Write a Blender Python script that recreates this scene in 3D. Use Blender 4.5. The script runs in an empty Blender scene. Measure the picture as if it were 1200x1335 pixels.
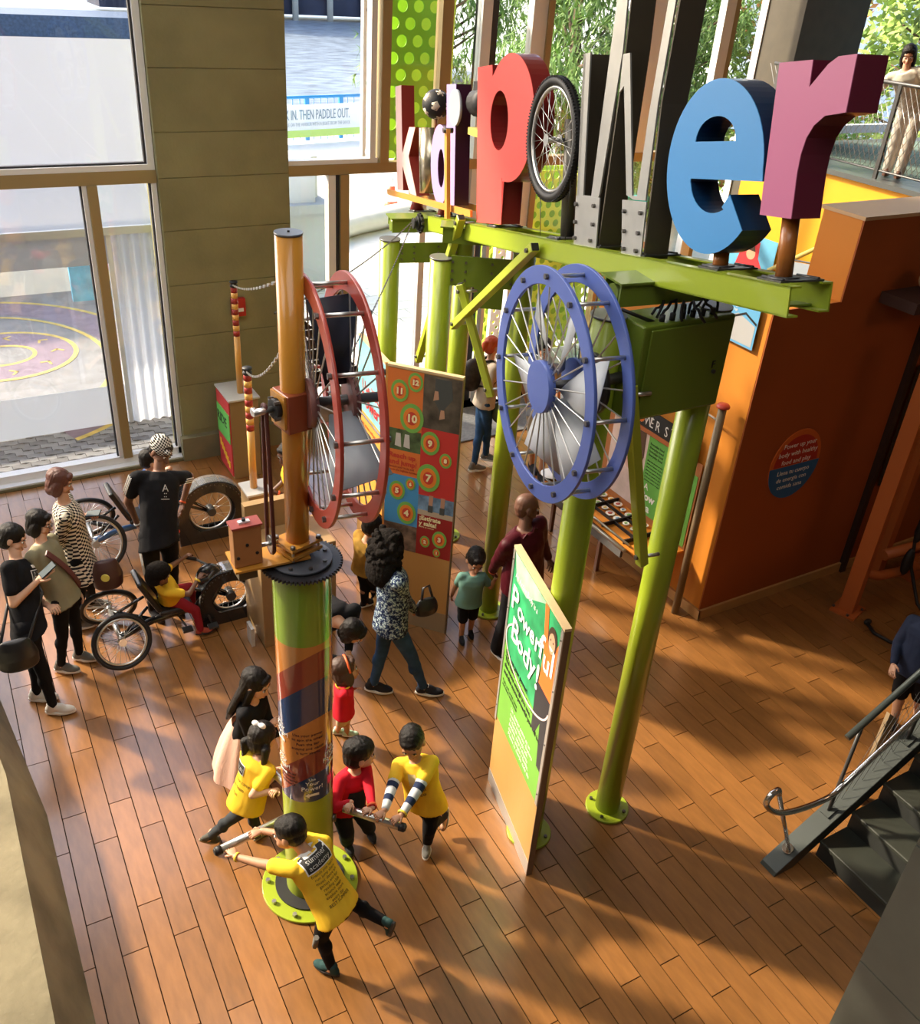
import bpy, bmesh, math, random
from math import sin, cos, pi, radians
from mathutils import Vector, Matrix, noise
C = bpy.context.collection
SC = bpy.context.scene
random.seed(7)
V = Vector

# ---------------------------------------------------------------- camera
cam_data = bpy.data.cameras.new('camera')
cam = bpy.data.objects.new('camera', cam_data)
C.objects.link(cam)
_r = V((0.866728, -0.494352, 0.066318)); _u = V((0.207473, 0.478237, 0.853373)); _f = V((0.453582, 0.725883, -0.517066))
m3 = Matrix((_r, _u, -_f)).transposed()
cam.matrix_world = Matrix.Translation((0, 0, 5.5)) @ m3.to_4x4()
cam_data.sensor_fit = 'HORIZONTAL'; cam_data.sensor_width = 36
cam_data.lens = 36 * 1198.0 / 1200.0
cam_data.clip_start = 0.05; cam_data.clip_end = 600
SC.camera = cam

# ---------------------------------------------------------------- world, sun, fill lights
world = bpy.data.worlds.new('world'); SC.world = world; world.use_nodes = True
wn = world.node_tree; wn.nodes.clear()
wo = wn.nodes.new('ShaderNodeOutputWorld'); wb = wn.nodes.new('ShaderNodeBackground')
sky = wn.nodes.new('ShaderNodeTexSky'); sky.sky_type = 'NISHITA'; sky.sun_disc = False
sky.sun_elevation = radians(36); sky.sun_rotation = radians(-38); sky.air_density = 1.0; sky.dust_density = 3.0
wn.links.new(sky.outputs[0], wb.inputs[0]); wb.inputs[1].default_value = 0.68
wn.links.new(wb.outputs[0], wo.inputs[0])

sd = bpy.data.lights.new('sun', 'SUN'); sd.energy = 9.5; sd.angle = radians(3.2); sd.color = (1.0, .84, .62)
sun = bpy.data.objects.new('sun', sd); C.objects.link(sun)
sun_dir = V((.62, -.785, -.66)).normalized()
sun.rotation_euler = sun_dir.to_track_quat('-Z', 'Y').to_euler()

def area(name, loc, size, power, col=(1, .93, .84), aim=(0, 0, -1), sy=None):
    d = bpy.data.lights.new(name, 'AREA'); d.energy = power; d.color = col
    d.shape = 'RECTANGLE'; d.size = size; d.size_y = sy or size
    o = bpy.data.objects.new(name, d); C.objects.link(o); o.location = loc
    o.rotation_euler = V(aim).to_track_quat('-Z', 'Y').to_euler(); return o
area('hall_fill', (0.5, 1.0, 7.6), 3.0, 85, (1, .97, .93))  # unseen overhead area lights, added as interior fill
area('hall_fill', (1.0, 5.5, 7.6), 3.0, 130, (1, .97, .93))
area('hall_fill', (-3.5, 4.0, 7.6), 3.0, 110, (1, .97, .93))
area('warm_fill', (8.0, 2.0, 4.6), 1.2, 14, (1, .5, .25))  # weak warm fill light added on the right, no visible fitting
SC.view_settings.view_transform = 'Standard'; SC.view_settings.look = 'None'
SC.view_settings.gamma = 1.0; SC.view_settings.use_curve_mapping = False
SC.view_settings.exposure = -0.08
SC.cycles.use_denoising = True
SC.cycles.max_bounces = 8; SC.cycles.diffuse_bounces = 4; SC.cycles.transparent_max_bounces = 16
SC.cycles.sample_clamp_indirect = 6.0; SC.cycles.caustics_reflective = False; SC.cycles.caustics_refractive = False

# ---------------------------------------------------------------- materials
MATS = {}
def nd(nt, t, **kw):
    n = nt.nodes.new(t)
    for k, v in kw.items(): setattr(n, k, v)
    return n
def mat(name, col, rough=.5, metal=0.0, var=0.0, scale=6.0, bump=0.0, bscale=40.0, rand=0.0, emit=0.0, alpha=1.0, coat=0.0, spec=.5, stretch=None):
    """principled surface: colour broken up by noise, fine relief from noise, optional per-object variation"""
    if name in MATS: return MATS[name]
    m = bpy.data.materials.new(name); m.use_nodes = True; nt = m.node_tree
    b = nt.nodes['Principled BSDF']; L = nt.links
    c = (*col, 1) if len(col) == 3 else col
    b.inputs['Roughness'].default_value = rough; b.inputs['Metallic'].default_value = metal
    b.inputs['Specular IOR Level'].default_value = spec
    b.inputs['Coat Weight'].default_value = coat; b.inputs['Coat Roughness'].default_value = .16 if name == 'plank_wood' else .05
    b.inputs['Base Color'].default_value = c
    tc = nd(nt, 'ShaderNodeTexCoord')
    src = tc.outputs['Object']
    if stretch:
        mp = nd(nt, 'ShaderNodeMapping'); mp.inputs['Scale'].default_value = stretch; L.new(src, mp.inputs[0]); src = mp.outputs[0]
    if var or rand:
        hs = nd(nt, 'ShaderNodeHueSaturation'); hs.inputs['Color'].default_value = c
        val = None
        if var:
            n = nd(nt, 'ShaderNodeTexNoise'); n.inputs['Scale'].default_value = scale; n.inputs['Detail'].default_value = 5
            L.new(src, n.inputs['Vector'])
            mr = nd(nt, 'ShaderNodeMapRange'); mr.inputs['From Min'].default_value = .3; mr.inputs['From Max'].default_value = .7
            mr.inputs['To Min'].default_value = 1 - var; mr.inputs['To Max'].default_value = 1 + var
            L.new(n.outputs['Fac'], mr.inputs['Value']); val = mr.outputs[0]
        if rand:
            oi = nd(nt, 'ShaderNodeObjectInfo'); m2 = nd(nt, 'ShaderNodeMapRange')
            m2.inputs['To Min'].default_value = 1 - rand; m2.inputs['To Max'].default_value = 1 + rand
            L.new(oi.outputs['Random'], m2.inputs['Value'])
            if val is None: val = m2.outputs[0]
            else:
                mm = nd(nt, 'ShaderNodeMath', operation='MULTIPLY'); L.new(val, mm.inputs[0]); L.new(m2.outputs[0], mm.inputs[1]); val = mm.outputs[0]
        L.new(val, hs.inputs['Value']); L.new(hs.outputs[0], b.inputs['Base Color'])
    if bump:
        n = nd(nt, 'ShaderNodeTexNoise'); n.inputs['Scale'].default_value = bscale; n.inputs['Detail'].default_value = 4
        L.new(src, n.inputs['Vector'])
        bp = nd(nt, 'ShaderNodeBump'); bp.inputs['Strength'].default_value = bump; bp.inputs['Distance'].default_value = .01
        L.new(n.outputs['Fac'], bp.inputs['Height']); L.new(bp.outputs[0], b.inputs['Normal'])
    if emit:
        b.inputs['Emission Color'].default_value = c; b.inputs['Emission Strength'].default_value = emit
    if alpha < 1: b.inputs['Alpha'].default_value = alpha
    MATS[name] = m; return m
def canvas(name, col, var=.03):
    """thin woven sheet that lets daylight glow through"""
    if name in MATS: return MATS[name]
    m = bpy.data.materials.new(name); m.use_nodes = True; nt = m.node_tree; nt.nodes.clear(); L = nt.links
    o = nd(nt, 'ShaderNodeOutputMaterial'); d = nd(nt, 'ShaderNodeBsdfDiffuse'); t = nd(nt, 'ShaderNodeBsdfTranslucent'); mx = nd(nt, 'ShaderNodeMixShader'); mx.inputs[0].default_value = .5
    tc = nd(nt, 'ShaderNodeTexCoord'); n = nd(nt, 'ShaderNodeTexNoise'); n.inputs['Scale'].default_value = 1.5; L.new(tc.outputs['Object'], n.inputs['Vector'])
    hs = nd(nt, 'ShaderNodeHueSaturation'); hs.inputs['Color'].default_value = (*col, 1); mr = nd(nt, 'ShaderNodeMapRange'); mr.inputs['To Min'].default_value = 1 - var; mr.inputs['To Max'].default_value = 1 + var
    L.new(n.outputs['Fac'], mr.inputs['Value']); L.new(mr.outputs[0], hs.inputs['Value']); L.new(hs.outputs[0], d.inputs[0]); L.new(hs.outputs[0], t.inputs[0])
    L.new(d.outputs[0], mx.inputs[1]); L.new(t.outputs[0], mx.inputs[2]); L.new(mx.outputs[0], o.inputs[0]); MATS[name] = m; return m
def glass(name, tint=(1, 1, 1), refl=.07, haze=0.0):
    if name in MATS: return MATS[name]
    m = bpy.data.materials.new(name); m.use_nodes = True; nt = m.node_tree; nt.nodes.clear(); L = nt.links
    o = nd(nt, 'ShaderNodeOutputMaterial'); t = nd(nt, 'ShaderNodeBsdfTransparent'); g = nd(nt, 'ShaderNodeBsdfGlossy')
    t.inputs[0].default_value = (*tint, 1); g.inputs['Roughness'].default_value = .02
    mx = nd(nt, 'ShaderNodeMixShader'); mx.inputs[0].default_value = refl
    L.new(t.outputs[0], mx.inputs[1]); L.new(g.outputs[0], mx.inputs[2]); last = mx
    if haze:
        d = nd(nt, 'ShaderNodeBsdfDiffuse'); d.inputs[0].default_value = (.9, .92, .95, 1)
        m2 = nd(nt, 'ShaderNodeMixShader'); m2.inputs[0].default_value = haze
        L.new(mx.outputs[0], m2.inputs[1]); L.new(d.outputs[0], m2.inputs[2]); last = m2
    L.new(last.outputs[0], o.inputs[0]); MATS[name] = m; return m

# ---------------------------------------------------------------- mesh helpers
class B:
    """collects shapes in world coordinates; link() makes ONE mesh object of them"""
    def __init__(s): s.v = []; s.f = []; s.mi = []; s.sm = []; s.m = 0
    def add(s, vs, fs, smooth=False):
        o = len(s.v); s.v += [V(v) for v in vs]
        for f in fs: s.f.append([i + o for i in f]); s.mi.append(s.m); s.sm.append(smooth)
        return s
    def box(s, c, size, rot=None, M=None):
        c = V(c); h = V(size) / 2
        R = rot if rot is not None else Matrix.Identity(3)
        if isinstance(R, (int, float)): R = Matrix.Rotation(R, 3, 'Z')
        vs = [c + R @ V((x * h.x, y * h.y, z * h.z)) for x in (-1, 1) for y in (-1, 1) for z in (-1, 1)]
        return s.add(vs, [(0, 1, 3, 2), (4, 6, 7, 5), (0, 4, 5, 1), (2, 3, 7, 6), (0, 2, 6, 4), (1, 5, 7, 3)])
    def mm(s, a, b):
        a = V(a); b = V(b); return s.box((a + b) / 2, [abs(b[i] - a[i]) for i in range(3)])
    def cyl(s, a, b, r, r2=None, n=16, caps=True, smooth=True):
        a = V(a); b = V(b); r2 = r if r2 is None else r2
        d = (b - a).normalized(); q = d.to_track_quat('Z', 'Y').to_matrix()
        vs = []
        for P, rr in ((a, r), (b, r2)):
            for i in range(n):
                t = 2 * pi * i / n; vs.append(P + q @ V((rr * cos(t), rr * sin(t), 0)))
        s.add(vs, [(i, (i + 1) % n, n + (i + 1) % n, n + i) for i in range(n)], smooth)
        if caps:
            o = len(s.v) - 2 * n
            s.f.append([o + i for i in reversed(range(n))]); s.mi.append(s.m); s.sm.append(False)
            s.f.append([o + n + i for i in range(n)]); s.mi.append(s.m); s.sm.append(False)
        return s
    def tube(s, pts, r, n=8, closed=False, rs=None):
        pts = [V(p) for p in pts]; N = len(pts); rings = []
        up = None; o = len(s.v)
        for i, P in enumerate(pts):
            if closed: d = pts[(i + 1) % N] - pts[i - 1]
            else: d = pts[min(i + 1, N - 1)] - pts[max(i - 1, 0)]
            d.normalize()
            if up is None:
                up = V((0, 0, 1)) if abs(d.z) < .9 else V((1, 0, 0))
            x = d.cross(up)
            if x.length < 1e-5: x = d.cross(V((.3, .8, .1)))
            x.normalize(); y = x.cross(d).normalized(); up = y
            rr = rs[i] if rs else r
            for k in range(n):
                t = 2 * pi * k / n; s.v.append(P + x * rr * cos(t) + y * rr * sin(t))
        M = N if closed else N - 1
        for i in range(M):
            a = o + i * n; b = o + ((i + 1) % N) * n
            for k in range(n):
                s.f.append([a + k, a + (k + 1) % n, b + (k + 1) % n, b + k]); s.mi.append(s.m); s.sm.append(True)
        if not closed:
            s.f.append([o + k for k in reversed(range(n))]); s.mi.append(s.m); s.sm.append(False)
            s.f.append([o + (N - 1) * n + k for k in range(n)]); s.mi.append(s.m); s.sm.append(False)
        return s
    def lathe(s, prof, c=(0, 0, 0), axis=(0, 0, 1), n=24, smooth=True, closed=False):
        """prof: (radius, height) along axis"""
        c = V(c); q = V(axis).normalized().to_track_quat('Z', 'Y').to_matrix(); o = len(s.v)
        for r, z in prof:
            for i in range(n):
                t = 2 * pi * i / n; s.v.append(c + q @ V((r * cos(t), r * sin(t), z)))
        K = len(prof); KK = K if closed else K - 1
        for j in range(KK):
            a = o + j * n; b = o + ((j + 1) % K) * n
            for i in range(n):
                s.f.append([a + i, a + (i + 1) % n, b + (i + 1) % n, b + i]); s.mi.append(s.m); s.sm.append(smooth)
        return s
    def ball(s, c, r, n=14, k=9, M=None):
        c = V(c); r = V(r) if hasattr(r, '__len__') else V((r, r, r)); o = len(s.v)
        R = M or Matrix.Identity(3)
        s.v.append(c + R @ V((0, 0, r.z)))
        for j in range(1, k):
            ph = pi * j / k
            for i in range(n):
                t = 2 * pi * i / n; s.v.append(c + R @ V((r.x * sin(ph) * cos(t), r.y * sin(ph) * sin(t), r.z * cos(ph))))
        s.v.append(c + R @ V((0, 0, -r.z)))
        def F(f): s.f.append([o + i for i in f]); s.mi.append(s.m); s.sm.append(True)
        for i in range(n): F((0, 1 + i, 1 + (i + 1) % n))
        for j in range(k - 2):
            for i in range(n):
                a = 1 + j * n; b = a + n; F((a + i, b + i, b + (i + 1) % n, a + (i + 1) % n))
        e = 1 + (k - 1) * n; a = 1 + (k - 2) * n
        for i in range(n): F((a + i, e, a + (i + 1) % n))
        return s
    def prism(s, loops, fr, d0, d1, smooth=False):
        """extrude outline(s) (first outer, rest holes) given in frame fr=(O,X,Y,Z) from depth d0 to d1"""
        O, X, Y, Z = [V(a) for a in fr]
        bm = bmesh.new(); es = []
        for lp in loops:
            vs = [bm.verts.new((x, y, 0)) for x, y in lp]
            for i in range(len(vs)): es.append(bm.edges.new((vs[i], vs[(i + 1) % len(vs)])))
        bmesh.ops.triangle_fill(bm, use_beauty=True, use_dissolve=False, edges=es)
        bm.verts.index_update(); n = len(bm.verts); o = len(s.v)
        P = [v.co.copy() for v in bm.verts]
        for d in (d0, d1):
            for q in P: s.v.append(O + X * q.x + Y * q.y + Z * d)
        for f in bm.faces:
            ix = [v.index for v in f.verts]
            s.f.append([o + i for i in ix]); s.mi.append(s.m); s.sm.append(False)
            s.f.append([o + n + i for i in reversed(ix)]); s.mi.append(s.m); s.sm.append(False)
        k = 0
        for lp in loops:
            N = len(lp)
            for i in range(N):
                a = k + i; b = k + (i + 1) % N
                s.f.append([o + a, o + b, o + n + b, o + n + a]); s.mi.append(s.m); s.sm.append(smooth)
            k += N
        bm.free(); return s
    def link(s, name, mats, parent=None, fix=True, local=False):
        me = bpy.data.meshes.new(name)
        off = V((0, 0, 0))
        if parent is not None and not local: off = parent['_o'] if '_o' in parent else (0, 0, 0); off = V(off)
        me.from_pydata([v - off for v in s.v], [], s.f)
        if not isinstance(mats, (list, tuple)): mats = [mats]
        for m in mats: me.materials.append(m)
        me.polygons.foreach_set('material_index', s.mi); me.polygons.foreach_set('use_smooth', s.sm)
        me.update()
        if fix:
            bm = bmesh.new(); bm.from_mesh(me); bmesh.ops.recalc_face_normals(bm, faces=bm.faces); bm.to_mesh(me); bm.free()
        o = bpy.data.objects.new(name, me); C.objects.link(o)
        if parent is not None:
            o.parent = parent; o['_o'] = list(off)
        else: o['_o'] = [0, 0, 0]
        return o
def tag(o, label, cat, group=None, kind=None):
    o['label'] = label; o['category'] = cat
    if group: o['group'] = group
    if kind: o['kind'] = kind
    return o
def thing(name, label, cat, loc=(0, 0, 0), group=None):
    o = bpy.data.objects.new(name, None); C.objects.link(o); o.location = loc; o.empty_display_size = .1
    o['_o'] = list(loc); return tag(o, label, cat, group)
def struct(b, name, mats, parent=None):
    o = b.link(name, mats, parent)
    if parent is None: o['kind'] = 'structure'
    return o
def arc(cx, cy, rx, ry, a0, a1, n):
    return [(cx + rx * cos(radians(a0 + (a1 - a0) * i / n)), cy + ry * sin(radians(a0 + (a1 - a0) * i / n))) for i in range(n + 1)]
def bevel(o, w=.01, seg=2):
    m = o.modifiers.new('bevel', 'BEVEL'); m.width = w; m.segments = seg; m.limit_method = 'ANGLE'; m.angle_limit = radians(40); return o
def text(name, s, fr, size, m, parent=None, depth=.002, align='LEFT', bold=0.0, sx=1.0, spacing=1.0):
    """lettering as a real thin mesh standing on a surface; fr=(O,X,Y,Z)"""
    cu = bpy.data.curves.new(name, 'FONT'); cu.body = s; cu.size = size; cu.extrude = depth; cu.align_x = align
    cu.offset = bold; cu.resolution_u = 2; cu.space_line = spacing
    t = bpy.data.objects.new(name, cu); C.objects.link(t)
    dg = bpy.context.evaluated_depsgraph_get(); me = bpy.data.meshes.new_from_object(t.evaluated_get(dg))
    bpy.data.objects.remove(t); bpy.data.curves.remove(cu)
    O, X, Y, Z = [V(a) for a in fr]; off = V(parent['_o']) if parent is not None and '_o' in parent else V((0, 0, 0))
    for v in me.vertices: v.co = O + X * v.co.x * sx + Y * v.co.y + Z * v.co.z - off
    me.materials.clear(); me.materials.append(m)
    o = bpy.data.objects.new(name, me); C.objects.link(o)
    if parent is not None: o.parent = parent; o['_o'] = list(off)
    return o

# ================================================================ SETTING
m_plank = mat('plank_wood', (.255, .110, .030), rough=.30, var=.16, scale=6.0, rand=.15, bump=.06, bscale=70, stretch=(3.0, .8, 2), spec=.7, coat=.6)
m_joint = mat('dark_joint', (.030, .017, .010), rough=1.0, spec=0.0)
m_conc = mat('board_concrete', (.25, .235, .118), rough=.9, var=.14, scale=2.0, bump=.25, bscale=30)
m_concdark = mat('curb_concrete', (.20, .18, .105), rough=.9, var=.15, scale=3)
m_rough = mat('rough_concrete', (.24, .205, .125), rough=.95, var=.35, scale=2.2, bump=.6, bscale=14)
m_brown = mat('bronze_mullion', (.36, .27, .13), rough=.45, metal=.2)
m_white = mat('white_frame', (.82, .83, .84), rough=.4)
m_gasket = mat('black_gasket', (.03, .03, .035), rough=.6)
m_glass = glass('window_glass', refl=.04)
m_dark = mat('dark_column_paint', (.075, .062, .04), rough=.7, var=.1)
m_wall = mat('hall_wall', (.42, .38, .30), rough=.9)
m_walld = mat('hall_wall_dark', (.16, .12, .09), rough=.9)
m_ceil = mat('hall_ceiling', (.5, .48, .44), rough=.9)

# floor: backing sheet + planks, running along y (turned by the plank angle)
fl = struct(B().mm((-7, -4, -.12), (13.5, 10.2, -.0065)), 'floor', m_joint)
PA = radians(-.885); PW = .16013; PO = -.1324
ex = V((cos(PA), sin(PA), 0)); ey = V((-sin(PA), cos(PA), 0))
def visible(P, mg=.06):
    q = V(P) - V((0, 0, 5.5)); d = q.dot(_f)
    if d < .3: return 0
    x = q.dot(_r) / d * 1198 / 1200; y = q.dot(_u) / d * 1198 / 1335
    return d if abs(x) < .5 + mg and abs(y) < .5 + mg else 0
cand = []
for k in range(-30, 90):
    for j in range(-8, 14):
        L = .945; y0 = (3.27 if k % 2 == 0 else 2.955) + (j - 4) * L
        c = ex * ((k + .5 + PO) * PW) + ey * (y0 + L / 2)
        if c.y > 10.6 or c.x > 10.2 or c.x < -6.5: continue
        if c.y < -3: continue
        cand.append((visible(c), c, k, j))
vis = sorted([c for c in cand if c[0]], key=lambda t: t[0])
pm = None
pb = B(); pb.mm((-PW / 2 + .0035, -.4725 + .0035, -.018), (PW / 2 - .0035, .4725 - .0035, 0))
protop = pb.link('plank', m_plank, fl)
protop.rotation_euler.z = PA
for i, (d, c, k, j) in enumerate(vis[:300]):
    o = protop if i == 0 else protop.copy()
    if i: C.objects.link(o); o.parent = fl
    y1 = min(c.y + .4725, 10.13)
    o.scale.y = (y1 - (c.y - .4725)) / .945
    o.location = (c.x, (y1 + c.y - .4725) / 2, 0)
rest = B()
for d, c, k, j in vis[300:] + [t for t in cand if not t[0]]:
    y1 = min(c.y + .47, 10.13)
    rest.box((c.x, (y1 + c.y - .47) / 2, -.009), (PW - .005, y1 - c.y + .47, .018), rot=PA)
ro = rest.link('far_planks', m_plank, fl, fix=False); ro['kind'] = 'stuff'

def wbox(name, a, b, m): return struct(B().mm(a, b), name, m)
# back (window) wall plane y = 10.31
WY = 10.31
w = B(); w.mm((2.34, 10.2, .0), (3.78, 10.75, 8.5)); wp = struct(w, 'wall_back', m_conc)
# pour lines of the concrete pier: shallow boards
for i, z in enumerate([.35, .95, 1.55, 2.15, 2.75, 3.3, 3.75, 4.35, 4.9, 5.6]):
    zt = [.95, 1.55, 2.15, 2.75, 3.3, 3.75, 4.35, 4.9, 5.6, 6.4][i]
    p_ = B().mm((2.345, 10.192 - .002 * (i % 3), z + .004), (3.775, 10.21, zt - .004)).link('concrete_lift', m_conc, wp)
struct(B().mm((-7, 10.14, 0), (5.7, 10.3, .34 - .31)), 'baseboard_back', m_concdark)
cb = struct(B().mm((2.3, 10.1, 0), (4.6, 10.2, .30)), 'trim_1', m_concdark)
struct(B().mm((-7, 10.16, 0), (2.34, 10.42, .045)), 'trim_2', m_white)
# left window: upper pane, transom, two lower panes
def bar(b, x0, x1, z0, z1, y0=WY - .05, y1=WY + .07): b.mm((x0, y0, z0), (x1, y1, z1))
w1 = struct(B().mm((-7, WY - .06, 3.245), (2.34, WY + .06, 3.375)), 'window_1', m_brown)
b = B(); bar(b, 2.265, 2.335, 3.375, 8.5); bar(b, -7, 2.265, 3.375, 3.43); b.link('upper_frame', m_white, w1)
b = B(); bar(b, 2.24, 2.262, 3.43, 8.5, WY - .02, WY + .03); bar(b, -7, 2.24, 3.43, 3.45, WY - .02, WY + .03); b.link('gasket', m_gasket, w1)
b = B(); b.mm((-7, WY, 3.45), (2.24, WY + .012, 8.5)); b.link('glass_pane', m_glass, w1)
b = B(); bar(b, 1.63, 1.73, .12, 3.245, WY - .09, WY + .05); b.link('mullion', m_brown, w1)
b = B(); bar(b, 1.585, 1.63, .12, 3.245); bar(b, 2.28, 2.335, .045, 3.245); bar(b, -7, 2.335, .045, .13); b.link('lower_frame', m_white, w1)
b = B(); bar(b, 1.568, 1.585, .13, 3.245, WY - .02, WY + .03); bar(b, 2.262, 2.28, .13, 3.245, WY - .02, WY + .03); b.link('gasket', m_gasket, w1)
b = B(); b.mm((-7, WY, .13), (1.57, WY + .012, 3.245)); b.link('glass_pane', m_glass, w1)
b = B(); b.mm((1.73, WY, .13), (2.265, WY + .012, 3.245)); b.link('glass_pane', m_glass, w1)
# right glazing
w2 = struct(B().mm((3.78, WY - .06, 3.245), (11.2, WY + .06, 3.36)), 'window_2', m_brown)
def member(name, x0, x1, z0, z1, m, y0=-.05, y1=.07): B().mm((x0, WY + y0, z0), (x1, WY + y1, z1)).link(name, m, w2)
member('frame_bar', 3.78, 4.9, 3.36, 3.41, m_white); member('frame_bar', 4.80, 4.87, 3.41, 8.5, m_white)
member('mullion', 4.92, 5.03, 3.36, 8.5, m_brown, -.08)
member('mullion', 5.66, 5.8, 3.36, 8.5, m_brown, -.08)
member('frame_bar', 6.2, 6.33, 0, 8.5, m_white)
member('mullion', 4.42, 4.53, 0, 3.245, m_brown, -.08); member('frame_bar', 4.28, 4.37, 0, 3.245, m_white); member('gasket', 4.38, 4.41, 0, 3.245, m_gasket)
member('frame_bar', 6.9, 7.1, 0, 8.5, m_white); member('mullion', 7.1, 7.18, 0, 8.5, m_brown, -.08)
member('frame_bar', 8.72, 8.95, 3.36, 8.5, m_white); member('mullion', 8.4, 8.5, 0, 3.245, m_brown)
member('frame_bar', 9.95, 10.12, 0, 8.5, m_white); member('mullion', 10.12, 10.2, 0, 8.5, m_brown)
member('frame_bar', 10.7, 10.95, 0, 8.5, m_white)
for x0, x1 in ((3.78, 4.8), (5.03, 5.66), (5.8, 6.2), (6.33, 6.9), (7.18, 8.72), (8.95, 9.95), (10.2, 10.7)):
    B().mm((x0, WY, 3.41), (x1, WY + .012, 8.5)).link('glass_pane', m_glass, w2)
for x0, x1 in ((3.78, 4.28), (4.53, 5.5), (7.18, 8.4), (8.5, 9.95)):
    B().mm((x0, WY, .02), (x1, WY + .012, 3.245)).link('glass_pane', m_glass, w2)
B().mm((3.78, WY - .05, 0), (5.5, WY + .07, .05)).link('frame_bar', m_white, w2)
# entrance door leaves with rails (x 5.5 .. 7)
d1 = struct(B().mm((5.5, WY - .05, .0), (5.58, WY + .05, 3.245)), 'door_1', m_white)
for x in (5.98, 6.06, 6.5): B().mm((x, WY - .05, 0), (x + .05, WY + .05, 3.245)).link('stile', m_white, d1)
B().mm((6.12, WY - .04, .02), (6.2, WY + .1, 3.245)).link('steel_post', mat('grey_steel_blue', (.45, .5, .56), rough=.4), d1)
for x0, x1 in ((5.58, 5.98), (6.55, 6.9)): B().mm((x0, WY, .02), (x1, WY + .012, 3.24)).link('glass_pane', m_glass, d1)
struct(B().mm((6.3, 10.4, 0), (6.5, 10.6, 8.5)), 'trim_3', mat('steel_black', (.03, .03, .035), rough=.5))
tag(B().mm((4.6, 9.25, .002), (9.3, 10.15, .02)).link('entrance_mat', mat('mat_grey', (.13, .14, .15), rough=.9, var=.2, scale=30)), 'dark grey entrance mat on the floor inside the glass doors', 'mat')
# other walls
wbox('wall_left', (-7.2, -4, 0), (-7, 10.8, 8.5), m_wall)
wbox('wall_front', (-7, -4.2, 0), (16, -4, 8.5), m_walld)
wbox('wall_right', (14.8, -4, 0), (15, 7.0, 8.5), m_walld)
struct(B().mm((-7.2, -4.2, 8.5), (15, 10.8, 8.7)), 'ceiling', m_ceil)
# dark leaning column beside the glazing
struct(B().mm((10.72, 9.62, 0), (11.95, 10.35, 8.5)), 'wall_back_column', m_dark)
# concrete plinth wall at lower left
b = B()
prof = [(-.03, 0), (-.215, .5), (-3.2, 1.0), (-3.2, 0)]
vs = []
for y, dx in ((-2.5, 0), (5.25, 0), (8.2, -.30)):
    for x, z in prof: vs.append((x + dx * (1 if x > -3 else 0), y, z))
fs = [(0, 1, 2, 3), (8, 11, 10, 9)]
for s_ in (0, 4):
    for i in range(4): fs.append((s_ + i, s_ + (i + 1) % 4, s_ + 4 + (i + 1) % 4, s_ + 4 + i))
b.add(vs, fs); tag(b.link('concrete_plinth', m_rough), 'rough tan concrete plinth wall with a sloped side, along the left of the floor', 'concrete wall')

# ================================================================ OUTSIDE
m_pave = mat('pale_paving', (.74, .73, .70), rough=.8, var=.06, scale=1.5, rand=.10)
m_gr = mat('white_concrete', (.74, .72, .67), rough=.9, var=.05)
m_cobble = mat('grey_cobble', (.34, .33, .32), rough=.9, var=.15, rand=.3)
struct(B().mm((-30, 10.75, -.16), (60, 34, -.04)), 'floor_outside', m_gr)
# pale paving slabs right of the pier
og = bpy.data.objects.new('paved_forecourt', None); C.objects.link(og); og['kind'] = 'structure'; og['_o'] = [0, 0, 0]
sl0 = None; i = 0
for gx in range(13):
    for gy in range(14):
        x = 4.3 + gx * .62; y = 11.1 + gy * .42
        if y > 16.9: continue
        off = .31 * (gy % 2)
        if sl0 is None:
            sl0 = B().mm((-.3, -.2, -.04), (.3, .2, 0)).link('paving_slab', m_pave, og); o = sl0
        else: o = sl0.copy(); C.objects.link(o); o.parent = og
        o.location = (x + off, y, 0)
og['label'] = 'pale rectangular paving slabs outside the glass doors'
# grey cobbles left
oc = bpy.data.objects.new('cobble_strip', None); C.objects.link(oc); oc['kind'] = 'structure'; oc['_o'] = [0, 0, 0]
oc['label'] = 'grey zigzag pavers between the window and the tent'
c0 = None
def zig():
    # zigzag interlocking paver outline
    return [(-.1, -.05), (-.05, -.035), (.0, -.05), (.05, -.065), (.1, -.05), (.1, .05), (.05, .035), (0, .05), (-.05, .065), (-.1, .05)]
for gx in range(26):
    for gy in range(9):
        x = -1.6 + gx * .206 - .01 * gy; y = 10.6 + gy * .108
        if x < 0.2 or x > 4.4: continue
        if c0 is None:
            c0 = B().prism([zig()], ((0, 0, 0), (1, 0, 0), (0, 1, 0), (0, 0, 1)), -.04, .0).link('cobble', m_cobble, oc); o = c0
        else: o = c0.copy(); C.objects.link(o); o.parent = oc
        o.location = (x + .1 * (gy % 2), y, random.uniform(-.004, .004))
# --- white event tent
m_fab = canvas('white_tent_fabric', (.66, .70, .76), .05)
m_tar = mat('tent_tarmac', (.33, .32, .31), rough=.95, var=.2, scale=3)
TY = 11.45
tent = thing('event_tent', 'white fabric event tent outside the left window with clear side panel', 'tent', (1.0, TY, 0))
B().mm((-5, TY - .001, 0.0), (1.95, TY + .001, .53)).link('skirt', m_fab, tent)
b = B()
for i in range(60):     # side curtain with folds
    x0 = 1.98 + i * .011; x1 = x0 + .011
    a0 = .03 * sin(i * .55); a1 = .03 * sin((i + 1) * .55)
    b.add([(x0, TY - .03 + a0, 0), (x1, TY - .03 + a1, 0), (x1, TY - .03 + a1, 2.45), (x0, TY - .03 + a0, 2.45)], [(0, 1, 2, 3)], True)
b.link('side_curtain', m_fab, tent, fix=False)
B().mm((-5, TY - .001, 2.08), (1.98, TY + .001, 2.44)).link('valance', m_fab, tent)
B().mm((-5, TY - .004, .53), (1.98, TY + .004, 2.08)).link('clear_panel', glass('clear_vinyl', (.93, .95, .97), .05, haze=.10), tent)
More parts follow.
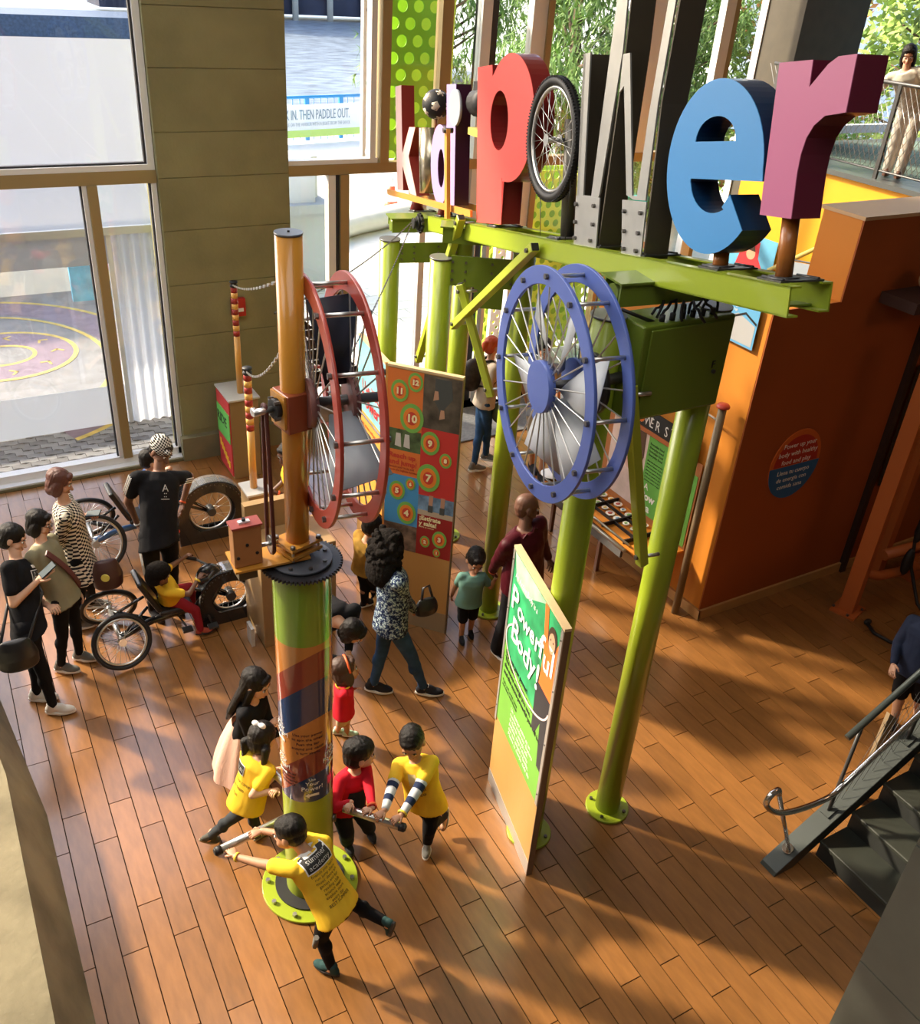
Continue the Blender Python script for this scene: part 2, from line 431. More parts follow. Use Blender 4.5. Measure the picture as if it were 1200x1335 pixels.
B().mm((-5, TY - .1, 2.44), (2.62, TY + .06, 2.53)).link('eave_gutter', mat('tent_gutter', (.6, .65, .68), rough=.5), tent)
B().add([(-5, TY - .05, 2.53), (2.62, TY - .05, 2.53), (2.62, TY + 1.2, 2.95), (-5, TY + 1.2, 2.95)], [(0, 1, 2, 3)]).link('roof', m_fab, tent, fix=False)
B().mm((1.95, TY - .04, 0), (2.0, TY + .04, 2.45)).link('pole', m_white, tent)
B().mm((2.55, TY - .04, 0), (2.62, TY + .04, 2.45)).link('pole', m_white, tent)
B().mm((-5, 17.0, 0), (6.2, 17.003, 2.0)).link('back_wall', canvas('tent_back', (.66, .66, .64)), tent)
B().mm((.4, 16.9, 1.35), (1.6, 16.99, 2.3)).link('back_window', mat('tent_window_white', (.9, .9, .88), rough=.9), tent)  # plain pale window panel, not emissive
# tall white canvas above (second tent)
t2 = thing('tall_tent', 'big plain white tent wall filling the upper left window', 'tent', (0, 14.0, 0))
b = B(); b.mm((-8, 13.2, 2.2), (2.92, 13.202, 4.33)); b.link('canvas_wall', canvas('canvas_white', (.62, .65, .72), .01), t2)
B().mm((2.94, 13.22, 2.0), (3.25, 13.3, 4.36)).link('corner_flap', mat('grey_pole', (.55, .57, .6), rough=.5), t2)
# track painted inside the tent
trk = thing('go_kart_track', 'mauve kiddie track lane outlined in yellow on tarmac inside the tent', 'track', (1, 14, 0))
B().mm((-4, 11.6, -.02), (5.5, 17, .0)).link('tarmac', m_tar, trk)
m_lane = mat('mauve_lane', (.33, .25, .30), rough=.9, var=.15); m_yel = mat('yellow_line', (.85, .62, .16), rough=.8, var=.2)
def ringflat(cx, cy, rx, ry, w, z, a0=0, a1=360):
    n = 48; o_ = arc(cx, cy, rx, ry, a0, a1, n); i_ = arc(cx, cy, rx - w, ry - w, a0, a1, n)
    b = B(); b.add([(x, y, z) for x, y in o_] + [(x, y, z) for x, y in i_], [(k, k + 1, n + 2 + k, n + 1 + k) for k in range(n)]); return b
ringflat(.75, 14.3, 1.05, .95, .55, .004).link('lane', m_lane, trk)
ringflat(.75, 14.3, 1.08, .98, .07, .006).link('line', m_yel, trk); ringflat(.75, 14.3, .50, .42, .06, .006).link('line', m_yel, trk)
ringflat(.4, 13.9, 2.45, 2.9, .6, .004, -70, 120).link('lane', m_lane, trk)
ringflat(.4, 13.9, 2.5, 2.95, .08, .006, -70, 120).link('line', m_yel, trk); ringflat(.4, 13.9, 1.82, 2.2, .07, .006, -70, 120).link('line', m_yel, trk)
for a in range(0, 360, 40):
    x, y = .75 + .78 * cos(radians(a)), 14.3 + .7 * sin(radians(a)); t = radians(a + 90)
    b = B()
    for sgn in (1, -1):
        b.box((x + .05 * cos(t + 2.3 * sgn), y + .05 * sin(t + 2.3 * sgn), .008), (.14, .035, .002), rot=t + 2.3 * sgn)
    b.link('arrow', m_yel, trk)
bb = B(); bb.mm((1.95, 14.9, .5), (2.75, 15.0, 1.75)); bx = bb.link('tent_banner', mat('banner_blue', (.10, .42, .62), rough=.6, var=.3, scale=4))
tag(bx, 'blue and yellow poster board standing inside the tent', 'poster')
b = B()
for x, z, w_, h_ in ((2.0, 1.55, .3, .12), (2.1, 1.2, .16, .3), (2.35, .8, .35, .16), (2.55, 1.3, .15, .25)): b.mm((x, 14.885, z), (x + w_, 14.9, z + h_))
b.link('yellow_print', mat('banner_yellow', (.8, .65, .12), rough=.6), bx)
B().mm((2.5, 14.885, .95), (2.72, 14.9, 1.25)).link('pink_print', mat('banner_pink', (.7, .15, .25), rough=.6), bx)
# --- harbour
m_water = mat('harbour_water', (.20, .25, .30), rough=.35, var=.5, scale=.8, bump=1.0, bscale=.9, stretch=(1, 2.6, 1))
wt = tag(B().mm((-60, 36.5, -1.6), (140, 150, -1.5)).link('harbour_water', m_water), 'rippled grey blue harbour water behind the quay railing', 'water')
struct(B().mm((-30, 34, -.2), (60, 36.4, -.02)), 'floor_quay', m_gr)
rl = thing('quay_railing', 'blue quay railing with slim balusters behind the white banner', 'railing', (12, 31, 0))
m_blue = mat('railing_blue', (.03, .25, .55), rough=.4)
RA = V((8, 29.45, 0)); RB = V((19, 31.4, 0)); rd_ = (RB - RA).normalized(); rn_ = V((rd_.y, -rd_.x, 0))
b = B(); b.tube([RA + V((0, 0, 1.3)), RB + V((0, 0, 1.3))], .05, 6); b.link('top_rail', m_blue, rl)
n = 44
for i in range(n):
    P = RA.lerp(RB, i / (n - 1))
    if i % 5 == 0: B().mm(P + V((-.07, -.05, 0)), P + V((.07, .05, 1.3))).link('post', m_blue, rl)
    else: B().cyl(P, P + V((0, 0, 1.3)), .018, n=6).link('baluster', m_blue, rl)
bn = thing('quay_banner', 'long white banner with WALK IN THEN PADDLE OUT slogan on the quay railing', 'banner', (12, 31, 0))
A0 = RA + rn_ * .12 + rd_ * 2.0
b = B(); b.prism([[(0, .12), (4.35, .12), (4.35, 1.10), (0, 1.10)]], (A0, rd_, (0, 0, 1), rn_), 0, .02); b.link('sheet', mat('banner_white', (.85, .87, .9), rough=.7), bn)
b = B(); b.prism([[(0, .12), (4.35, .12), (4.35, .34), (0, .34)]], (A0, rd_, (0, 0, 1), rn_), .02, .03); b.link('green_stripe', mat('banner_green', (.55, .75, .2), rough=.7), bn)
text('slogan', 'WALK IN. THEN PADDLE OUT.', (A0 + rd_ * .55 + rn_ * .03 + V((0, 0, .66)), rd_, (0, 0, 1), rn_), .42, mat('banner_grey', (.2, .3, .38), rough=.7), bn, .003, sx=.50)
text('small_print', 'PADDLE ON THE HARBOR WITH A BOAT FROM THE DOCK', (A0 + rd_ * .8 + rn_ * .03 + V((0, 0, .46)), rd_, (0, 0, 1), rn_), .16, mat('banner_lightgrey', (.5, .55, .6), rough=.7), bn, .003, sx=.62)
# far pier piles
fp = thing('far_pier', 'dark timber pier across the harbour with pale piles', 'pier', (60, 120, -1.5))
B().mm((20, 104, -1.0), (90, 110, 14)).link('deck', mat('far_pier_dark', (.03, .035, .06), rough=.9, var=.4, scale=.3), fp)
for i in range(16): B().cyl((30 + i * 3.2 + (i % 3) * .7, 103.5, -1.5), (30 + i * 3.2 + (i % 3) * .7, 103.5, 5), .35, n=8).link('pile', mat('pile_pale', (.5, .48, .42), rough=.9), fp)
bu = B(); bu.lathe([(0, -.3), (.5, -.2), (.55, .3), (.35, .9), (0, 1.1)], (38, 72, -1.4), n=12); tag(bu.link('harbour_buoy', mat('buoy_orange', (.85, .16, .06), rough=.5)), 'small orange buoy floating far out on the water', 'buoy')
# boats / dark harbour seen in upper left window
by = thing('moored_boat', 'dark working boat with orange crane parts moored beyond the tall tent', 'boat', (4, 60, -1.5))
b = B(); b.prism([[(-14, 0), (14, 0), (16, 2.6), (-16, 2.6)]], ((2, 62, -1.5), (1, 0, 0), (0, 0, 1), (0, 1, 0)), 0, 5); b.link('hull', mat('boat_blue', (.05, .08, .13), rough=.5, var=.3), by)
B().mm((-6, 63, 1.1), (4, 66, 5)).link('cabin', mat('boat_grey', (.3, .32, .34), rough=.6, var=.3), by)
b = B(); b.tube([(-8, 62, 1.2), (-3, 62, 4), (3, 62, 2.4), (9, 62, 3.5)], .25, 6); b.link('crane_arm', mat('boat_orange', (.5, .25, .08), rough=.6), by)
# --- concrete seat wall with mulch bed
pl = thing('planter_bed', 'low pale concrete planter wall with brown mulch beyond the glass', 'planter', (8, 19, 0))
b = B(); b.tube([(6.3, 17.8, .2), (7.4, 18.5, .2), (8.7, 19.2, .2), (10.2, 19.8, .2), (12, 20.3, .2), (15, 20.8, .2)], .28, 4); b.link('seat_wall', m_gr, pl)
b = B(); b.add([(6.3, 18.2, .3), (7.4, 18.9, .3), (8.5, 19.4, .3), (8.6, 20.3, .34), (7.6, 21.0, .36), (6.6, 20.6, .34)], [(0, 1, 2, 3, 4, 5)]); b.link('mulch', mat('brown_mulch', (.30, .17, .11), rough=1, var=.5, scale=14, bump=1, bscale=20), pl)
# white cart tent piece behind pier
ct = thing('white_canopy', 'small white canvas booth just right of the concrete pier', 'booth', (6.6, 16.6, 0))
B().mm((5.5, 15.6, 0), (6.45, 16.6, 1.45)).link('side_sheet', m_fab, ct)
B().mm((5.4, 15.5, 1.45), (6.55, 16.7, 1.6)).link('valance', m_fab, ct)
B().mm((5.4, 15.7, 1.6), (6.3, 16.6, 2.1)).link('upper_tarp', m_fab, ct)
B().box((6.42, 16.2, 1.95), (.12, .3, .7)).link('bracket', mat('grey_pole', (0, 0, 0)), ct)
# traffic cone
cn = thing('traffic_cone', 'orange and white traffic cone on the pale pavement outside', 'cone', (10.35, 20.85, 0))
B().mm((10.1, 20.6, 0), (10.6, 21.1, .05)).link('base', mat('cone_orange', (.85, .13, .05), rough=.5), cn)
for i, (r0, r1, z0, z1) in enumerate(((.2, .15, .05, .25), (.15, .11, .25, .42), (.11, .075, .42, .6), (.075, .03, .6, .8))):
    B().cyl((10.35, 20.85, z0), (10.35, 20.85, z1), r0, r1, n=14).link('band', [MATS['cone_orange'], m_white][i % 2], cn)
# perforated screens
def perforated(name, label, x0, x1, z0, z1, y, pitch, hole, m, group=None, ang=0.0, octn=8):
    t = B(); nx = max(1, int((x1 - x0) / pitch)); nz = max(1, int((z1 - z0) / (pitch * .87)))
    px = (x1 - x0) / nx; pz = (z1 - z0) / nz
    for j in range(nz):
        sh = px / 2 if j % 2 else 0
        for i in range(-1, nx + 1):
            cx = x0 + (i + .5) * px + sh; cz = z0 + (j + .5) * pz
            a, b_ = max(x0, cx - px / 2), min(x1, cx + px / 2)
            if b_ - a < px * .6:
                if b_ > a: t.add([(a, y, cz - pz / 2), (b_, y, cz - pz / 2), (b_, y, cz + pz / 2), (a, y, cz + pz / 2)], [(0, 1, 2, 3)])
                continue
            cor = [(b_, cz - pz / 2), (b_, cz + pz / 2), (a, cz + pz / 2), (a, cz - pz / 2)]
            ring = [((a + b_) / 2 + hole * cos(radians(-45 + k * 360 / 12)), cz + hole * sin(radians(-45 + k * 360 / 12))) for k in range(12)]
            vs = [(p[0], y, p[1]) for p in cor] + [(p[0], y, p[1]) for p in ring]
            fs = []
            for k in range(4):
                r0 = 4 + 3 * k; rr = [4 + (3 * k + q) % 12 for q in range(4)]
                fs += [(k, (k + 1) % 4, rr[3], rr[2], rr[1], rr[0])]
            t.add(vs, fs)
    th = thing(name, label, 'screen', ((x0 + x1) / 2, y, z0), group)
    o = t.link('perforated_sheet', m, th, fix=False); md = o.modifiers.new('s', 'SOLIDIFY'); md.thickness = .01
    for xx in (x0 - .02, x1): B().mm((xx, y - .03, z0 - .1), (xx + .03, y + .04, z1 + .05)).link('edge_post', m, th)
    return th
m_lime = mat('lime_sheet', (.25, .62, .03), rough=.45)
m_lime2 = mat('lime_back', (.72, .85, .10), rough=.5)
sc_ = perforated('green_screen', 'lime green perforated metal screen behind the upper glazing left of the letters', 5.30, 6.16, 3.2, 5.6, 10.95, .2, .068, m_lime)
B().mm((5.35, 11.25, 3.2), (6.4, 11.27, 5.6)).link('backing_sheet', m_lime2, sc_)
sc_ = perforated('green_screen', 'pale lime perforated screen low outside, behind the blue wheel', 7.25, 9.4, .1, 2.9, 11.5, .16, .055, m_lime2)
B().mm((7.25, 11.8, .1), (9.4, 11.82, 2.9)).link('backing_sheet', mat('lime_deep', (.30, .5, .04), rough=.6), sc_)
perforated('white_screen', 'narrow white perforated metal fin outside the window beside the water view', 5.00, 5.14, 3.3, 5.6, 10.9, .14, .04, mat('white_sheet', (.85, .86, .88), rough=.4))
perforated('white_screen', 'narrow white perforated fin outside, seen under the red letter', 7.2, 7.45, .10, 2.9, 11.1, .1, .026, MATS['white_sheet'])
# --- trees and hedge
m_leaf = mat('pine_green', (.22, .36, .10), rough=.7, var=.4, scale=.9, rand=.1)
m_leaf2 = mat('leaf_green', (.24, .38, .07), rough=.7, var=.5, scale=1.2)
m_leaf3 = mat('autumn_leaf', (.5, .22, .05), rough=.7, var=.4)
m_bark = mat('bark', (.12, .08, .05), rough=1, bump=.8, bscale=12)
def tree(name, label, loc, h, rad, m, n=2600, leaf=.16, group=None, needle=False, zlo=.25):
    t = thing(name, label, 'tree', loc, group)
    lx, ly, lz = loc; rng = random.Random(int(lx * 37 + ly * 11))
    b = B(); b.tube([(lx, ly, lz), (lx + .1, ly, lz + h * .5), (lx - .05, ly + .1, lz + h * .93)], .14, 8, rs=[.2, .13, .04])
    blobs = []
    for i in range(26):
        a = rng.uniform(0, 6.28); z = rng.uniform(zlo, 1.0); rr = rad * (1.05 - .55 * abs(z - .55)) * rng.uniform(.25, .95)
        P = V((lx + rr * cos(a), ly + rr * sin(a), lz + z * h)); blobs.append((P, rad * rng.uniform(.28, .45)))
        b.tube([(lx, ly, lz + z * h * .8), P], .03, 5, rs=[.05, .015])
    b.link('trunk', m_bark, t, fix=False)
    f = B()
    for i in range(n):
        P, r = rng.choice(blobs)
        d = V((rng.gauss(0, 1), rng.gauss(0, 1), rng.gauss(0, 1))).normalized() * r * rng.uniform(.35, 1) ; c = P + d
        if needle:
            for q in range(5):
                e = (d.normalized() + V((rng.gauss(0, .6), rng.gauss(0, .6), rng.gauss(0, .6)))).normalized()
                s_ = e.cross(V((0, 0, 1)))
                if s_.length < .05: continue
                s_ = s_.normalized() * leaf * .09; L_ = leaf * rng.uniform(.8, 1.5)
                f.add([c - s_, c + s_, c + e * L_], [(0, 1, 2)])
        else:
            u = V((rng.gauss(0, 1), rng.gauss(0, 1), rng.gauss(0, .6))).normalized(); w_ = u.cross(V((rng.gauss(0, 1), rng.gauss(0, 1), rng.gauss(0, 1)))).normalized()
            f.add([c - u * leaf, c + w_ * leaf * .45, c + u * leaf, c - w_ * leaf * .45], [(0, 1, 2, 3)])
    f.link('foliage', m, t, fix=False)['kind'] = 'stuff'
    return t
tree('pine_tree', 'long needled pine filling the glazing behind the bicycle wheel letter', (12.6, 17.2, 0), 7.4, 2.7, m_leaf, 5200, .26, needle=True, zlo=.1)
tree('pine_tree', 'pine standing behind the tall steel letter, right of the wheel', (16.4, 18.4, 0), 7.6, 2.6, m_leaf, 4600, .26, needle=True, zlo=.1)
tree('pine_tree', 'hazy pine between the green screen and the red letter', (12.2, 22.5, 0), 7.5, 2.3, m_leaf, 3400, .28, needle=True, zlo=.3)
tree('leafy_tree', 'loose tree with rust tinted leaves behind the blue letter', (18.6, 16.8, 0), 6.4, 2.2, m_leaf3, 900, .12)
tree('leafy_tree', 'broad green tree behind the rust tinted one', (19.8, 18.2, 0), 7.5, 2.8, m_leaf2, 4200, .15, zlo=.1)
tree('leafy_tree', 'bright green tree outside behind the gallery woman', (17.6, 11.8, 1.4), 6.6, 2.3, mat('leaf_bright', (.36, .5, .12), rough=.7, var=.5, scale=1.4), 5200, .11, zlo=.1)
tree('leafy_tree', 'green tree at the far right edge beyond the gallery', (19.3, 10.0, 1.2), 6.6, 2.4, MATS['leaf_bright'], 4600, .11, zlo=.1)
def shrub(loc, r, h, m, label, n=900, leaf=.07):
    t = B(); rng = random.Random(int(loc[0] * 91 + loc[1]))
    for i in range(n):
        a = rng.uniform(0, 6.28); q = rng.uniform(0, 1); rr = r * math.sqrt(rng.uniform(.2, 1))
        c = V((loc[0] + rr * cos(a), loc[1] + rr * sin(a), loc[2] + h * q * (1 - .5 * (rr / r) ** 2)))
        u = V((rng.gauss(0, 1), rng.gauss(0, 1), rng.gauss(0, 1))).normalized(); w_ = u.cross(V((.3, .2, .9))).normalized()
        t.add([c - u * leaf, c + w_ * leaf * .5, c + u * leaf, c - w_ * leaf * .5], [(0, 1, 2, 3)])
    tag(t.link('shrub', m, fix=False), label, 'shrub')
shrub((12.4, 18.7, 0), .9, 1.1, m_leaf2, 'low green shrub outside behind the steel letter')
shrub((14.0, 17.6, 0), .9, 1.2, mat('yellow_green', (.5, .55, .1), rough=.7, var=.4), 'yellow green shrub outside below the blue letter')
shrub((12.9, 16.4, 0), .6, .9, mat('silver_leaf', (.55, .65, .6), rough=.7, var=.3), 'silvery broad leaved shrub below the blue letter', 500, .1)
# pale building beyond right windows
bd = thing('pale_building', 'white panelled building beyond the glazing behind the blue letter', 'building', (22, 20, 0))
B().mm((17.2, 15.3, 0), (18.6, 15.8, 9)).link('wall', mat('building_white', (.75, .77, .8), rough=.7), bd)
for i in range(9): B().mm((17.2, 15.26, i + .03), (18.6, 15.3, i + .97)).link('cladding_panel', MATS['building_white'], bd)
B().mm((30, 30, -.2), (60, 60, 9)).link('wing', MATS['building_white'], bd)
tq = B().mm((8.9, 10.9, 0), (9.7, 11.0, 2.6)).link('teal_board', mat('teal_paint', (.02, .45, .38), rough=.5)); tag(tq, 'teal board standing outside below the blue letter', 'board')

# ================================================================ KIDPOWER SIGN ON ITS GREEN FRAME
m_green = mat('apple_green', (.31, .40, .025), rough=.32, coat=.25)
m_green2 = mat('grass_green', (.15, .22, .022), rough=.38, coat=.2)
m_cap = mat('grey_cap', (.17, .17, .18), rough=.35, metal=.5)
m_steel = mat('bright_steel', (.62, .62, .60), rough=.28, metal=.9)
m_dsteel = mat('dark_steel', (.09, .09, .09), rough=.4, metal=.6)
m_bolt = mat('bolt_steel', (.16, .15, .14), rough=.35, metal=.8)
m_black = mat('black_rubber', (.012, .012, .013), rough=.55)
hx = V((-.184, -1, 0)).normalized()          # along the beam, towards the camera side
hn = V((1, -.184, 0)).normalized()           # away from the camera
hs = V((hx.x, hx.y, .187 * 1.0)).normalized() # beam climbs towards the front
hu = hn.cross(hs);  hu = hu if hu.z > 0 else -hu
BO = V((3.36, 3.5, 4.12))
def BP(s, t, w): return BO + hs * s + hu * t + hn * w
def post(name, label, x, y, z, r=.092):
    t = thing(name, label, 'post', (x, y, 0), 'green steel posts')
    B().cyl((x, y, .02), (x, y, z), r, n=28).link('shaft', m_green, t)
    B().cyl((x, y, z), (x, y, z + .012), r + .004, n=28).link('cap', m_cap, t)
    f = B().cyl((x, y, 0), (x, y, .022), .165, n=32).link('base_flange', m_green, t); bevel(f, .004, 1)
    for i in range(4):
        a = .6 + i * pi / 2; B().cyl((x + .132 * cos(a), y + .132 * sin(a), .022), (x + .132 * cos(a), y + .132 * sin(a), .04), .013, n=6, smooth=False).link('bolt', m_bolt, t)
    return t
post('green_post', 'green post right of the front poster with its round foot in full view', 3.70, 3.474, 3.96)
post('green_post', 'green post directly behind the Powerful Body panel', 3.03, 3.551, 3.96)
post('green_post', 'green post behind the bald man, foot flange beside his leg', 4.159, 5.991, 3.53)
post('green_post', 'thick looking green post rising behind the number panel, nearer of two', 3.60, 6.33, 3.44)
post('green_post', 'leftmost green post, behind the teal side of the number panel', 3.72, 7.5, 3.27)
post('green_post', 'green post half hidden behind another post above the number panel', 4.42, 7.35, 3.27)
# main beam: two channels
bt = thing('sign_beam', 'long sloping lime green channel beam carrying the big letters', 'beam', tuple(BO))
def channel(s0, s1, w, face, m=m_green):
    h = .125; tk = .008; fl_ = .055
    b = B()
    for (t0, t1, w0, w1) in ((0, h, w, w + tk * face), (0, tk, w, w + fl_ * face), (h - tk, h, w, w + fl_ * face)):
        vs = [BP(s, t, ww) for s in (s0, s1) for t in (t0, t1) for ww in (w0, w1)]
        b.add(vs, [(0, 1, 3, 2), (4, 6, 7, 5), (0, 4, 5, 1), (2, 3, 7, 6), (0, 2, 6, 4), (1, 5, 7, 3)])
    return b
channel(-3.65, 1.13, -.15, 1).link('near_channel', m_green, bt)
channel(-4.95, 1.05, .13, -1).link('far_channel', m_green, bt)
for s in (-4.3, -2.9, -1.4, -.2, .9):
    B().add([BP(s + a, .012, w) for a in (-.05, .05) for w in (-.14, .12)] + [BP(s + a, .02, w) for a in (-.05, .05) for w in (-.14, .12)],
            [(0, 1, 3, 2), (4, 6, 7, 5), (0, 4, 5, 1), (2, 3, 7, 6), (0, 2, 6, 4), (1, 5, 7, 3)]).link('cross_tie', m_green2, bt)
for s in (-4.25, -3.5, -2.25, -1.2, -.65, -.15, .5, .95):
    b = B(); b.cyl(BP(s - .07, .135, -.1), BP(s + .07, .135, -.1), .008, n=6); b.cyl(BP(s - .07, .135, .08), BP(s + .07, .135, .08), .008, n=6)
    vs = [BP(s + a, t, w) for a in (-.08, .08) for t in (.126, .134) for w in (-.12, .1)]
    b.add(vs, [(0, 1, 3, 2), (4, 6, 7, 5), (0, 4, 5, 1), (2, 3, 7, 6), (0, 2, 6, 4), (1, 5, 7, 3)])
    b.link('mounting_plate', m_dsteel, bt)
# support frames under the beam on each pair of posts
def plate_frame(label, x0, y0, x1, y1, z, hpl, drop=0):
    t = thing('support_plate', label, 'bracket', ((x0 + x1) / 2, (y0 + y1) / 2, z), 'bolted green support plates')
    a = V((x0, y0, 0)); b_ = V((x1, y1, 0)); d = (b_ - a).normalized(); n_ = V((d.y, -d.x, 0)); L = (b_ - a).length
    P = B(); P.prism([[(.08, z - hpl), (L - .08, z - hpl), (L - .08, z - .02), (.08, z - .02)]], (a + n_ * .04, d, (0, 0, 1), n_), 0, .014)
    if drop: P.prism([[(L * .42, z - hpl - drop), (L * .78, z - hpl - drop), (L * .78, z - hpl), (L * .42, z - hpl)]], (a + n_ * .04, d, (0, 0, 1), n_), 0, .014)
    P.link('plate', m_green2, t)
    for u_ in (.14, .3, .62, .86):
        for v_ in (.2, .5, .8):
            q = a + d * (L * u_) + n_ * .054; q.z = z - .02 - (hpl - .02) * v_
            B().cyl(q, q + n_ * .014, .011, n=6, smooth=False).link('bolt', m_bolt, t)
    # short cross channel on top, running with the plates
    c0 = a.lerp(b_, -.02); c1 = a.lerp(b_, 1.02)
    Q = B(); Q.prism([[(-.0, z + .12), (L, z + .12), (L, z + .2), (0, z + .2)]], (a, d, (0, 0, 1), n_), -.09, -.075)
    Q.prism([[(-.02, z + .2), (L, z + .2), (L, z + .21), (-.02, z + .21)]], (a, d, (0, 0, 1), n_), -.1, .1)
    Q.prism([[(-.0, z + .08), (L, z + .08), (L, z + .2), (0, z + .2)]], (a, d, (0, 0, 1), n_), .06, .075)
    Q.cyl(a + V((0, 0, z + .13)) - d * .0, a + V((0, 0, z + .13)) + d * L, .052, n=14)
    Q.link('cross_channel', m_green2, t)
    return t
plate_frame('green bolted plate joining the front two posts under the beam', 3.03, 3.551, 3.70, 3.474, 3.95, .16)
plate_frame('green bolted plate between the posts above the number panel', 3.60, 6.33, 4.159, 5.991, 3.50, .26, .17)
plate_frame('green bolted plate at the far left pair of posts', 3.72, 7.5, 4.42, 7.35, 3.27, .2)
# control box on the front pair
cbx = thing('control_box', 'large green metal control box between the two front green posts', 'cabinet', (3.4, 3.45, 3.4))
b = B().box((3.41, 3.46, 3.70), (.63, .25, .53)).link('housing', m_green2, cbx); bevel(b, .012, 2)
b = B().box((3.42, 3.325, 3.70), (.57, .012, .49)).link('door', m_green2, cbx); bevel(b, .004, 1)
B().cyl((3.62, 3.318, 3.66), (3.62, 3.305, 3.66), .012, n=10).link('lock', m_dsteel, cbx)
text('letter_mark', 'F', ((3.60, 3.317, 3.68), (1, 0, 0), (0, 0, 1), (0, -1, 0)), .06, m_black, cbx)
cb_ = thing('power_cables', 'tangle of black cables on top of the green control box', 'cable', (3.4, 3.45, 3.92))
rng = random.Random(3)
for i in range(6):
    x = 3.24 + i * .07; b = B(); pts = []
    for k in range(9):
        u_ = k / 8; pts.append((x + .05 * sin(3 * u_ + i), 3.42 + .1 * cos(i) * u_ - .05 * u_, 3.97 + .09 * sin(pi * u_) * rng.uniform(.6, 1.1)))
    b.tube(pts, .008, 6); b.link('cable', m_black, cb_)
    B().cyl((x, 3.38, 3.96), (x, 3.38, 4.0), .015, n=10).link('gland', m_black, cb_)
b = B(); b.tube([(3.02, 3.45, 3.98), (2.98, 3.4, 4.05), (3.1, 3.4, 4.0), (3.25, 3.4, 3.94)], .01, 6); b.link('cable', m_black, cb_)
# struts
m_strut = mat('yellow_green', (.5, .55, .06), rough=.35, coat=.2)
def strut(label, a, b_, w=.055):
    a = V(a); b_ = V(b_); t = thing('square_strut', label, 'strut', tuple((a + b_) / 2), 'square green struts')
    d = (b_ - a).normalized(); q = d.to_track_quat('Z', 'X').to_matrix()
    o = B().box((a + b_) / 2, (w, w, (b_ - a).length), rot=q).link('tube', mat('strut_green', (.40, .47, .04), rough=.35, coat=.2), t); bevel(o, .004, 1)
    for P, s_ in ((a, 1), (b_, -1)):
        c = P + d * s_ * .06; B().cyl(c - hn * .045, c - hn * .028, .016, n=8).link('bolt', m_bolt, t)
        B().cyl(c + hn * .028, c + hn * .12, .012, n=8).link('pin', m_steel, t)
    B().box(a, (w * .8, w * .8, .01), rot=q).link('end_cap', m_black, t)
    return t
strut('square green strut hanging at the far left end of the beam', (3.642, 6.137, 3.80), (3.803, 7.014, 2.283), .06)
strut('square yellow green strut slanting from the beam, left of the blue wheel', (3.393, 4.783, 3.958), (3.644, 6.149, 2.934), .06)
strut('square green strut ending beside the red haired woman', (3.56, 5.95, 3.35), (3.77, 5.70, 2.48), .055)
strut('square green strut under the control box pinned to the right post', (3.055, 3.33, 3.66), (3.40, 3.33, 2.44), .06)
# letters -----------------------------------------------------------------
def letter(name, label, face_m, side_m, loops, w0, w1, group='kidpower sign letters'):
    t = thing('sign_letter', label, 'letter', tuple(BP(loops[0][0][0], loops[0][0][1], w0)), group)
    fr = (BO, hs, hu, hn)
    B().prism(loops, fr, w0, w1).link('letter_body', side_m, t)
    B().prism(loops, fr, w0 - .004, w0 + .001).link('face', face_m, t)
    return t
def E(cx, cy, rx, ry, a0=0, a1=360, n=36): return arc(cx, cy, rx, ry, a0, a1, n)
WF, WB = -.10, .02
# r
lp = [(.817, .383), (1.022, .378), (1.022, .55)] + [(1.03, .62), (1.05, .68), (1.085, .725), (1.14, .757), (1.25, .765), (1.266, .957)] + [(1.17, .957), (1.12, .935), (1.07, .895), (1.029, .862), (1.031, .957), (.831, .962)]
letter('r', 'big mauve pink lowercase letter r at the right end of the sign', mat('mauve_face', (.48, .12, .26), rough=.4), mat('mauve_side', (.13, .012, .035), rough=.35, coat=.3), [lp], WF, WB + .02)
# e : outer ellipse with open mouth
ex_, ey_, erx, ery = .43, .56, .375, .375
outer = E(ex_, ey_, erx, ery, 0, 322, 52)
lp = [(ex_ + erx, ey_ - .03)] + outer
lower_end = outer[-1]
lp = [(.81, .515), (.803, .56)] + [(x, y) for x, y in E(ex_, ey_, .373, .372, 4, 318, 54)] + [(.59, .455), (.54, .40)] + [(x, y) for x, y in E(.46, .52, .19, .15, -60, -168, 10)] + [(.268, .50), (.27, .515)]
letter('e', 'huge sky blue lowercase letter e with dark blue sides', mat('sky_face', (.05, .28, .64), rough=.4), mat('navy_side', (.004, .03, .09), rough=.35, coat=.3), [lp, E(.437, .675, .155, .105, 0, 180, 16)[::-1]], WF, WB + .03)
# p
lp = [(-2.585, .139), (-2.09, .155), (-2.09, .47)] + [(x, y) for x, y in E(-1.99, .84, .42, .40, -105, 128, 34)] + [(-2.30, 1.12), (-2.31, 1.195), (-2.592, 1.20)]
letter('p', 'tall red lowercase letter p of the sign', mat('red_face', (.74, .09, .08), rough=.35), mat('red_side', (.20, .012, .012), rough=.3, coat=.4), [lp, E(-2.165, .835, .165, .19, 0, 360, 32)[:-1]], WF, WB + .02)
# d
lp = [(-3.255, 1.13), (-3.05, 1.12), (-3.11, .20), (-3.3, .22)] + [(x, y) for x, y in E(-3.47, .50, .235, .325, -50, -290, 30)] + [(-3.305, .80), (-3.27, .86)]
lp = [(-3.28, 1.13), (-3.06, 1.12), (-3.10, .235), (-3.28, .235), (-3.285, .30)] + [(x, y) for x, y in E(-3.465, .535, .235, .31, -38, -318, 34)] + [(-3.285, .78)]
letter('d', 'lilac lowercase letter d beside the soccer ball', mat('lilac_face', (.40, .30, .60), rough=.4), mat('plum_side', (.05, .008, .03), rough=.35, coat=.3), [lp, E(-3.43, .51, .085, .15, 0, 360, 24)[:-1]], WF, WB)
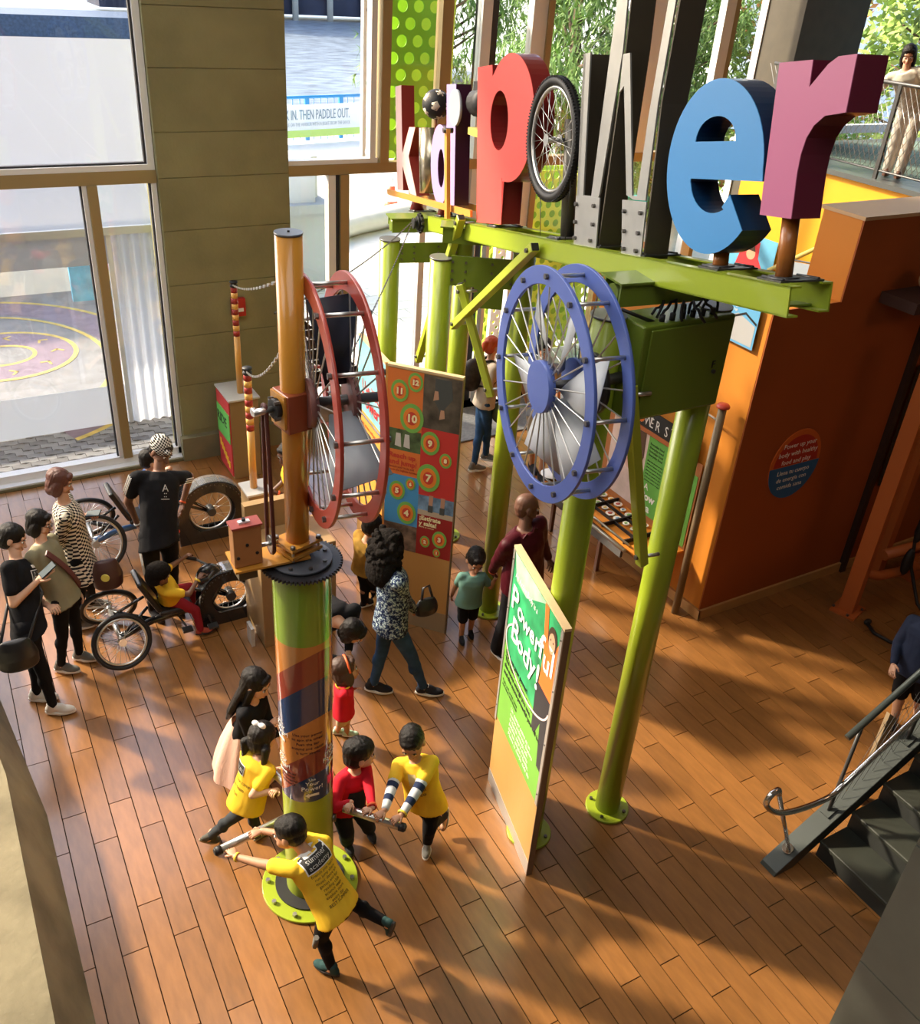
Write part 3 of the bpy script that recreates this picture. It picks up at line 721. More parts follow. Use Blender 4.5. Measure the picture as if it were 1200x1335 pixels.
# k
lp = [(-4.73, .30), (-4.53, .29), (-4.53, .53), (-4.33, .27), (-4.12, .27), (-4.34, .60), (-4.12, .84), (-4.32, .845), (-4.53, .63), (-4.47, 1.19), (-4.73, 1.20)]
lp = [(-4.75, .30), (-4.56, .30), (-4.56, .52), (-4.33, .28), (-4.13, .27), (-4.36, .60), (-4.14, .84), (-4.32, .845), (-4.56, .62), (-4.56, 1.20), (-4.75, 1.20)]
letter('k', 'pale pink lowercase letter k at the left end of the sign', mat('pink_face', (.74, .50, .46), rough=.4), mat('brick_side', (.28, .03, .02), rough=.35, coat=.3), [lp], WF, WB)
# i : steel cylinder with soccer ball
t = thing('sign_letter', 'letter i made of a steel cylinder on the sign, between k and d', 'letter', tuple(BP(-3.9, .3, -.04)), 'kidpower sign letters')
b = B(); b.cyl(BP(-3.93, .30, -.02), BP(-3.93, .83, -.02), .11, n=28); b.link('cylinder', mat('brushed_tube', (.45, .40, .30), rough=.25, metal=.9), t)
b = B(); b.cyl(BP(-3.78, .80, -.03), BP(-3.78, .93, -.03), .014, n=8); b.link('rod', mat('rod_brown', (.3, .1, .03), rough=.5), t)
sb = thing('soccer_ball', 'black and cream soccer ball forming the dot of the letter i', 'ball', tuple(BP(-3.76, 1.0, -.03)))
c = BP(-3.77, 1.01, -.03); R_ = .118
B().ball(c, R_, 24, 16).link('ball_shell', m_black, sb)
me = bmesh.new(); bmesh.ops.create_icosphere(me, subdivisions=1, radius=1)
cent = [v.co.copy() for v in me.verts][:]; me.free()
ico = []
g_ = (1 + 5 ** .5) / 2
for a in (-1, 1):
    for d_ in (-g_, g_): ico += [V((0, a, d_)), V((a, d_, 0)), V((d_, 0, a))]
for p_ in ico:
    n_ = p_.normalized(); q = n_.to_track_quat('Z', 'Y').to_matrix(); bb_ = B(); vs = []
    for rr, hh in ((.36, .955), (.36, 1.02)):
        for k in range(5): v_ = V((rr * cos(2 * pi * k / 5), rr * sin(2 * pi * k / 5), hh)); vs.append(c + q @ v_.normalized() * (R_ * (1.012 if hh > 1 else .98)))
    vs.append(c + n_ * R_ * 1.02)
    bb_.add(vs, [(i, (i + 1) % 5, 5 + (i + 1) % 5, 5 + i) for i in range(5)] + [(5 + i, 5 + (i + 1) % 5, 10) for i in range(5)], True)
    bb_.link('leather_patch', mat('cream_leather', (.72, .62, .48), rough=.5), sb)
# k-i-d sub beam, tilted
sb_ = thing('tilted_shelf', 'tilted orange shelf bar holding the small letters k i d', 'shelf', tuple(BP(-3.9, .25, 0)))
def bar4(name, a, b_, w0, w1, h, m, par):
    vs = [BP(a[0], a[1] + q, w) for q in (0, -h) for w in (w0, w1)] + [BP(b_[0], b_[1] + q, w) for q in (0, -h) for w in (w0, w1)]
    return B().add(vs, [(0, 1, 3, 2), (4, 6, 7, 5), (0, 4, 5, 1), (2, 3, 7, 6), (0, 2, 6, 4), (1, 5, 7, 3)]).link(name, m, par)
bar4('near_bar', (-4.95, .30), (-2.60, .225), -.15, -.13, .05, mat('orange_paint', (.62, .28, .05), rough=.4), sb_)
bar4('far_bar', (-4.95, .30), (-2.60, .225), .07, .09, .05, MATS['orange_paint'], sb_)
for s in (-4.35, -3.55):
    B().cyl(BP(s, .13, -.03), BP(s, .26, -.03), .07, .035, n=12).link('foot', mat('brick_side', (0, 0, 0)), sb_)
# crank arm between d and p
ar = thing('push_rod', 'slim orange upright rod with grey disc between letters d and p', 'rod', tuple(BP(-2.9, .2, -.1)))
bar4('rod', (-3.06, .80), (-3.0, .80), -.2, -.17, .66, mat('orange_paint', (0, 0, 0)), ar)
B().cyl(BP(-3.0, .95, -.14), BP(-3.0, .95, -.12), .13, n=28).link('grey_disc', mat('disc_grey', (.35, .38, .42), rough=.4), ar)
B().cyl(BP(-3.03, .79, -.22), BP(-3.03, .79, -.14), .02, n=10).link('bolt', m_bolt, ar)
cm = thing('stage_light', 'small black spotlight housing behind the letters d and p', 'lamp', tuple(BP(-2.75, .9, 0)))
B().cyl(BP(-2.85, .98, .0), BP(-2.6, .98, .0), .1, n=16).link('barrel', m_black, cm)
B().box(BP(-2.72, 1.08, 0), (.1, .16, .06)).link('fin_box', m_black, cm)
B().cyl(BP(-2.75, .72, 0), BP(-2.75, .9, 0), .03, n=8).link('stem', m_dsteel, cm)
B().box(BP(-2.75, .77, 0), (.14, .2, .05)).link('yellow_plate', mat('yellow_plate', (.7, .5, .08), rough=.5), cm)
B().cyl(BP(-2.75, .14, 0), BP(-2.75, .74, 0), .02, n=8).link('stem', m_dsteel, cm)
# o : bicycle wheel
wh = thing('sign_letter', 'letter o made of a black tyred bicycle wheel', 'letter', tuple(BP(-1.29, .7, 0)), 'kidpower sign letters')
wc = BP(-1.285, .70, -.10); RW = .36
def torus(c, ax, R, r, n=48, k=10, rs=1.0):
    prof = [(R + r * cos(2 * pi * j / k), r * rs * sin(2 * pi * j / k)) for j in range(k)]
    return B().lathe(prof, c, ax, n, closed=True)
def bike_wheel(par, c, ax, R, tr=.022, spokes=28, hubw=.06, tyre=None, rim=None, knob=False):
    c = V(c); ax = V(ax).normalized(); tyre = tyre or m_black; rim = rim or m_steel
    ty = torus(c, ax, R - tr, tr, 56, 8).link('tyre', tyre, par)
    torus(c, ax, R - 2 * tr - .008, .012, 56, 6, 1.1).link('rim', rim, par)
    hb = B().cyl(c - ax * hubw / 2, c + ax * hubw / 2, .018, n=12)
    for s_ in (-1, 1): hb.cyl(c + ax * (hubw / 2 * s_ - .003), c + ax * (hubw / 2 * s_ + .003), .035, n=16)
    hb.link('hub', m_steel, par)
    q = ax.to_track_quat('Z', 'Y').to_matrix(); b = B()
    for i in range(spokes):
        t0 = 2 * pi * i / spokes; s_ = 1 if i % 2 else -1; t1 = t0 + .5 * (1 if (i // 2) % 2 else -1)
        b.tube([c + ax * s_ * hubw / 2 + q @ V((.033 * cos(t1), .033 * sin(t1), 0)), c + q @ V(((R - 2 * tr - .01) * cos(t0), (R - 2 * tr - .01) * sin(t0), 0))], .0022, 4)
    b.link('spokes', m_steel, par)
    if knob:
        k = B(); N = 110
        for i in range(N):
            t0 = 2 * pi * i / N
            for s_ in (-.6, .6):
                P = c + q @ V(((R - tr * .15) * cos(t0), (R - tr * .15) * sin(t0), s_ * tr)); k.box(P, (.009, .008, .014), rot=q @ Matrix.Rotation(t0, 3, 'Z'))
        k.link('tread', tyre, par)['kind'] = 'stuff'
    return ty
bike_wheel(wh, wc, hn, RW, .028, 32, .09, knob=True)
B().cyl(wc, wc + hn * .14, .014, n=8).link('axle', m_dsteel, wh)
B().cyl(BP(-1.27, .13, .02), BP(-1.27, .82, .02), .045, n=16).link('support_pipe', mat('pipe_dark', (.13, .12, .10), rough=.4, metal=.5), wh)
b = B(); b.tube([BP(-1.42, .13, -.1), BP(-1.44, .36, -.1)], .003, 4); b.tube([BP(-1.05, .13, -.1), BP(-.98, .75, -.1)], .003, 4); b.link('stay_wire', m_dsteel, wh)
# W : folded steel channels
mW = mat('mill_steel', (.42, .42, .40), rough=.38, metal=.55, var=.08); mWd = mat('dark_mill_steel', (.10, .085, .06), rough=.5, metal=.4)
t = thing('sign_letter', 'tall grey steel letter w of bolted channels in the sign', 'letter', tuple(BP(-.4, .12, 0)), 'kidpower sign letters')
def wchan(a, b_, wd=.085, dp=.16, nm='channel'):
    """upright channel whose flange faces the viewer"""
    (s0, t0), (s1, t1) = a, b_
    for (o0, o1, w0, w1, mm_) in ((-wd / 2, -wd / 2 + .03, WF - .02, WF - .012, mW), (-wd / 2, -wd / 2 + .008, WF - .012, WF + dp, mWd), (-wd / 2, wd / 2, WF + dp - .008, WF + dp, mWd)):
        vs = [BP(s + o, tt, w) for (s, tt) in ((s0, t0), (s1, t1)) for o in (o0, o1) for w in (w0, w1)]
        B().add(vs, [(0, 1, 3, 2), (4, 6, 7, 5), (0, 4, 5, 1), (2, 3, 7, 6), (0, 2, 6, 4), (1, 5, 7, 3)]).link(nm, mm_, t)
wchan((-.84, .12), (-.84, 1.14)); 
def strip(pts, w0, w1, m, nm): return B().prism([pts], (BO, hs, hu, hn), w0, w1).link(nm, m, t)
# facing flanges
strip([(-.88, .11), (-.80, .11), (-.80, 1.14), (-.88, 1.14)], WF - .02, WF - .01, mW, 'flange')
strip([(-.80, .385), (-.62, .385), (-.60, .42), (-.435, 1.12), (-.40, 1.6), (-.33, 2.3), (-.40, 2.3), (-.53, 1.35), (-.66, .62), (-.70, .40), (-.80, .40)], WF - .02, WF - .01, mW, 'flange')
strip([(-.88, .11), (-.60, .11), (-.585, .395), (-.88, .395)], WF - .026, WF - .018, mW, 'gusset_plate')
strip([(-.445, .92), (-.40, .95), (-.30, .42), (-.225, .40), (-.10, .40), (-.10, .42), (-.05, .85), (.25, 2.3), (.19, 2.3), (-.13, .80), (-.19, .42), (-.24, .42), (-.36, 1.1), (-.43, 1.1)], WF - .02, WF - .01, mW, 'flange')
strip([(-.30, .105), (-.10, .105), (-.08, .395), (-.33, .395)], WF - .026, WF - .018, mW, 'gusset_plate')
# deep dark webs behind the flanges
def web(p, q, wd=.1, d0=-.01, d1=.13):
    (a, b_), (c_, d_) = p, q; B().prism([[(a, b_), (a + .012, b_), (c_ + .012, d_), (c_, d_)]], (BO, hs, hu, hn), WF + d0, WF + d1).link('web', mWd, t)
    B().prism([[(a, b_), (a - wd, b_), (c_ - wd, d_), (c_, d_)]], (BO, hs, hu, hn), WF + d1 - .01, WF + d1).link('back_flange', mWd, t)
web((-.61, .11), (-.43, 1.12)); web((-.43, 1.12), (-.30, 2.3)); web((-.10, .11), (-.04, .85), .12); web((-.04, .85), (.27, 2.3), .12)
for (s_, tt) in ((-.86, .35), (-.64, .35), (-.86, .25), (-.64, .25), (-.86, .16), (-.66, .16), (-.29, .34), (-.12, .34), (-.28, .24), (-.13, .24), (-.27, .15), (-.14, .15)):
    B().cyl(BP(s_, tt, WF - .026), BP(s_, tt, WF - .042), .012, n=6, smooth=False).link('bolt', m_bolt, t)
# pipes under r and e
for lab, s0, t0, t1, r in (('orange pipe stand under the mauve letter r', .93, .12, .385, .036), ('orange pipe stand under the blue letter e', .47, .12, .20, .036)):
    q = thing('pipe_stand', lab, 'stand', tuple(BP(s0, t0, -.03))); B().cyl(BP(s0, t0, -.03), BP(s0, t1, -.03), r, n=18).link('pipe', mat('copper_orange', (.42, .14, .025), rough=.35, coat=.3), q)
    B().cyl(BP(s0, .13, -.03), BP(s0, .14, -.03), r + .03, n=18).link('collar', m_dsteel, q)
# top sprocket cluster at the beam's left end
sp = thing('pulley_block', 'small black pulley cluster at the left end of the beam', 'pulley', tuple(BP(-3.75, .05, -.2)))
for k in range(3): B().cyl(BP(-3.75, .06, -.17 - .035 * k), BP(-3.75, .06, -.185 - .035 * k), .07 - .012 * k, n=18).link('sprocket', m_black, sp)
b = B()
for k in range(12):
    a = k * pi / 6; b.box(BP(-3.75 + .075 * cos(a), .06 + .075 * sin(a), -.19), (.02, .02, .02))
b.link('teeth', m_black, sp)
# ================================================================ FLYWHEELS
def flywheel(name, label, c1, az, R, gap, m_ring, m_rim, hubm, hubr, bladem, nb, blade_phase, rungs=12, phase=0.1, hub_both=False, front=1, ringw=.09):
    c1 = V(c1); t = thing(name, label, 'flywheel', tuple(c1))
    X = Matrix.Rotation(az, 3, 'Z') @ hx; X.z = 0; X.normalize(); Z = V((0, 0, 1)); N = X.cross(Z); N = N if N.x > 0 else -N
    c2 = c1 + N * gap
    def P(c, r, a, w=0): return c + X * (r * cos(a)) + Z * (r * sin(a)) + N * w
    for c in (c1, c2):
        o = B().prism([[(R * cos(a), R * sin(a)) for a in [2 * pi * i / 72 for i in range(72)]], [((R - ringw) * cos(a), (R - ringw) * sin(a)) for a in [2 * pi * i / 72 for i in range(72)]]], (c, X, Z, N), -.009, .009, True).link('ring', m_ring, t)
        bevel(o, .002, 1)
    for k in range(rungs):
        a = phase + 2 * pi * k / rungs
        B().cyl(P(c1, R - .045, a, -.02), P(c2, R - .045, a, .02), .011, n=8).link('rung', m_steel, t)
        for c, s_ in ((c1, -1), (c2, 1)): B().cyl(P(c, R - .045, a, .009 * s_), P(c, R - .045, a, .026 * s_), .015, n=6, smooth=False).link('bolt', m_bolt, t)
    for c, s_, off in ((c1, 1, .012), (c2, -1, .0)):
        for k in range(24):
            a = 2 * pi * k / 24 + .05; B().cyl(P(c, hubr * .8, a, off), P(c, R - ringw + .01, a + .03, 0), .0045, n=5, caps=False).link('spoke', m_steel, t)
    B().cyl(c1 - N * (.02 if front else 0), c1 + N * .02, hubr, n=36).link('hub_disc', hubm, t)
    B().cyl(c2 - N * .02, c2 + N * .02, hubr, n=36).link('hub_disc', hubm, t)
    B().cyl(c1 + N * .01, c2 + N * .16, .026, n=14).link('axle', m_dsteel, t)
    mid = c1 + N * gap * .5
    for k in range(nb):
        a = blade_phase + 2 * pi * k / nb; r0, r1 = .08, R - .10; bw_ = 1.0 if nb > 3 else 1.25
        vs = []
        for r_, hw, tw in ((r0, .06, .5), (r1 * .6, .11, .4), (r1, .15, .3)):
            for s_ in (-1, 1):
                aa = a + s_ * hw * bw_ / max(r_, .2)
                if nb < 4: vs.append(P(mid, r_, a + s_ * hw * .35 / max(r_, .2), s_ * hw * .95 + .03))
                else: vs.append(P(mid, r_, aa, s_ * hw * tw))
        o = B().add(vs, [(0, 1, 3, 2), (2, 3, 5, 4)], True).link('fan_blade', bladem if nb > 3 or k == 0 else mat('blade_grey', (.35, .38, .42), rough=.4), t, fix=False)
        md = o.modifiers.new('s', 'SOLIDIFY'); md.thickness = .004
    return t, c1, c2, N, X
m_bring = mat('cornflower_blue', (.085, .14, .46), rough=.38, coat=.2); m_rring = mat('brick_red', (.42, .055, .035), rough=.35, coat=.3)
flywheel('blue_flywheel', 'big double ringed blue flywheel with spokes and white fan blades', (2.615, 3.50, 3.652), -.005, .60, .195, m_bring, m_bring, m_bring, .135, mat('blade_white', (.62, .66, .70), rough=.4, var=.06), 6, .35)
flywheel('red_flywheel', 'big double ringed red flywheel with dark fan blade on the yellow pole', (1.50, 3.845, 3.60), .027, .615, .205, m_rring, m_rring, mat('hub_greyred', (.20, .08, .07), rough=.4), .12, mat('blade_dark', (.025, .028, .045), rough=.5), 3, 1.66)
gr = thing('gear_plate', 'dark perforated gear plate behind the hub of the blue flywheel', 'gear', (2.95, 3.45, 3.62))
N_ = V((1, -.184, 0)).normalized()
B().cyl(V((2.90, 3.46, 3.64)), V((2.93, 3.455, 3.64)), .16, n=36).link('plate', mat('gear_grey', (.05, .05, .05), rough=.4, metal=.5), gr)
for k in range(6): a = k * pi / 3; B().cyl(V((2.89, 3.46 + .09 * cos(a), 3.64 + .09 * sin(a))), V((2.905, 3.46 + .09 * cos(a), 3.64 + .09 * sin(a))), .018, n=10).link('boss', m_steel, gr)
B().cyl((2.90, 3.46, 3.64), (3.16, 3.44, 3.66), .03, n=12).link('shaft', m_dsteel, gr)

# ================================================================ PUSH-BAR MACHINE
m_orange = mat('machine_orange', (.55, .25, .035), rough=.35, coat=.3)
m_ored = mat('machine_redbrown', (.30, .07, .025), rough=.4, coat=.2)
DX, DY = 1.444, 3.874
mc = thing('push_column', 'thick striped push column with round green foot in the middle of the children', 'column', (DX, DY, 0))
cr = .158
o = B().cyl((DX, DY, 0), (DX, DY, .022), .325, n=56).link('base_flange', m_green, mc); bevel(o, .004, 1)
B().cyl((DX, DY, .022), (DX, DY, .035), .235, n=48).link('black_skirt', m_black, mc)
for i in range(10):
    a = i * 2 * pi / 10 + .2; B().cyl((DX + .285 * cos(a), DY + .285 * sin(a), .02), (DX + .285 * cos(a), DY + .285 * sin(a), .045), .016, n=6, smooth=False).link('bolt', m_steel, mc)
B().cyl((DX, DY, .03), (DX, DY, .98), cr, n=56, caps=False).link('lower_tube', m_green, mc)
tha = math.atan2(-.94, -.35)      # azimuth facing the camera
def zband(base, k, th): return base + k * sin(th - tha)
def band(z0, z1, k0, k1, m, r=cr + .002):
    b = B(); n = 64; vs = []
    for i in range(n):
        t = 2 * pi * i / n
        for zb, k in ((z0, k0), (z1, k1)): vs.append((DX + r * cos(t), DY + r * sin(t), max(.975, min(2.20 if z1 < 2.5 else 2.64, zb + k * (sin(t - tha + .96) - .82)))))
    b.add(vs, [(2 * i, 2 * ((i + 1) % n), 2 * ((i + 1) % n) + 1, 2 * i + 1) for i in range(n)], True)
    return b.link('printed_band', m, mc, fix=False)
m_bo = mat('wrap_orange', (.55, .21, .05), rough=.12, coat=.6); m_br = mat('wrap_red', (.27, .045, .03), rough=.12, coat=.6); m_bb = mat('wrap_navy', (.02, .05, .14), rough=.12, coat=.6)
m_bg = mat('wrap_green', (.22, .36, .035), rough=.12, coat=.6)
q_ = .17; band(2.20, 2.65, .0, 0, m_bg); band(2.12, 2.20, q_, .0, m_bo); band(1.915, 2.12, q_, q_, m_br); band(1.634, 1.915, q_, q_, m_bb)
band(1.378, 1.634, q_, q_, m_bo); band(1.185, 1.378, q_, q_, m_br); band(.975, 1.185, .0, q_, m_bb)
def wrap_text(s, size, zc, ang, m, align='CENTER', sx=1.0, r=cr + .004):
    o = text('lettering', s, ((0, 0, 0), (1, 0, 0), (0, 1, 0), (0, 0, 1)), size, m, None, .0008, align, sx=sx)
    for v in o.data.vertices:
        t = tha + ang + v.co.x / r; rr = r + v.co.z; v.co = V((DX + rr * cos(t), DY + rr * sin(t), zc + v.co.y)) - V((DX, DY, 0))
    o.parent = mc; return o
m_wt = mat('print_white', (.85, .85, .82), rough=.5); m_pd = mat('print_dark', (.10, .02, .015), rough=.5)
for ang, zc in ((.18, 1.16), (-1.15, 1.58), (-1.1, 1.32), (1.05, 1.36)):
    wrap_text('Use', .028, zc, ang, m_wt); wrap_text('Your', .042, zc - .04, ang, m_wt); wrap_text('Power!', .048, zc - .085, ang, m_wt)
    b = B(); z_ = zc - .125
    pts = [(-.045, 0), (-.02, .022), (-.02, .01), (.04, .01), (.04, -.01), (-.02, -.01), (-.02, -.022)]
    vs = []
    for x, y in pts: t = tha + ang + x / cr; vs.append((DX + (cr + .005) * cos(t), DY + (cr + .005) * sin(t), z_ + y))
    b.add(vs, [(0, 1, 6), (0, 1, 2), (2, 3, 4, 5)] + [(1, 2, 5, 6)]); b.link('arrow', m_wt, mc, fix=False)
for k, s_ in enumerate(('Use your power', 'to spin the wheel', 'Push the bar', 'around and watch', 'it turn above')): wrap_text(s_, .028, 1.53 - .036 * k, .05, m_pd)
for k, s_ in enumerate(('How fast can', 'you push it?', 'Work together', 'with friends')): wrap_text(s_, .022, 1.20 - .030 * k, -.8, m_pd)
for a in (tha + .1, tha - 1.4, tha + 1.4, tha + 3):
    P = V((DX, DY, .66)) + V((cos(a), sin(a), 0)) * cr; B().cyl(P - V((cos(a), sin(a), 0)) * .01, P + V((cos(a), sin(a), 0)) * .02, .026, n=14).link('bolt', m_bolt, mc)
# four push bars
for k, (ex_, ey_) in enumerate(((1.931, 3.441), (.807, 3.80))):
    P = V((ex_, ey_, .75)); A_ = V((DX, DY, .75)); d = (P - A_).normalized()
    if k == 0: A_ = V((DX + .12, DY - .02, .75)); d = (P - A_).normalized()
    B().cyl(A_ + d * .12, P - d * .04, .026, n=18).link('push_bar', m_steel, mc)
    e = B(); e.cyl(P - d * .045, P - d * .01, .029, n=18); e.cyl(P - d * .01, P, .029, .018, n=18); e.link('rubber_end', m_black, mc)
P = V((1.30, 4.42, .75)); A_ = V((DX, DY, .75)); d = (P - A_).normalized()
B().cyl(A_ + d * .12, P - d * .04, .026, n=16).link('push_bar', m_steel, mc); B().cyl(P - d * .05, P, .03, n=16).link('rubber_end', m_black, mc)
# top: gear, mast, drive
gp = B()
N = 60; vs = []; o_ = []
for i in range(N * 4):
    t = 2 * pi * i / (N * 4); r = .222 if (i % 4) in (0, 1) else .208; o_.append((r * cos(t), r * sin(t)))
gp.prism([o_], ((DX, DY, 2.665), (1, 0, 0), (0, 1, 0), (0, 0, 1)), 0, .016)
g1 = thing('ring_gear', 'black toothed ring gear on top of the striped column', 'gear', (DX, DY, 2.67))
gp.link('toothed_disc', mat('gear_black', (.03, .03, .034), rough=.35, metal=.3), g1)
B().cyl((DX, DY, 2.685), (DX, DY, 2.70), .165, n=40).link('inner_disc', mat('gear_slate', (.09, .10, .12), rough=.4), g1)
for i in range(8):
    a = i * pi / 4; B().cyl((DX + .135 * cos(a), DY + .135 * sin(a), 2.70), (DX + .135 * cos(a), DY + .135 * sin(a), 2.712), .012, n=6, smooth=False).link('bolt', m_bolt, g1)
ms = thing('yellow_mast', 'tall yellow orange mast standing on the striped column', 'mast', (DX, DY, 2.7))
MX, MY = 1.437, 3.905
m_mast = mat('mast_yellow', (.62, .27, .03), rough=.3, coat=.4)
B().cyl((MX, MY, 2.76), (MX, MY, 4.40), .062, n=32).link('tube', m_mast, ms)
B().cyl((MX, MY, 4.40), (MX, MY, 4.41), .064, n=32).link('cap', m_cap, ms)
B().cyl((MX, MY, 4.41), (MX, MY, 4.416), .006, n=8).link('screw', m_black, ms)
for z_ in (2.79, 2.745): o = B().box((MX, MY, z_), (.20, .17, .018), rot=.3).link('foot_plate', m_orange, ms)
for sx_ in (-1, 1):
    for sy_ in (-1, 1):
        q = Matrix.Rotation(.3, 3, 'Z') @ V((.085 * sx_, .07 * sy_, 0)); B().cyl(V((MX, MY, 2.72)) + q, V((MX, MY, 2.82)) + q, .008, n=8).link('threaded_rod', m_steel, ms)
        B().cyl(V((MX, MY, 2.8)) + q, V((MX, MY, 2.814)) + q, .015, n=6, smooth=False).link('nut', m_bolt, ms)
o = B().box((MX + .0, MY - .005, 3.56), (.15, .15, .20), rot=.17).link('bearing_block', m_ored, ms); bevel(o, .004, 1)
q_ = Matrix.Rotation(.17, 3, 'Z'); xx = q_ @ V((1, 0, 0))
B().box(V((MX, MY, 3.57)) - xx * .082, (.012, .13, .17), rot=.17).link('side_plate', m_orange, ms)
B().cyl(V((MX, MY, 3.58)) - xx * .088, V((MX, MY, 3.58)) - xx * .115, .05, n=20).link('bearing', m_black, ms)
B().cyl(V((MX, MY, 3.58)) - xx * .115, V((MX, MY, 3.58)) - xx * .22, .016, n=12).link('shaft', m_steel, ms)
B().cyl(V((MX, MY, 3.58)) + xx * .07, V((MX, MY, 3.60)) + xx * .12, .016, n=12).link('shaft', m_steel, ms)
for k in range(4):
    a = k * pi / 2 + .7; P = V((MX, MY, 3.58)) - xx * .09 + V((0, .055 * cos(a), .055 * sin(a))); B().cyl(P, P - xx * .03, .011, n=6, smooth=False).link('nut', m_bolt, ms)
# platform plate with drive box, belt
dp = thing('drive_plate', 'orange steel carrier plate on the ring gear under the mast', 'plate', (1.25, 3.86, 2.72))
B().prism([[(-.30, -.09), (.10, -.09), (.10, .09), (-.30, .12)]], ((MX - .06, MY - .0, 2.715), (1, -.05, 0), (.05, 1, 0), (0, 0, 1)), 0, .012).link('plate', m_orange, dp)
bxo = thing('drive_box', 'orange brown gearbox with a red lid at the left of the mast foot', 'box', (1.165, 3.92, 2.74))
o = B().mm((1.080, 3.86, 2.73), (1.228, 3.935, 2.965)).link('housing', mat('box_tan', (.45, .20, .07), rough=.5, var=.1), bxo); bevel(o, .003, 1)
o = B().mm((1.074, 3.852, 2.965), (1.234, 3.943, 2.975)).link('lid', mat('box_red', (.40, .08, .06), rough=.5), bxo)
B().mm((1.12, 3.885, 2.975), (1.18, 3.91, 2.985)).link('latch', m_white, bxo); B().cyl((1.15, 3.897, 2.98), (1.15, 3.897, 3.0), .01, n=8).link('screw', m_black, bxo)
for x, z in ((1.10, 2.79), (1.15, 2.86), (1.20, 2.80)): B().cyl((x, 3.862, z), (x, 3.856, z), .009, n=10).link('hole', m_black, bxo)
B().mm((1.1, 3.87, 2.64), (1.2, 3.97, 2.715)).link('lower_block', mat('box_dark', (.10, .08, .05), rough=.5), bxo)
bl = thing('drive_belt', 'upright dark red chain drive beside the yellow mast', 'chain drive', (1.29, 3.93, 3.1))
BXc = V((1.288, 3.90, 0))
def loop(z0, z1, r0, r1, n=14):
    pts = []
    for i in range(n + 1): a = pi + pi * i / n; pts.append((r0 * cos(a), z0 + r0 * sin(a)))
    for i in range(n + 1): a = pi * i / n; pts.append((r1 * cos(a), z1 + r1 * sin(a)))
    return pts
lp = loop(2.81, 3.575, .052, .026)
B().tube([(BXc.x, BXc.y + a, z) for a, z in lp], .011, 6, closed=True).link('chain', mat('chain_maroon', (.10, .018, .012), rough=.5, bump=.6, bscale=300), bl)
b = B(); b.cyl((BXc.x - .008, BXc.y, 2.81), (BXc.x + .008, BXc.y, 2.81), .045, n=24); b.link('lower_sprocket', m_dsteel, bl)
b = B(); b.cyl((BXc.x - .008, BXc.y, 3.575), (BXc.x + .008, BXc.y, 3.575), .022, n=18); b.link('upper_sprocket', m_dsteel, bl)
B().cyl((BXc.x - .06, BXc.y, 3.575), (BXc.x + .06, BXc.y + .0, 3.575), .012, n=10).link('shaft', m_steel, bl)
B().cyl((BXc.x - .065, BXc.y, 3.575), (BXc.x - .045, BXc.y, 3.575), .02, n=12).link('shaft_end', m_steel, bl)
B().cyl((BXc.x - .06, BXc.y, 2.81), (BXc.x + .04, BXc.y, 2.81), .012, n=10).link('shaft', m_steel, bl)
def chain(name, label, a, b_, sag, n=40, r=.006, link=.03, cat='chain'):
    a = V(a); b_ = V(b_); t = thing(name, label, cat, tuple((a + b_) / 2)); pts = []
    for i in range(n + 1):
        u = i / n; P = a.lerp(b_, u); P.z -= sag * 4 * u * (1 - u); pts.append(P)
    B().tube(pts, r * .55, 5).link('core', m_dsteel, t)
    b = B()
    for i in range(n):
        c = (pts[i] + pts[i + 1]) / 2; d = (pts[i + 1] - pts[i]); q = d.normalized().to_track_quat('X', 'Z').to_matrix()
        if i % 2: b.box(c, (d.length * .8, r * 2.4, r), rot=q)
        else: b.box(c, (d.length * .8, r, r * 2.4), rot=q)
    b.link('links', m_steel if r > .0045 else m_dsteel, t)['kind'] = 'stuff'
    return t
chain('drive_chain', 'left one of two black chains rising from the red flywheel to the beam end', (1.53, 4.40, 3.86), (3.72, 7.1, 3.52), .06, 110, .0045)
chain('drive_chain', 'right one of two black chains, steeper, ending at the beam pulley', (1.66, 4.0, 3.55), (3.72, 7.1, 3.50), .05, 110, .0045)
# ================================================================ CABINETS WITH STRIPED POLES
m_ply = mat('birch_ply', (.31, .20, .09), rough=.5, var=.08, scale=3, stretch=(1, 1, .2))
m_silver = mat('silver_top', (.62, .63, .62), rough=.35, metal=.3)
def striped_pole(name, label, x, y, z0, z1, r, cat='pole'):
    t = thing(name, label, cat, (x, y, z0)); L = z1 - z0
    B().cyl((x, y, z0), (x, y, z1 - .78 * .42 * 1.9), r, n=18).link('shaft', mat('pole_orange', (.68, .34, .07), rough=.4, coat=.2), t)
    zs = z1 - .62; n = 9; h = .62 / (n + 1)
    for i in range(n): B().cyl((x, y, zs + i * h), (x, y, zs + (i + 1) * h), r + .001, n=18).link('stripe', [mat('stripe_red', (.35, .03, .02), rough=.4), mat('stripe_yellow', (.78, .42, .10), rough=.4)][i % 2], t)
    B().lathe([(0, 0), (r * 1.2, 0), (r * 1.2, h * .35), (r * .85, h * .45), (r * .85, h * .6), (r * 1.25, h * .7), (r * 1.25, h), (0, h)], (x, y, z1 - h), n=18).link('pulley_cap', m_black, t)
    return t
ca = thing('timber_cabinet', 'tall plywood cabinet by the concrete pier with colourful printed side', 'cabinet', (2.85, 9.65, 0))
o = B().mm((2.72, 9.45, 0), (3.05, 9.95, 1.0)).link('body', m_ply, ca); bevel(o, .004, 1)
B().mm((2.70, 9.43, 1.0), (3.07, 9.97, 1.02)).link('top', m_silver, ca)
sd_ = B().mm((2.706, 9.46, .03), (2.718, 9.94, .98)).link('printed_side', mat('side_red', (.55, .04, .05), rough=.4), ca)
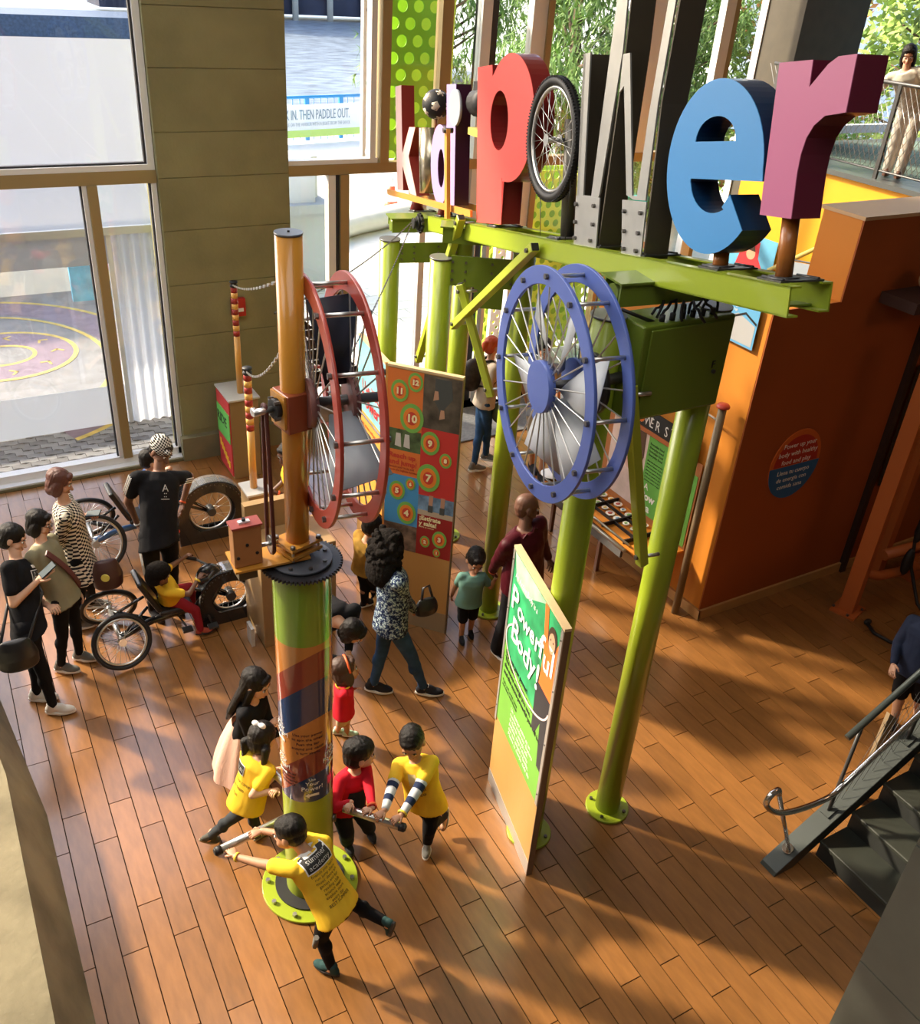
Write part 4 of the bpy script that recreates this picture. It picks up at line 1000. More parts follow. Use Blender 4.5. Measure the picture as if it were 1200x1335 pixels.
B().mm((2.700, 9.47, .45), (2.706, 9.93, .82)).link('green_print', mat('side_green', (.12, .5, .10), rough=.4), sd_)
b = B()
for i in range(6): b.box((2.70, 9.55 + .06 * i, .15 + .035 * i), (.006, .05, .09), rot=None)
b.link('yellow_print', mat('side_yellow', (.85, .55, .05), rough=.4), sd_)
text('print', 'RIDE', ((2.699, 9.92, .62), (0, -1, 0), (0, 0, 1), (-1, 0, 0)), .17, m_black, sd_)
striped_pole('striped_pole', 'striped red and yellow pole on the far cabinet against the concrete pier', 2.90, 9.62, 1.02, 2.33, .035)
cb2 = thing('timber_cabinet', 'silver topped plywood cabinet with the nearer striped pole', 'cabinet', (2.33, 7.5, 0))
o = B().mm((2.24, 7.37, 0), (2.46, 7.62, .99)).link('body', m_ply, cb2); bevel(o, .004, 1)
B().mm((2.225, 7.355, .99), (2.475, 7.635, 1.01)).link('top', m_silver, cb2)
striped_pole('striped_pole', 'nearer striped red and yellow pole beside the yellow mast', 2.335, 7.50, 1.01, 2.24, .035)
cc = thing('timber_cabinet', 'plywood cabinet partly hidden behind the striped column, by the trike stand', 'cabinet', (2.3, 6.5, 0))
o = B().mm((2.0, 6.36, 0), (2.70, 6.86, .98)).link('body', m_ply, cc); bevel(o, .004, 1)
o = B().mm((2.02, 6.80, .98), (2.62, 6.88, 1.25)).link('back_ledge', m_ply, cc)
B().mm((1.90, 6.42, .0), (1.93, 6.55, .20)).link('step_plate', m_silver, cc)
def chain2(label, a, b_, sag): return chain('link_chain', label, a, b_, sag, 36, .007)
chain2('steel chain from the far striped pole to the yellow mast', (2.88, 9.58, 2.30), (1.40, 3.97, 4.17), .04)
chain2('steel chain from the nearer striped pole to the yellow mast', (2.32, 7.47, 2.21), (1.40, 3.96, 3.83), .08)
al = thing('alarm_box', 'small red fire alarm box on the concrete pier', 'alarm', (3.11, 10.18, 1.83))
o = B().mm((3.02, 10.12, 1.74), (3.18, 10.19, 1.95)).link('box', mat('alarm_red', (.45, .02, .02), rough=.4), al); bevel(o, .006, 2)
B().mm((3.05, 10.11, 1.80), (3.15, 10.12, 1.84)).link('label_strip', m_white, al)
# ================================================================ TRIKES
m_frame = mat('trike_black', (.015, .015, .017), rough=.25, coat=.6); m_seat = mat('vinyl_black', (.012, .012, .014), rough=.28, bump=.1, bscale=80)
def trike(name, label, ox, oy, R, L, blue=False, front=True):
    t = thing(name, label, 'tricycle', (ox, oy, 0))
    def T(x, y, z): return V((ox + x, oy + y, z))
    for s_ in (-1, 1):
        axv = V((0, s_ * cos(radians(20)), -sin(radians(20)) * -1 * .0 + -.34 * 1)).normalized()
        axv = V((0.06, s_, .36)).normalized()
        bike_wheel(t, T(0, s_ * .27, R), axv, R, .021, 24, .06)
    b = B(); b.tube([T(0, -.24, R + .0), T(0, .24, R + .0)], .02, 8); b.link('rear_axle', m_steel, t)
    fc = mat('trike_blue', (.05, .13, .32), rough=.3, coat=.5) if blue else m_frame
    b = B(); b.tube([T(0, -.2, R), T(.15, -.1, R - .03), T(.32, 0, R - .06), T(.85, 0, R - .02), T(1.0, 0, R + .25)], .034, 10); b.link('frame_tube', fc, t)
    b = B(); b.tube([T(.0, .2, R), T(.15, .1, R - .03), T(.32, 0, R - .06)], .026, 8); b.tube([T(.05, -.16, R), T(.28, -.08, R + .16)], .014, 6); b.tube([T(.05, .16, R), T(.28, .08, R + .16)], .014, 6); b.link('frame_stay', m_frame, t)
    o = B().box(T(.52, 0, R + .07), (.30, .27, .06)).link('seat', m_seat, t); bevel(o, .025, 3)
    o = B().box(T(.30, 0, R + .27), (.05, .27, .38), rot=Matrix.Rotation(radians(-24), 3, 'Y')).link('backrest', m_seat, t); bevel(o, .02, 3)
    b = B(); b.tube([T(.72, 0, R - .03), T(.9, 0, R + .22), T(.98, 0, R + .33)], .03, 8); b.link('steering_post', m_frame, t)
    b = B(); b.lathe([(0, -.05), (.10, -.045), (.125, 0), (.10, .045), (0, .05)], T(.86, 0, R + .28), (0, 1, 0), 24); b.link('round_guard', m_frame, t)
    b = B(); b.tube([T(.74, -.20, R + .38), T(.80, -.17, R + .36), T(.92, 0, R + .34), T(.80, .17, R + .36), T(.74, .20, R + .38)], .012, 8); b.link('handlebar', m_dsteel, t)
    for s_ in (-1, 1):
        b = B(); b.tube([T(.70, s_ * .215, R + .39), T(.80, s_ * .175, R + .362)], .019, 8); b.link('grip', m_black, t)
    b = B(); b.tube([T(.55, -.02, R - .08), T(.58, -.13, R - .12)], .01, 6); b.box(T(.58, -.17, R - .13), (.09, .07, .02)); b.link('pedal', m_dsteel, t)
    b = B(); b.tube([T(.78, .0, R - .03), T(.82, -.1, R - .18)], .012, 6); b.box(T(.82, -.14, R - .19), (.09, .07, .02)); b.link('pedal', m_dsteel, t)
    return t
def stand(name, label, cx, cy, R, s=1):
    """black roller frame around a spoked wheel with clear guard"""
    t = thing(name, label, 'wheel stand', (cx, cy, 0))
    def T(x, z): return (x, z)
    out = [(-R - .09, 0)] + [(x, z) for x, z in arc(0, R + .06, R + .09, R + .09, 180, 0, 24)] + [(R + .09, 0)]
    hole = arc(0, R + .06, R - .025, R - .025, 0, 360, 40)[:-1]
    hole = [(x, max(z, .13)) for x, z in hole]
    for d in (-.07, .05): B().prism([out, hole], ((cx, cy, 0), (1, 0, 0), (0, 0, 1), (0, -1, 0)), d, d + .02).link('side_plate', m_frame, t)
    bb_ = B()
    for i in range(22):
        x, z = out[2 + i] if 2 + i < len(out) else out[-1]; bb_.cyl((cx + x * .93, cy - .07, R + .06 + (z - R - .06) * .93), (cx + x * .93, cy - .078, R + .06 + (z - R - .06) * .93), .006, n=6)
    bb_.link('rivets', m_bolt, t)
    bike_wheel(t, (cx, cy, R + .06), (0, 1, 0), R, .02, 18, .09)
    n = 20; b = B()
    pts = arc(0, R + .06, R + .11, R + .11, 150, 20, n); vs = []
    for x, z in pts: vs += [(cx + x, cy - .08, z), (cx + x, cy + .08, z)]
    b.add(vs, [(2 * i, 2 * i + 2, 2 * i + 3, 2 * i + 1) for i in range(n)], True)
    b.link('clear_guard', glass('guard_plastic', (.75, .8, .85), .18, haze=.12), t, fix=False)
    b = B(); b.cyl((cx, cy - .06, R + .06), (cx, cy + .06, R + .06), .045, n=18); b.link('hub_drum', m_dsteel, t)
    b = B(); b.tube([(cx - .3, cy, R + .30), (cx, cy - .0, R + .06)], .016, 6); b.tube([(cx - .33, cy, R + .22), (cx, cy, R + .04)], .016, 6); b.link('fork', m_frame, t)
    return t
trike('child_tricycle', 'black low tricycle ridden by the child in yellow, two cambered rear wheels', .835, 6.925, .255, 1.1)
stand('wheel_stand', 'black roller stand holding the front wheel of the nearer tricycle', 1.87, 6.93, .21)
trike('adult_tricycle', 'blue framed tricycle parked behind the checked shirt woman', .93, 8.48, .30, 1.15, blue=True)
stand('wheel_stand', 'larger black roller stand with clear guard near the concrete pier', 2.12, 8.35, .27)

# ================================================================ GRAPHIC PANELS
m_wood = mat('panel_wood', (.47, .25, .075), rough=.45, var=.10, scale=2, stretch=(1, 1, .3), bump=.05)
m_edge = mat('panel_edge_birch', (.58, .43, .24), rough=.5)
m_alu = mat('aluminium_strip', (.45, .43, .40), rough=.35, metal=.6)
class Board:
    """upright board from A (left end seen by the reader) to Bp (right end); u metres from the left, z height"""
    def __init__(s, t, A, Bp, thick=.04):
        s.t = t; s.A = V((*A, 0)); s.B = V((*Bp, 0)); s.d = (s.B - s.A).normalized(); s.L = (s.B - s.A).length
        s.n = V((s.d.y, -s.d.x, 0)); s.th = thick; s.k = 0
    def fr(s, u=0, z=0, o=0): return (s.A + s.d * u + V((0, 0, z)) + s.n * o, s.d, V((0, 0, 1)), s.n)
    def rect(s, name, u0, u1, z0, z1, m, o=.0, th=.002, par=None):
        return B().prism([[(u0, z0), (u1, z0), (u1, z1), (u0, z1)]], s.fr(), s.th / 2 + o, s.th / 2 + o + th).link(name, m, par or s.t)
    def poly(s, name, pts, m, o=.002, th=.0012, holes=(), par=None):
        return B().prism([pts, *holes], s.fr(), s.th / 2 + o, s.th / 2 + o + th).link(name, m, par or s.t)
    def disc(s, name, u, z, r, m, o=.002, th=.0012, rx=1.0): return s.poly(name, E(u, z, r * rx, r, 0, 360, 32)[:-1], m, o, th)
    def txt(s, str_, u, z, size, m, o=.005, align='LEFT', sx=1.0, bold=0, rot=0):
        O, X, Z, N = s.fr(u, z, s.th / 2 + o)
        if rot: X, Z = X * cos(rot) + Z * sin(rot), Z * cos(rot) - X * sin(rot)
        return text('lettering', str_, (O, X, Z, N), size, m, s.t, .0006, align, bold, sx)
m_pw = mat('print_white', (0, 0, 0))
# --- Powerful Body panel
t = thing('info_panel', 'slim upright wooden panel with green Powerful Body poster, nearest to the viewer', 'panel', (2.94, 3.68, 0))
P = Board(t, (3.045, 4.118), (2.83, 3.242), .036)
L = P.L
o = B().prism([[(0, 0), (L, 0), (L, 2.18), (0, 2.18)]], P.fr(), -.018, .018).link('board', m_wood, t)
B().prism([[(-.004, 2.18), (L + .004, 2.18), (L + .004, 2.20), (-.004, 2.20)]], P.fr(), -.022, .024).link('top_edge', m_edge, t)
P.rect('kick_strip', 0, L, 0.0, .13, mat('aluminium_strip', (0, 0, 0)), .0, .003)
P.rect('edge_frame', -.0, .03, .66, 2.175, m_alu, 0, .008); P.rect('edge_frame', L - .035, L, .70, 2.175, m_alu, 0, .008)
B().prism([[(L, 0), (L + .006, 0), (L + .006, 2.18), (L, 2.18)]], P.fr(), -.02, .022).link('end_edge', mat('edge_dark', (.16, .10, .06), rough=.5), t)
for z in (.8, 1.25, 1.7, 2.1):
    for u in (.015, L - .018): B().cyl(P.fr(u, z, .026)[0], P.fr(u, z, .031)[0], .006, n=8).link('screw', m_bolt, t)
m_pg = mat('poster_grass', (.03, .32, .12), rough=.45, var=.5, scale=5); m_pl = mat('poster_lime', (.16, .42, .05), rough=.45, var=.1, scale=2)
P.rect('poster_green', .03, L - .035, 1.33, 2.17, m_pg, 0, .003); P.rect('poster_lime', .03, L - .035, .70, 1.33, m_pl, 0, .003)
P.poly('pale_meadow', [(.03, 2.17), (.10, 1.98), (.3, 1.98), (.5, 2.1), (.62, 2.17)], mat('poster_mist', (.36, .58, .40), rough=.5, var=.3, scale=6), .003, .001)
P.poly('lime_swoosh', [(.03, 1.42), (.12, 1.34), (.4, 1.27), (.75, 1.15), (L - .035, 1.0), (L - .035, 1.33), (.03, 1.33)], m_pl, .0035, .001)
m_or = mat('shirt_orange', (.85, .16, .03), rough=.5); m_skin_p = mat('poster_skin', (.62, .32, .2), rough=.5)
P.poly('child_trousers', [(.62, 1.60), (.86, 1.60), (.86, .98), (.80, .98), (.76, 1.32), (.70, 1.18), (.64, 1.18)], mat('poster_black', (.02, .02, .025), rough=.5), .0045)
P.poly('child_jumper', [(.60, 2.17), (.66, 2.17), (.70, 1.98), (.80, 1.92), (.865, 2.05), (.865, 1.58), (.66, 1.58), (.67, 1.82)], m_or, .005)
P.poly('child_hair', E(.77, 2.0, .07, .10, 0, 360, 24)[:-1], mat('poster_hair', (.05, .025, .012), rough=.6), .0062)
P.poly('child_face', E(.77, 1.98, .05, .075, 0, 360, 24)[:-1], m_skin_p, .0074)
P.poly('child_smile', E(.77, 1.95, .026, .018, 180, 360, 10), m_pw, .0087); 
for u in (.75, .79): P.disc('child_eye', u, 2.0, .007, MATS['poster_black'], .0087)
hp = arc(.45, 1.5, .42, .22, 140, 355, 40); hp2 = arc(.45, 1.5, .405, .205, 140, 355, 40)
P.poly('hoop', hp + hp2[::-1], mat('hoop_pink', (.85, .62, .6), rough=.4), .0065)
P.txt('An Active Body is a', .08, 2.0, .062, m_pw, sx=.85)
x = .06
for ch, s_, dz, w_ in (('P', .25, 0, .128), ('o', .19, .0, .108), ('w', .17, -.01, .13), ('e', .18, .0, .10), ('r', .2, -.005, .072), ('f', .27, .0, .078), ('u', .22, -.03, .115), ('l', .26, .0, .06)):
    P.txt(ch, x, 1.76 + dz, s_ * 1.04, m_pw, .009, sx=1.0, bold=.0035); x += w_
x = .12
for ch, s_, dz, w_ in (('B', .25, 0, .135), ('o', .19, 0, .11), ('d', .23, -.01, .12), ('y', .22, .0, .11), ('!', .27, -.03, .08)):
    P.txt(ch, x, 1.535 + dz, s_ * 1.04, m_pw, .009, sx=1.0, bold=.0035); x += w_
for k, s_ in enumerate(('Explore your power!', 'The more ways you move,', 'the more energy you use,', 'and the more powerful you will be.')): P.txt(s_, .07, 1.34 - .058 * k, .054, m_black, .006, sx=.95, bold=.001)
for k, s_ in enumerate(('Push, pull, pedal, jump', 'and reach with friends')): P.txt(s_, .07, 1.09 - .035 * k, .034, m_black, .006)
for k, s_ in enumerate(('Un cuerpo activo es un', 'cuerpo poderoso. Explora', 'tu fuerza: empuja, jala,', 'pedalea, salta y alcanza', 'con tus amigos y familia.', 'Mueve tu cuerpo cada dia')): P.txt(s_, .28, .99 - .045 * k, .042, m_pw, .006)
# --- number panel (V of two boards)
t = thing('number_panel', 'orange and red reach and jump board with twelve numbered targets', 'panel', (3.4, 6.1, 0))
P = Board(t, (3.172, 6.348), (3.60, 5.862), .036); L = P.L
B().prism([[(0, 0), (L, 0), (L, 2.59), (0, 2.59)]], P.fr(), -.018, .018).link('board', m_wood, t)
B().prism([[(-.006, 2.59), (L + .006, 2.59), (L + .006, 2.61), (-.006, 2.61)]], P.fr(), -.024, .024).link('top_edge', m_edge, t)
P.rect('kick_strip', 0, L, 0, .22, mat('strip_tan', (.36, .27, .16), rough=.4, metal=.3), 0, .003)
B().prism([[(L, 0), (L + .008, 0), (L + .008, 2.59), (L, 2.59)]], P.fr(), -.022, .022).link('end_edge', MATS['edge_dark'], t)
cO = mat('num_orange', (.66, .17, .035), rough=.5); cR = mat('num_red', (.52, .035, .03), rough=.5); cD = mat('num_darkred', (.30, .015, .015), rough=.5)
cB = mat('num_blue', (.06, .28, .55), rough=.5); cG = mat('num_green', (.17, .42, .08), rough=.5); cRi = mat('num_ringorange', (.75, .22, .03), rough=.5); cRc = mat('num_centre', (.55, .05, .03), rough=.5); cC = mat('num_cream', (.82, .75, .42), rough=.5)
h = L * .49
for a in ((0, h, 2.04, 2.58, cO), (0, h, 1.60, 1.84, cO), (0, h, 1.10, 1.60, cB), (h, L, 1.45, 2.10, cR), (h, L, .83, 1.25, cD)): P.rect('poster_field', a[0], a[1], a[2], a[3], a[4])
P.rect('photo_jumper', h, L, 2.10, 2.58, mat('photo_dark', (.09, .075, .055), rough=.5, var=.7, scale=6)); P.rect('photo_grass', 0, h, 1.84, 2.04, mat('photo_green', (.06, .10, .04), rough=.5, var=.7, scale=12))
P.rect('photo_water', h, L, 1.25, 1.45, mat('photo_blue', (.14, .24, .36), rough=.5, var=.5, scale=12)); P.rect('photo_crowd', 0, h, .83, 1.10, mat('photo_brown', (.15, .10, .07), rough=.5, var=.8, scale=12))
P.rect('photo_sand', h, L, 1.25, 1.30, mat('photo_tan', (.45, .36, .26), rough=.5), .001)
mSk = mat('print_shoe', (.55, .52, .48), rough=.5); mSk2 = mat('print_leg', (.45, .25, .16), rough=.5); mTr = mat('print_trousers', (.06, .07, .07), rough=.5)
P.poly('printed_trousers', [(h + .1, 2.56), (h + .24, 2.56), (h + .26, 2.40), (h + .16, 2.26), (h + .1, 2.36)], mTr)
for u, z in ((h + .09, 2.36), (h + .15, 2.20)): P.poly('printed_shoe', [(u, z), (u + .05, z + .02), (u + .04, z + .09), (u + .01, z + .09)], mSk2, .0035)
for u in (.08, .16): P.poly('printed_shoe', [(u, 1.88), (u + .06, 1.87), (u + .05, 2.0), (u + .01, 2.0)], mSk)
for u in (h + .10, h + .21): P.poly('printed_leg', [(u, 1.34), (u + .035, 1.34), (u + .04, 1.46), (u, 1.46)], mSk2); P.poly('printed_sole', [(u - .005, 1.29), (u + .04, 1.29), (u + .04, 1.36), (u - .005, 1.36)], mTr, .0035)
for s_, u, z, r in (('11', .17, 2.39, .10), ('12', .38, 2.49, .085), ('10', .35, 2.16, .135), ('9', .62, 1.965, .11), ('8', .845, 1.83, .07), ('7', .62, 1.63, .135), ('6', .37, 1.53, .06), ('5', .18, 1.44, .095), ('4', .33, 1.23, .115), ('3', .83, 1.03, .088), ('2', .62, .975, .06), ('1', .80, .885, .045)):
    u *= L; gu = r * .78
    P.disc('target_ring', u, z, r, cG, .004, rx=.78); P.disc('target_ring', u, z, r * .72, cRi, .0055, rx=.78); P.disc('target_ring', u, z, r * .45, cRc, .007, rx=.78)
    P.txt(s_, u, z - r * .24, r * .72, cC, .009, 'CENTER', bold=.004)
P.txt('Reach up', .03, 1.765, .066, cRc, .005, bold=.002); P.txt('and jump!', .03, 1.70, .066, cRc, .005, bold=.002)
P.txt('Stretch your body and', .03, 1.665, .026, cD, .005); P.txt('touch the highest number', .03, 1.635, .026, cD, .005)
P.txt('¡Estírate', h + .02, 1.20, .060, cC, .005, bold=.002); P.txt('y salta!', h + .02, 1.145, .060, cC, .005, bold=.002)
P.txt('Estira tu cuerpo', h + .02, 1.12, .022, cC, .005)
Q = Board(t, (3.235, 7.05), (3.165, 6.36), .036); LQ = Q.L
B().prism([[(0, 0), (LQ, 0), (LQ, 2.59), (0, 2.59)]], Q.fr(), -.018, .018).link('board', mat('panel_wood_light', (.70, .42, .14), rough=.45, var=.06), t)
B().prism([[(0, 2.59), (LQ, 2.59), (LQ, 2.61), (0, 2.61)]], Q.fr(), -.024, .024).link('top_edge', m_edge, t)
Q.rect('poster_teal', .0, LQ, 1.95, 2.585, mat('poster_teal', (.20, .50, .55), rough=.5, var=.35, scale=6)); Q.rect('poster_orange', 0, LQ, .83, 1.95, mat('poster_orange', (.75, .30, .05), rough=.5))
Q.poly('swoosh', [(0, 1.95), (.2, 2.05), (.4, 1.96), (.69, 2.0), (.69, 1.93), (0, 1.93)], MATS['poster_teal'], .003)
Q.txt('Use Your', .12, 2.15, .13, mat('print_red', (.6, .02, .02), rough=.5)); Q.txt('Power!', .12, 2.0, .17, MATS['print_red'], bold=.003)
for k in range(6): Q.txt('Reach, stretch and jump up', .08, 1.8 - .07 * k, .045, cD)
# ================================================================ RIGHT SIDE: ORANGE ROOM BLOCK
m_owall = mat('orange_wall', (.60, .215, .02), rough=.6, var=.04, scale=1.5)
m_oshade = mat('orange_wall_shade', (.33, .075, .012), rough=.6, var=.06, scale=1.2, bump=.05, bscale=90)  # orange wall again, with the shade of its camera-facing side in the colour
m_maple = mat('maple_base', (.50, .28, .10), rough=.5, var=.08)
wr = struct(B().mm((6.0, 5.0, 0), (10.22, 5.35, 3.17)).mm((6.0, 5.3, 0), (6.35, 7.2, 3.17)), 'wall_right_block', m_owall)
struct(B().mm((6.002, 4.985, 0), (10.22, 5.0, 3.17)), 'wall_side_shade', m_oshade)  # thin facing sheet carrying the painted shade
struct(B().mm((6.80, 4.99, 3.17), (10.22, 5.40, 3.86)), 'wall_right_parapet', m_owall)
struct(B().mm((6.802, 4.975, 3.17), (10.22, 4.99, 3.86)), 'wall_parapet_shade', m_oshade)  # same painted shade on the parapet front
struct(B().mm((6.79, 4.965, 3.86), (10.22, 5.43, 3.89)), 'trim_4', mat('parapet_cap', (.55, .36, .2), rough=.5))
struct(B().mm((5.975, 4.96, 0), (10.22, 4.985, .11)).mm((5.975, 4.96, 0), (6.0, 7.2, .11)), 'baseboard_right', m_maple)
struct(B().mm((8.05, 4.93, 0), (8.12, 4.985, 3.17)), 'trim_5', mat('trim_black', (.03, .015, .01), rough=.5))
# oval sign on the shaded face
def oval_sign(label, O, X, N, w, h):
    t = thing('oval_sign', label, 'sign', tuple(O)); fr = (V(O), V(X), V((0, 0, 1)), V(N))
    up = arc(0, 0, w, h, 0, 180, 24); lo = arc(0, 0, w * .99, h, 180, 360, 24)
    B().prism([E(0, 0, w, h, 0, 360, 40)[:-1]], fr, 0, .012).link('backing', mat('sign_orange', (.60, .13, .02), rough=.5), t)
    B().prism([arc(0, .0, w * .88, h * .84, 0, 180, 24)], fr, .012, .015).link('red_half', mat('sign_red', (.42, .03, .02), rough=.5), t)
    B().prism([arc(0, -.01, w, h, 180, 360, 24)], fr, .012, .016).link('blue_half', mat('sign_blue', (.02, .12, .33), rough=.5), t)
    for k, s_ in enumerate(('Power up your', 'body with healthy', 'food and play')): text('lettering', s_, (V(O) + V((0, 0, h * (.52 - .24 * k))) + V(N) * .016, V(X), V((0, 0, 1)), V(N)), h * .2, m_pw, t, .0006, 'CENTER')
    for k, s_ in enumerate(('Llena tu cuerpo', 'de energia con', 'comida sana')): text('lettering', s_, (V(O) + V((0, 0, -h * (.27 + .22 * k))) + V(N) * .017, V(X), V((0, 0, 1)), V(N)), h * .19, m_pw, t, .0006, 'CENTER')
oval_sign('round red and blue text sign on the shaded orange wall', (6.80, 4.985, 1.60), (1, 0, 0), (0, -1, 0), .33, .36)
oval_sign('round red and blue text sign on the sunlit orange wall behind the blue wheel', (6.0, 6.95, 1.55), (0, -1, 0), (-1, 0, 0), .34, .40)
# POWER STATION display
t = thing('power_station', 'POWER STATION display with child portrait posters and slanted bin shelf on the orange wall', 'display', (5.9, 6.0, 0))
P = Board(t, (5.97, 7.05), (5.97, 5.32), .02); L = P.L
P.rect('back_board', 0, L, .62, 1.58, mat('display_wood', (.40, .15, .05), rough=.5))
P.rect('header', .40, L - .10, 1.60, 1.80, m_black, .01, .01); P.rect('header_rail', .40, L - .08, 1.555, 1.60, mat('rail_brown', (.40, .12, .04), rough=.4), .008, .02)
x = .70
for ch, s_ in (('P', .17), ('O', .15), ('W', .16), ('E', .15), ('R', .15), (' ', .1), ('S', .15), ('T', .17), ('A', .15), ('T', .15), ('I', .15), ('O', .15), ('N', .15)):
    if x > L - .15: break
    P.txt(ch, x, 1.635, s_, m_pw, .022, sx=.75); x += .085 if ch not in ' I' else .05
P.poly('target_ring', E(.825, 1.69, .05, .055, 0, 360, 20)[:-1], mat('sign_orange', (0, 0, 0)), .021, .002)
P.rect('portrait_poster', .42, .98, .70, 1.54, mat('portrait_pale', (.66, .52, .48), rough=.5, var=.25, scale=3), .006)
P.poly('portrait_hair', [(.70, 1.54), (.93, 1.54), (.95, 1.28), (.90, 1.12), (.88, 1.35), (.82, 1.46), (.70, 1.5)], mat('portrait_hair', (.10, .05, .03), rough=.5), .010)
P.poly('portrait_face', E(.76, 1.26, .13, .2, 0, 360, 24)[:-1], mat('portrait_skin', (.68, .42, .33), rough=.5), .009)
for u in (.71, .81): P.disc('portrait_eye', u, 1.31, .014, MATS['portrait_hair'], .0115)
P.poly('portrait_mouth', E(.76, 1.15, .03, .012, 0, 360, 12)[:-1], MATS['print_red'], .0115)
P.rect('green_poster', .98, 1.32, .70, 1.54, mat('poster_green2', (.13, .40, .07), rough=.5), .006); P.rect('green_poster', 1.42, L - .02, .65, 1.44, MATS['poster_green2'], .006)
for k in range(4): P.txt('Everyday food', 1.01, 1.46 - .04 * k, .036, m_black, .011)
for k in range(7): P.txt('gives you power to play', 1.01, 1.28 - .036 * k, .024, m_black, .011)
P.txt('A', 1.03, .97, .10, m_pw, .011); P.txt('Pow', 1.0, .86, .12, m_pw, .011, bold=.004); P.txt('Sna', 1.0, .74, .12, m_pw, .011, bold=.004)
for k in range(8): P.txt('snack ideas', 1.46, 1.38 - .04 * k, .026, m_black, .011)
P.rect('bin_window', 1.40, 1.54, 1.50, 1.66, mat('box_red', (0, 0, 0)), .012, .02)
P.rect('card_holder', 1.50, 1.58, .80, 1.02, mat('num_red', (0, 0, 0)), .04, .01)
# shelf
sh = B(); sh.prism([[(0, .60), (L, .60), (L, .625), (0, .625)]], P.fr(), .01, .50); sh.link('shelf_board', m_owall, t)
sh = B(); sh.prism([[(0, .46), (L * .8, .46), (L * .8, .58), (0, .58)]], P.fr(), .48, .51); sh.link('front_rail', mat('dark_steel', (0, 0, 0)), t)
B().tube([P.fr(0, .60, .54)[0], P.fr(L * .85, .60, .54)[0]], .02, 8).link('steel_tube', m_steel, t); B().tube([P.fr(0, .66, .50)[0], P.fr(L * .85, .66, .50)[0]], .012, 8).link('steel_tube', m_steel, t)
for k in range(5): B().prism([[(L * .8 * k / 4 - .008, .625), (L * .8 * k / 4 + .008, .625), (L * .8 * k / 4 + .008, .67), (L * .8 * k / 4 - .008, .67)]], P.fr(), .02, .50).link('divider', m_black, t)
for w_ in (.18, .34): B().prism([[(0, .625), (L * .8, .625), (L * .8, .66), (0, .66)]], P.fr(), w_, w_ + .012).link('divider', m_black, t)
for u in (.10, .95): B().mm(P.fr(u, 0, .40)[0] - V((.02, .02, 0)), P.fr(u, .6, .40)[0] + V((.02, .02, 0))).link('leg', mat('leg_brown', (.12, .05, .03), rough=.4), t)
B().tube([P.fr(-.55, .42, .45)[0], P.fr(.3, .42, .45)[0]], .018, 8).link('steel_tube', mat('tube_rust', (.2, .08, .05), rough=.4), t)
rng = random.Random(11); gcol = [mat('food_%s' % n, c, rough=.5) for n, c in (('white', (.75, .72, .65)), ('green', (.2, .4, .1)), ('yellow', (.75, .5, .1)), ('red', (.5, .08, .05)), ('blue', (.15, .3, .45)))]
for i in range(22):
    u = .08 + (i % 11) * .115; w_ = .10 + .16 * (i // 11) + rng.uniform(-.02, .02); O, X, Z, N = P.fr(u, .640, w_)
    r = rng.uniform(.03, .05); b = B(); b.cyl(O, O + V((0, 0, .012)), r, n=14); c = b.link('food_card', gcol[0], None)
    tag(c, '%s food picture disc, %s row of the slanted shelf, %s from its far end' % (('green', 'yellow', 'red', 'blue')[i % 4], ('back', 'front')[i // 11], ('first', 'second', 'third', 'fourth', 'fifth', 'sixth', 'seventh', 'eighth', 'ninth', 'tenth', 'eleventh')[i % 11]), 'card', 'food picture discs on the display shelf')
    b = B(); b.m = 0; b.ball(O + V((0, 0, .013)), (r * .6, r * .45, .006), 10, 5); b.link('printed_food', gcol[1 + i % 4], c)
# white plate near the far end
pt = thing('white_plate', 'white play plate at the far end of the display shelf', 'plate', tuple(P.fr(.02, .63, .3)[0])); B().lathe([(0, 0), (.09, .002), (.12, .014), (.12, .018), (0, .006)], P.fr(.0, .68, .42)[0], n=24).link('dish', m_white, pt)
# pipe rail post with red cap
t = thing('capped_pipe', 'tall grey brown pipe with a round red cap on the orange wall corner', 'pipe', (5.86, 5.16, 0))
B().cyl((5.86, 5.16, 0), (5.86, 5.16, 2.26), .038, n=18).link('pipe', mat('pipe_grey', (.20, .15, .09), rough=.4, metal=.3), t)
B().lathe([(0, .035), (.05, .03), (.062, .01), (.06, 0), (0, 0)], (5.86, 5.16, 2.26), n=20).link('cap', mat('cap_red', (.5, .06, .04), rough=.4), t)
B().cyl((5.86, 5.16, 2.12), (5.9, 5.62, 2.12), .012, n=8).link('bracket', m_steel, t)
# blue notice board high on the corner
t = thing('blue_notice', 'blue and grey notice hanging high on the orange wall corner', 'sign', (5.98, 5.3, 3.0))
P = Board(t, (5.975, 5.60), (5.975, 5.09), .02)
P.rect('sheet', 0, P.L, 2.80, 3.17, mat('notice_blue', (.12, .38, .66), rough=.5)); P.poly('grey_house', [(.03, 2.82), (.49, 2.82), (.49, 3.0), (.28, 3.06), (.03, 2.93)], mat('notice_grey', (.42, .43, .45), rough=.5)); P.poly('black_roof', [(.22, 3.0), (.36, 3.07), (.5, 3.01), (.5, 3.03), (.36, 3.09), (.22, 3.02)], m_black, .0035)
for k in range(3): P.txt('Climb up high', .1, 3.14 - .035 * k, .03, m_pw)
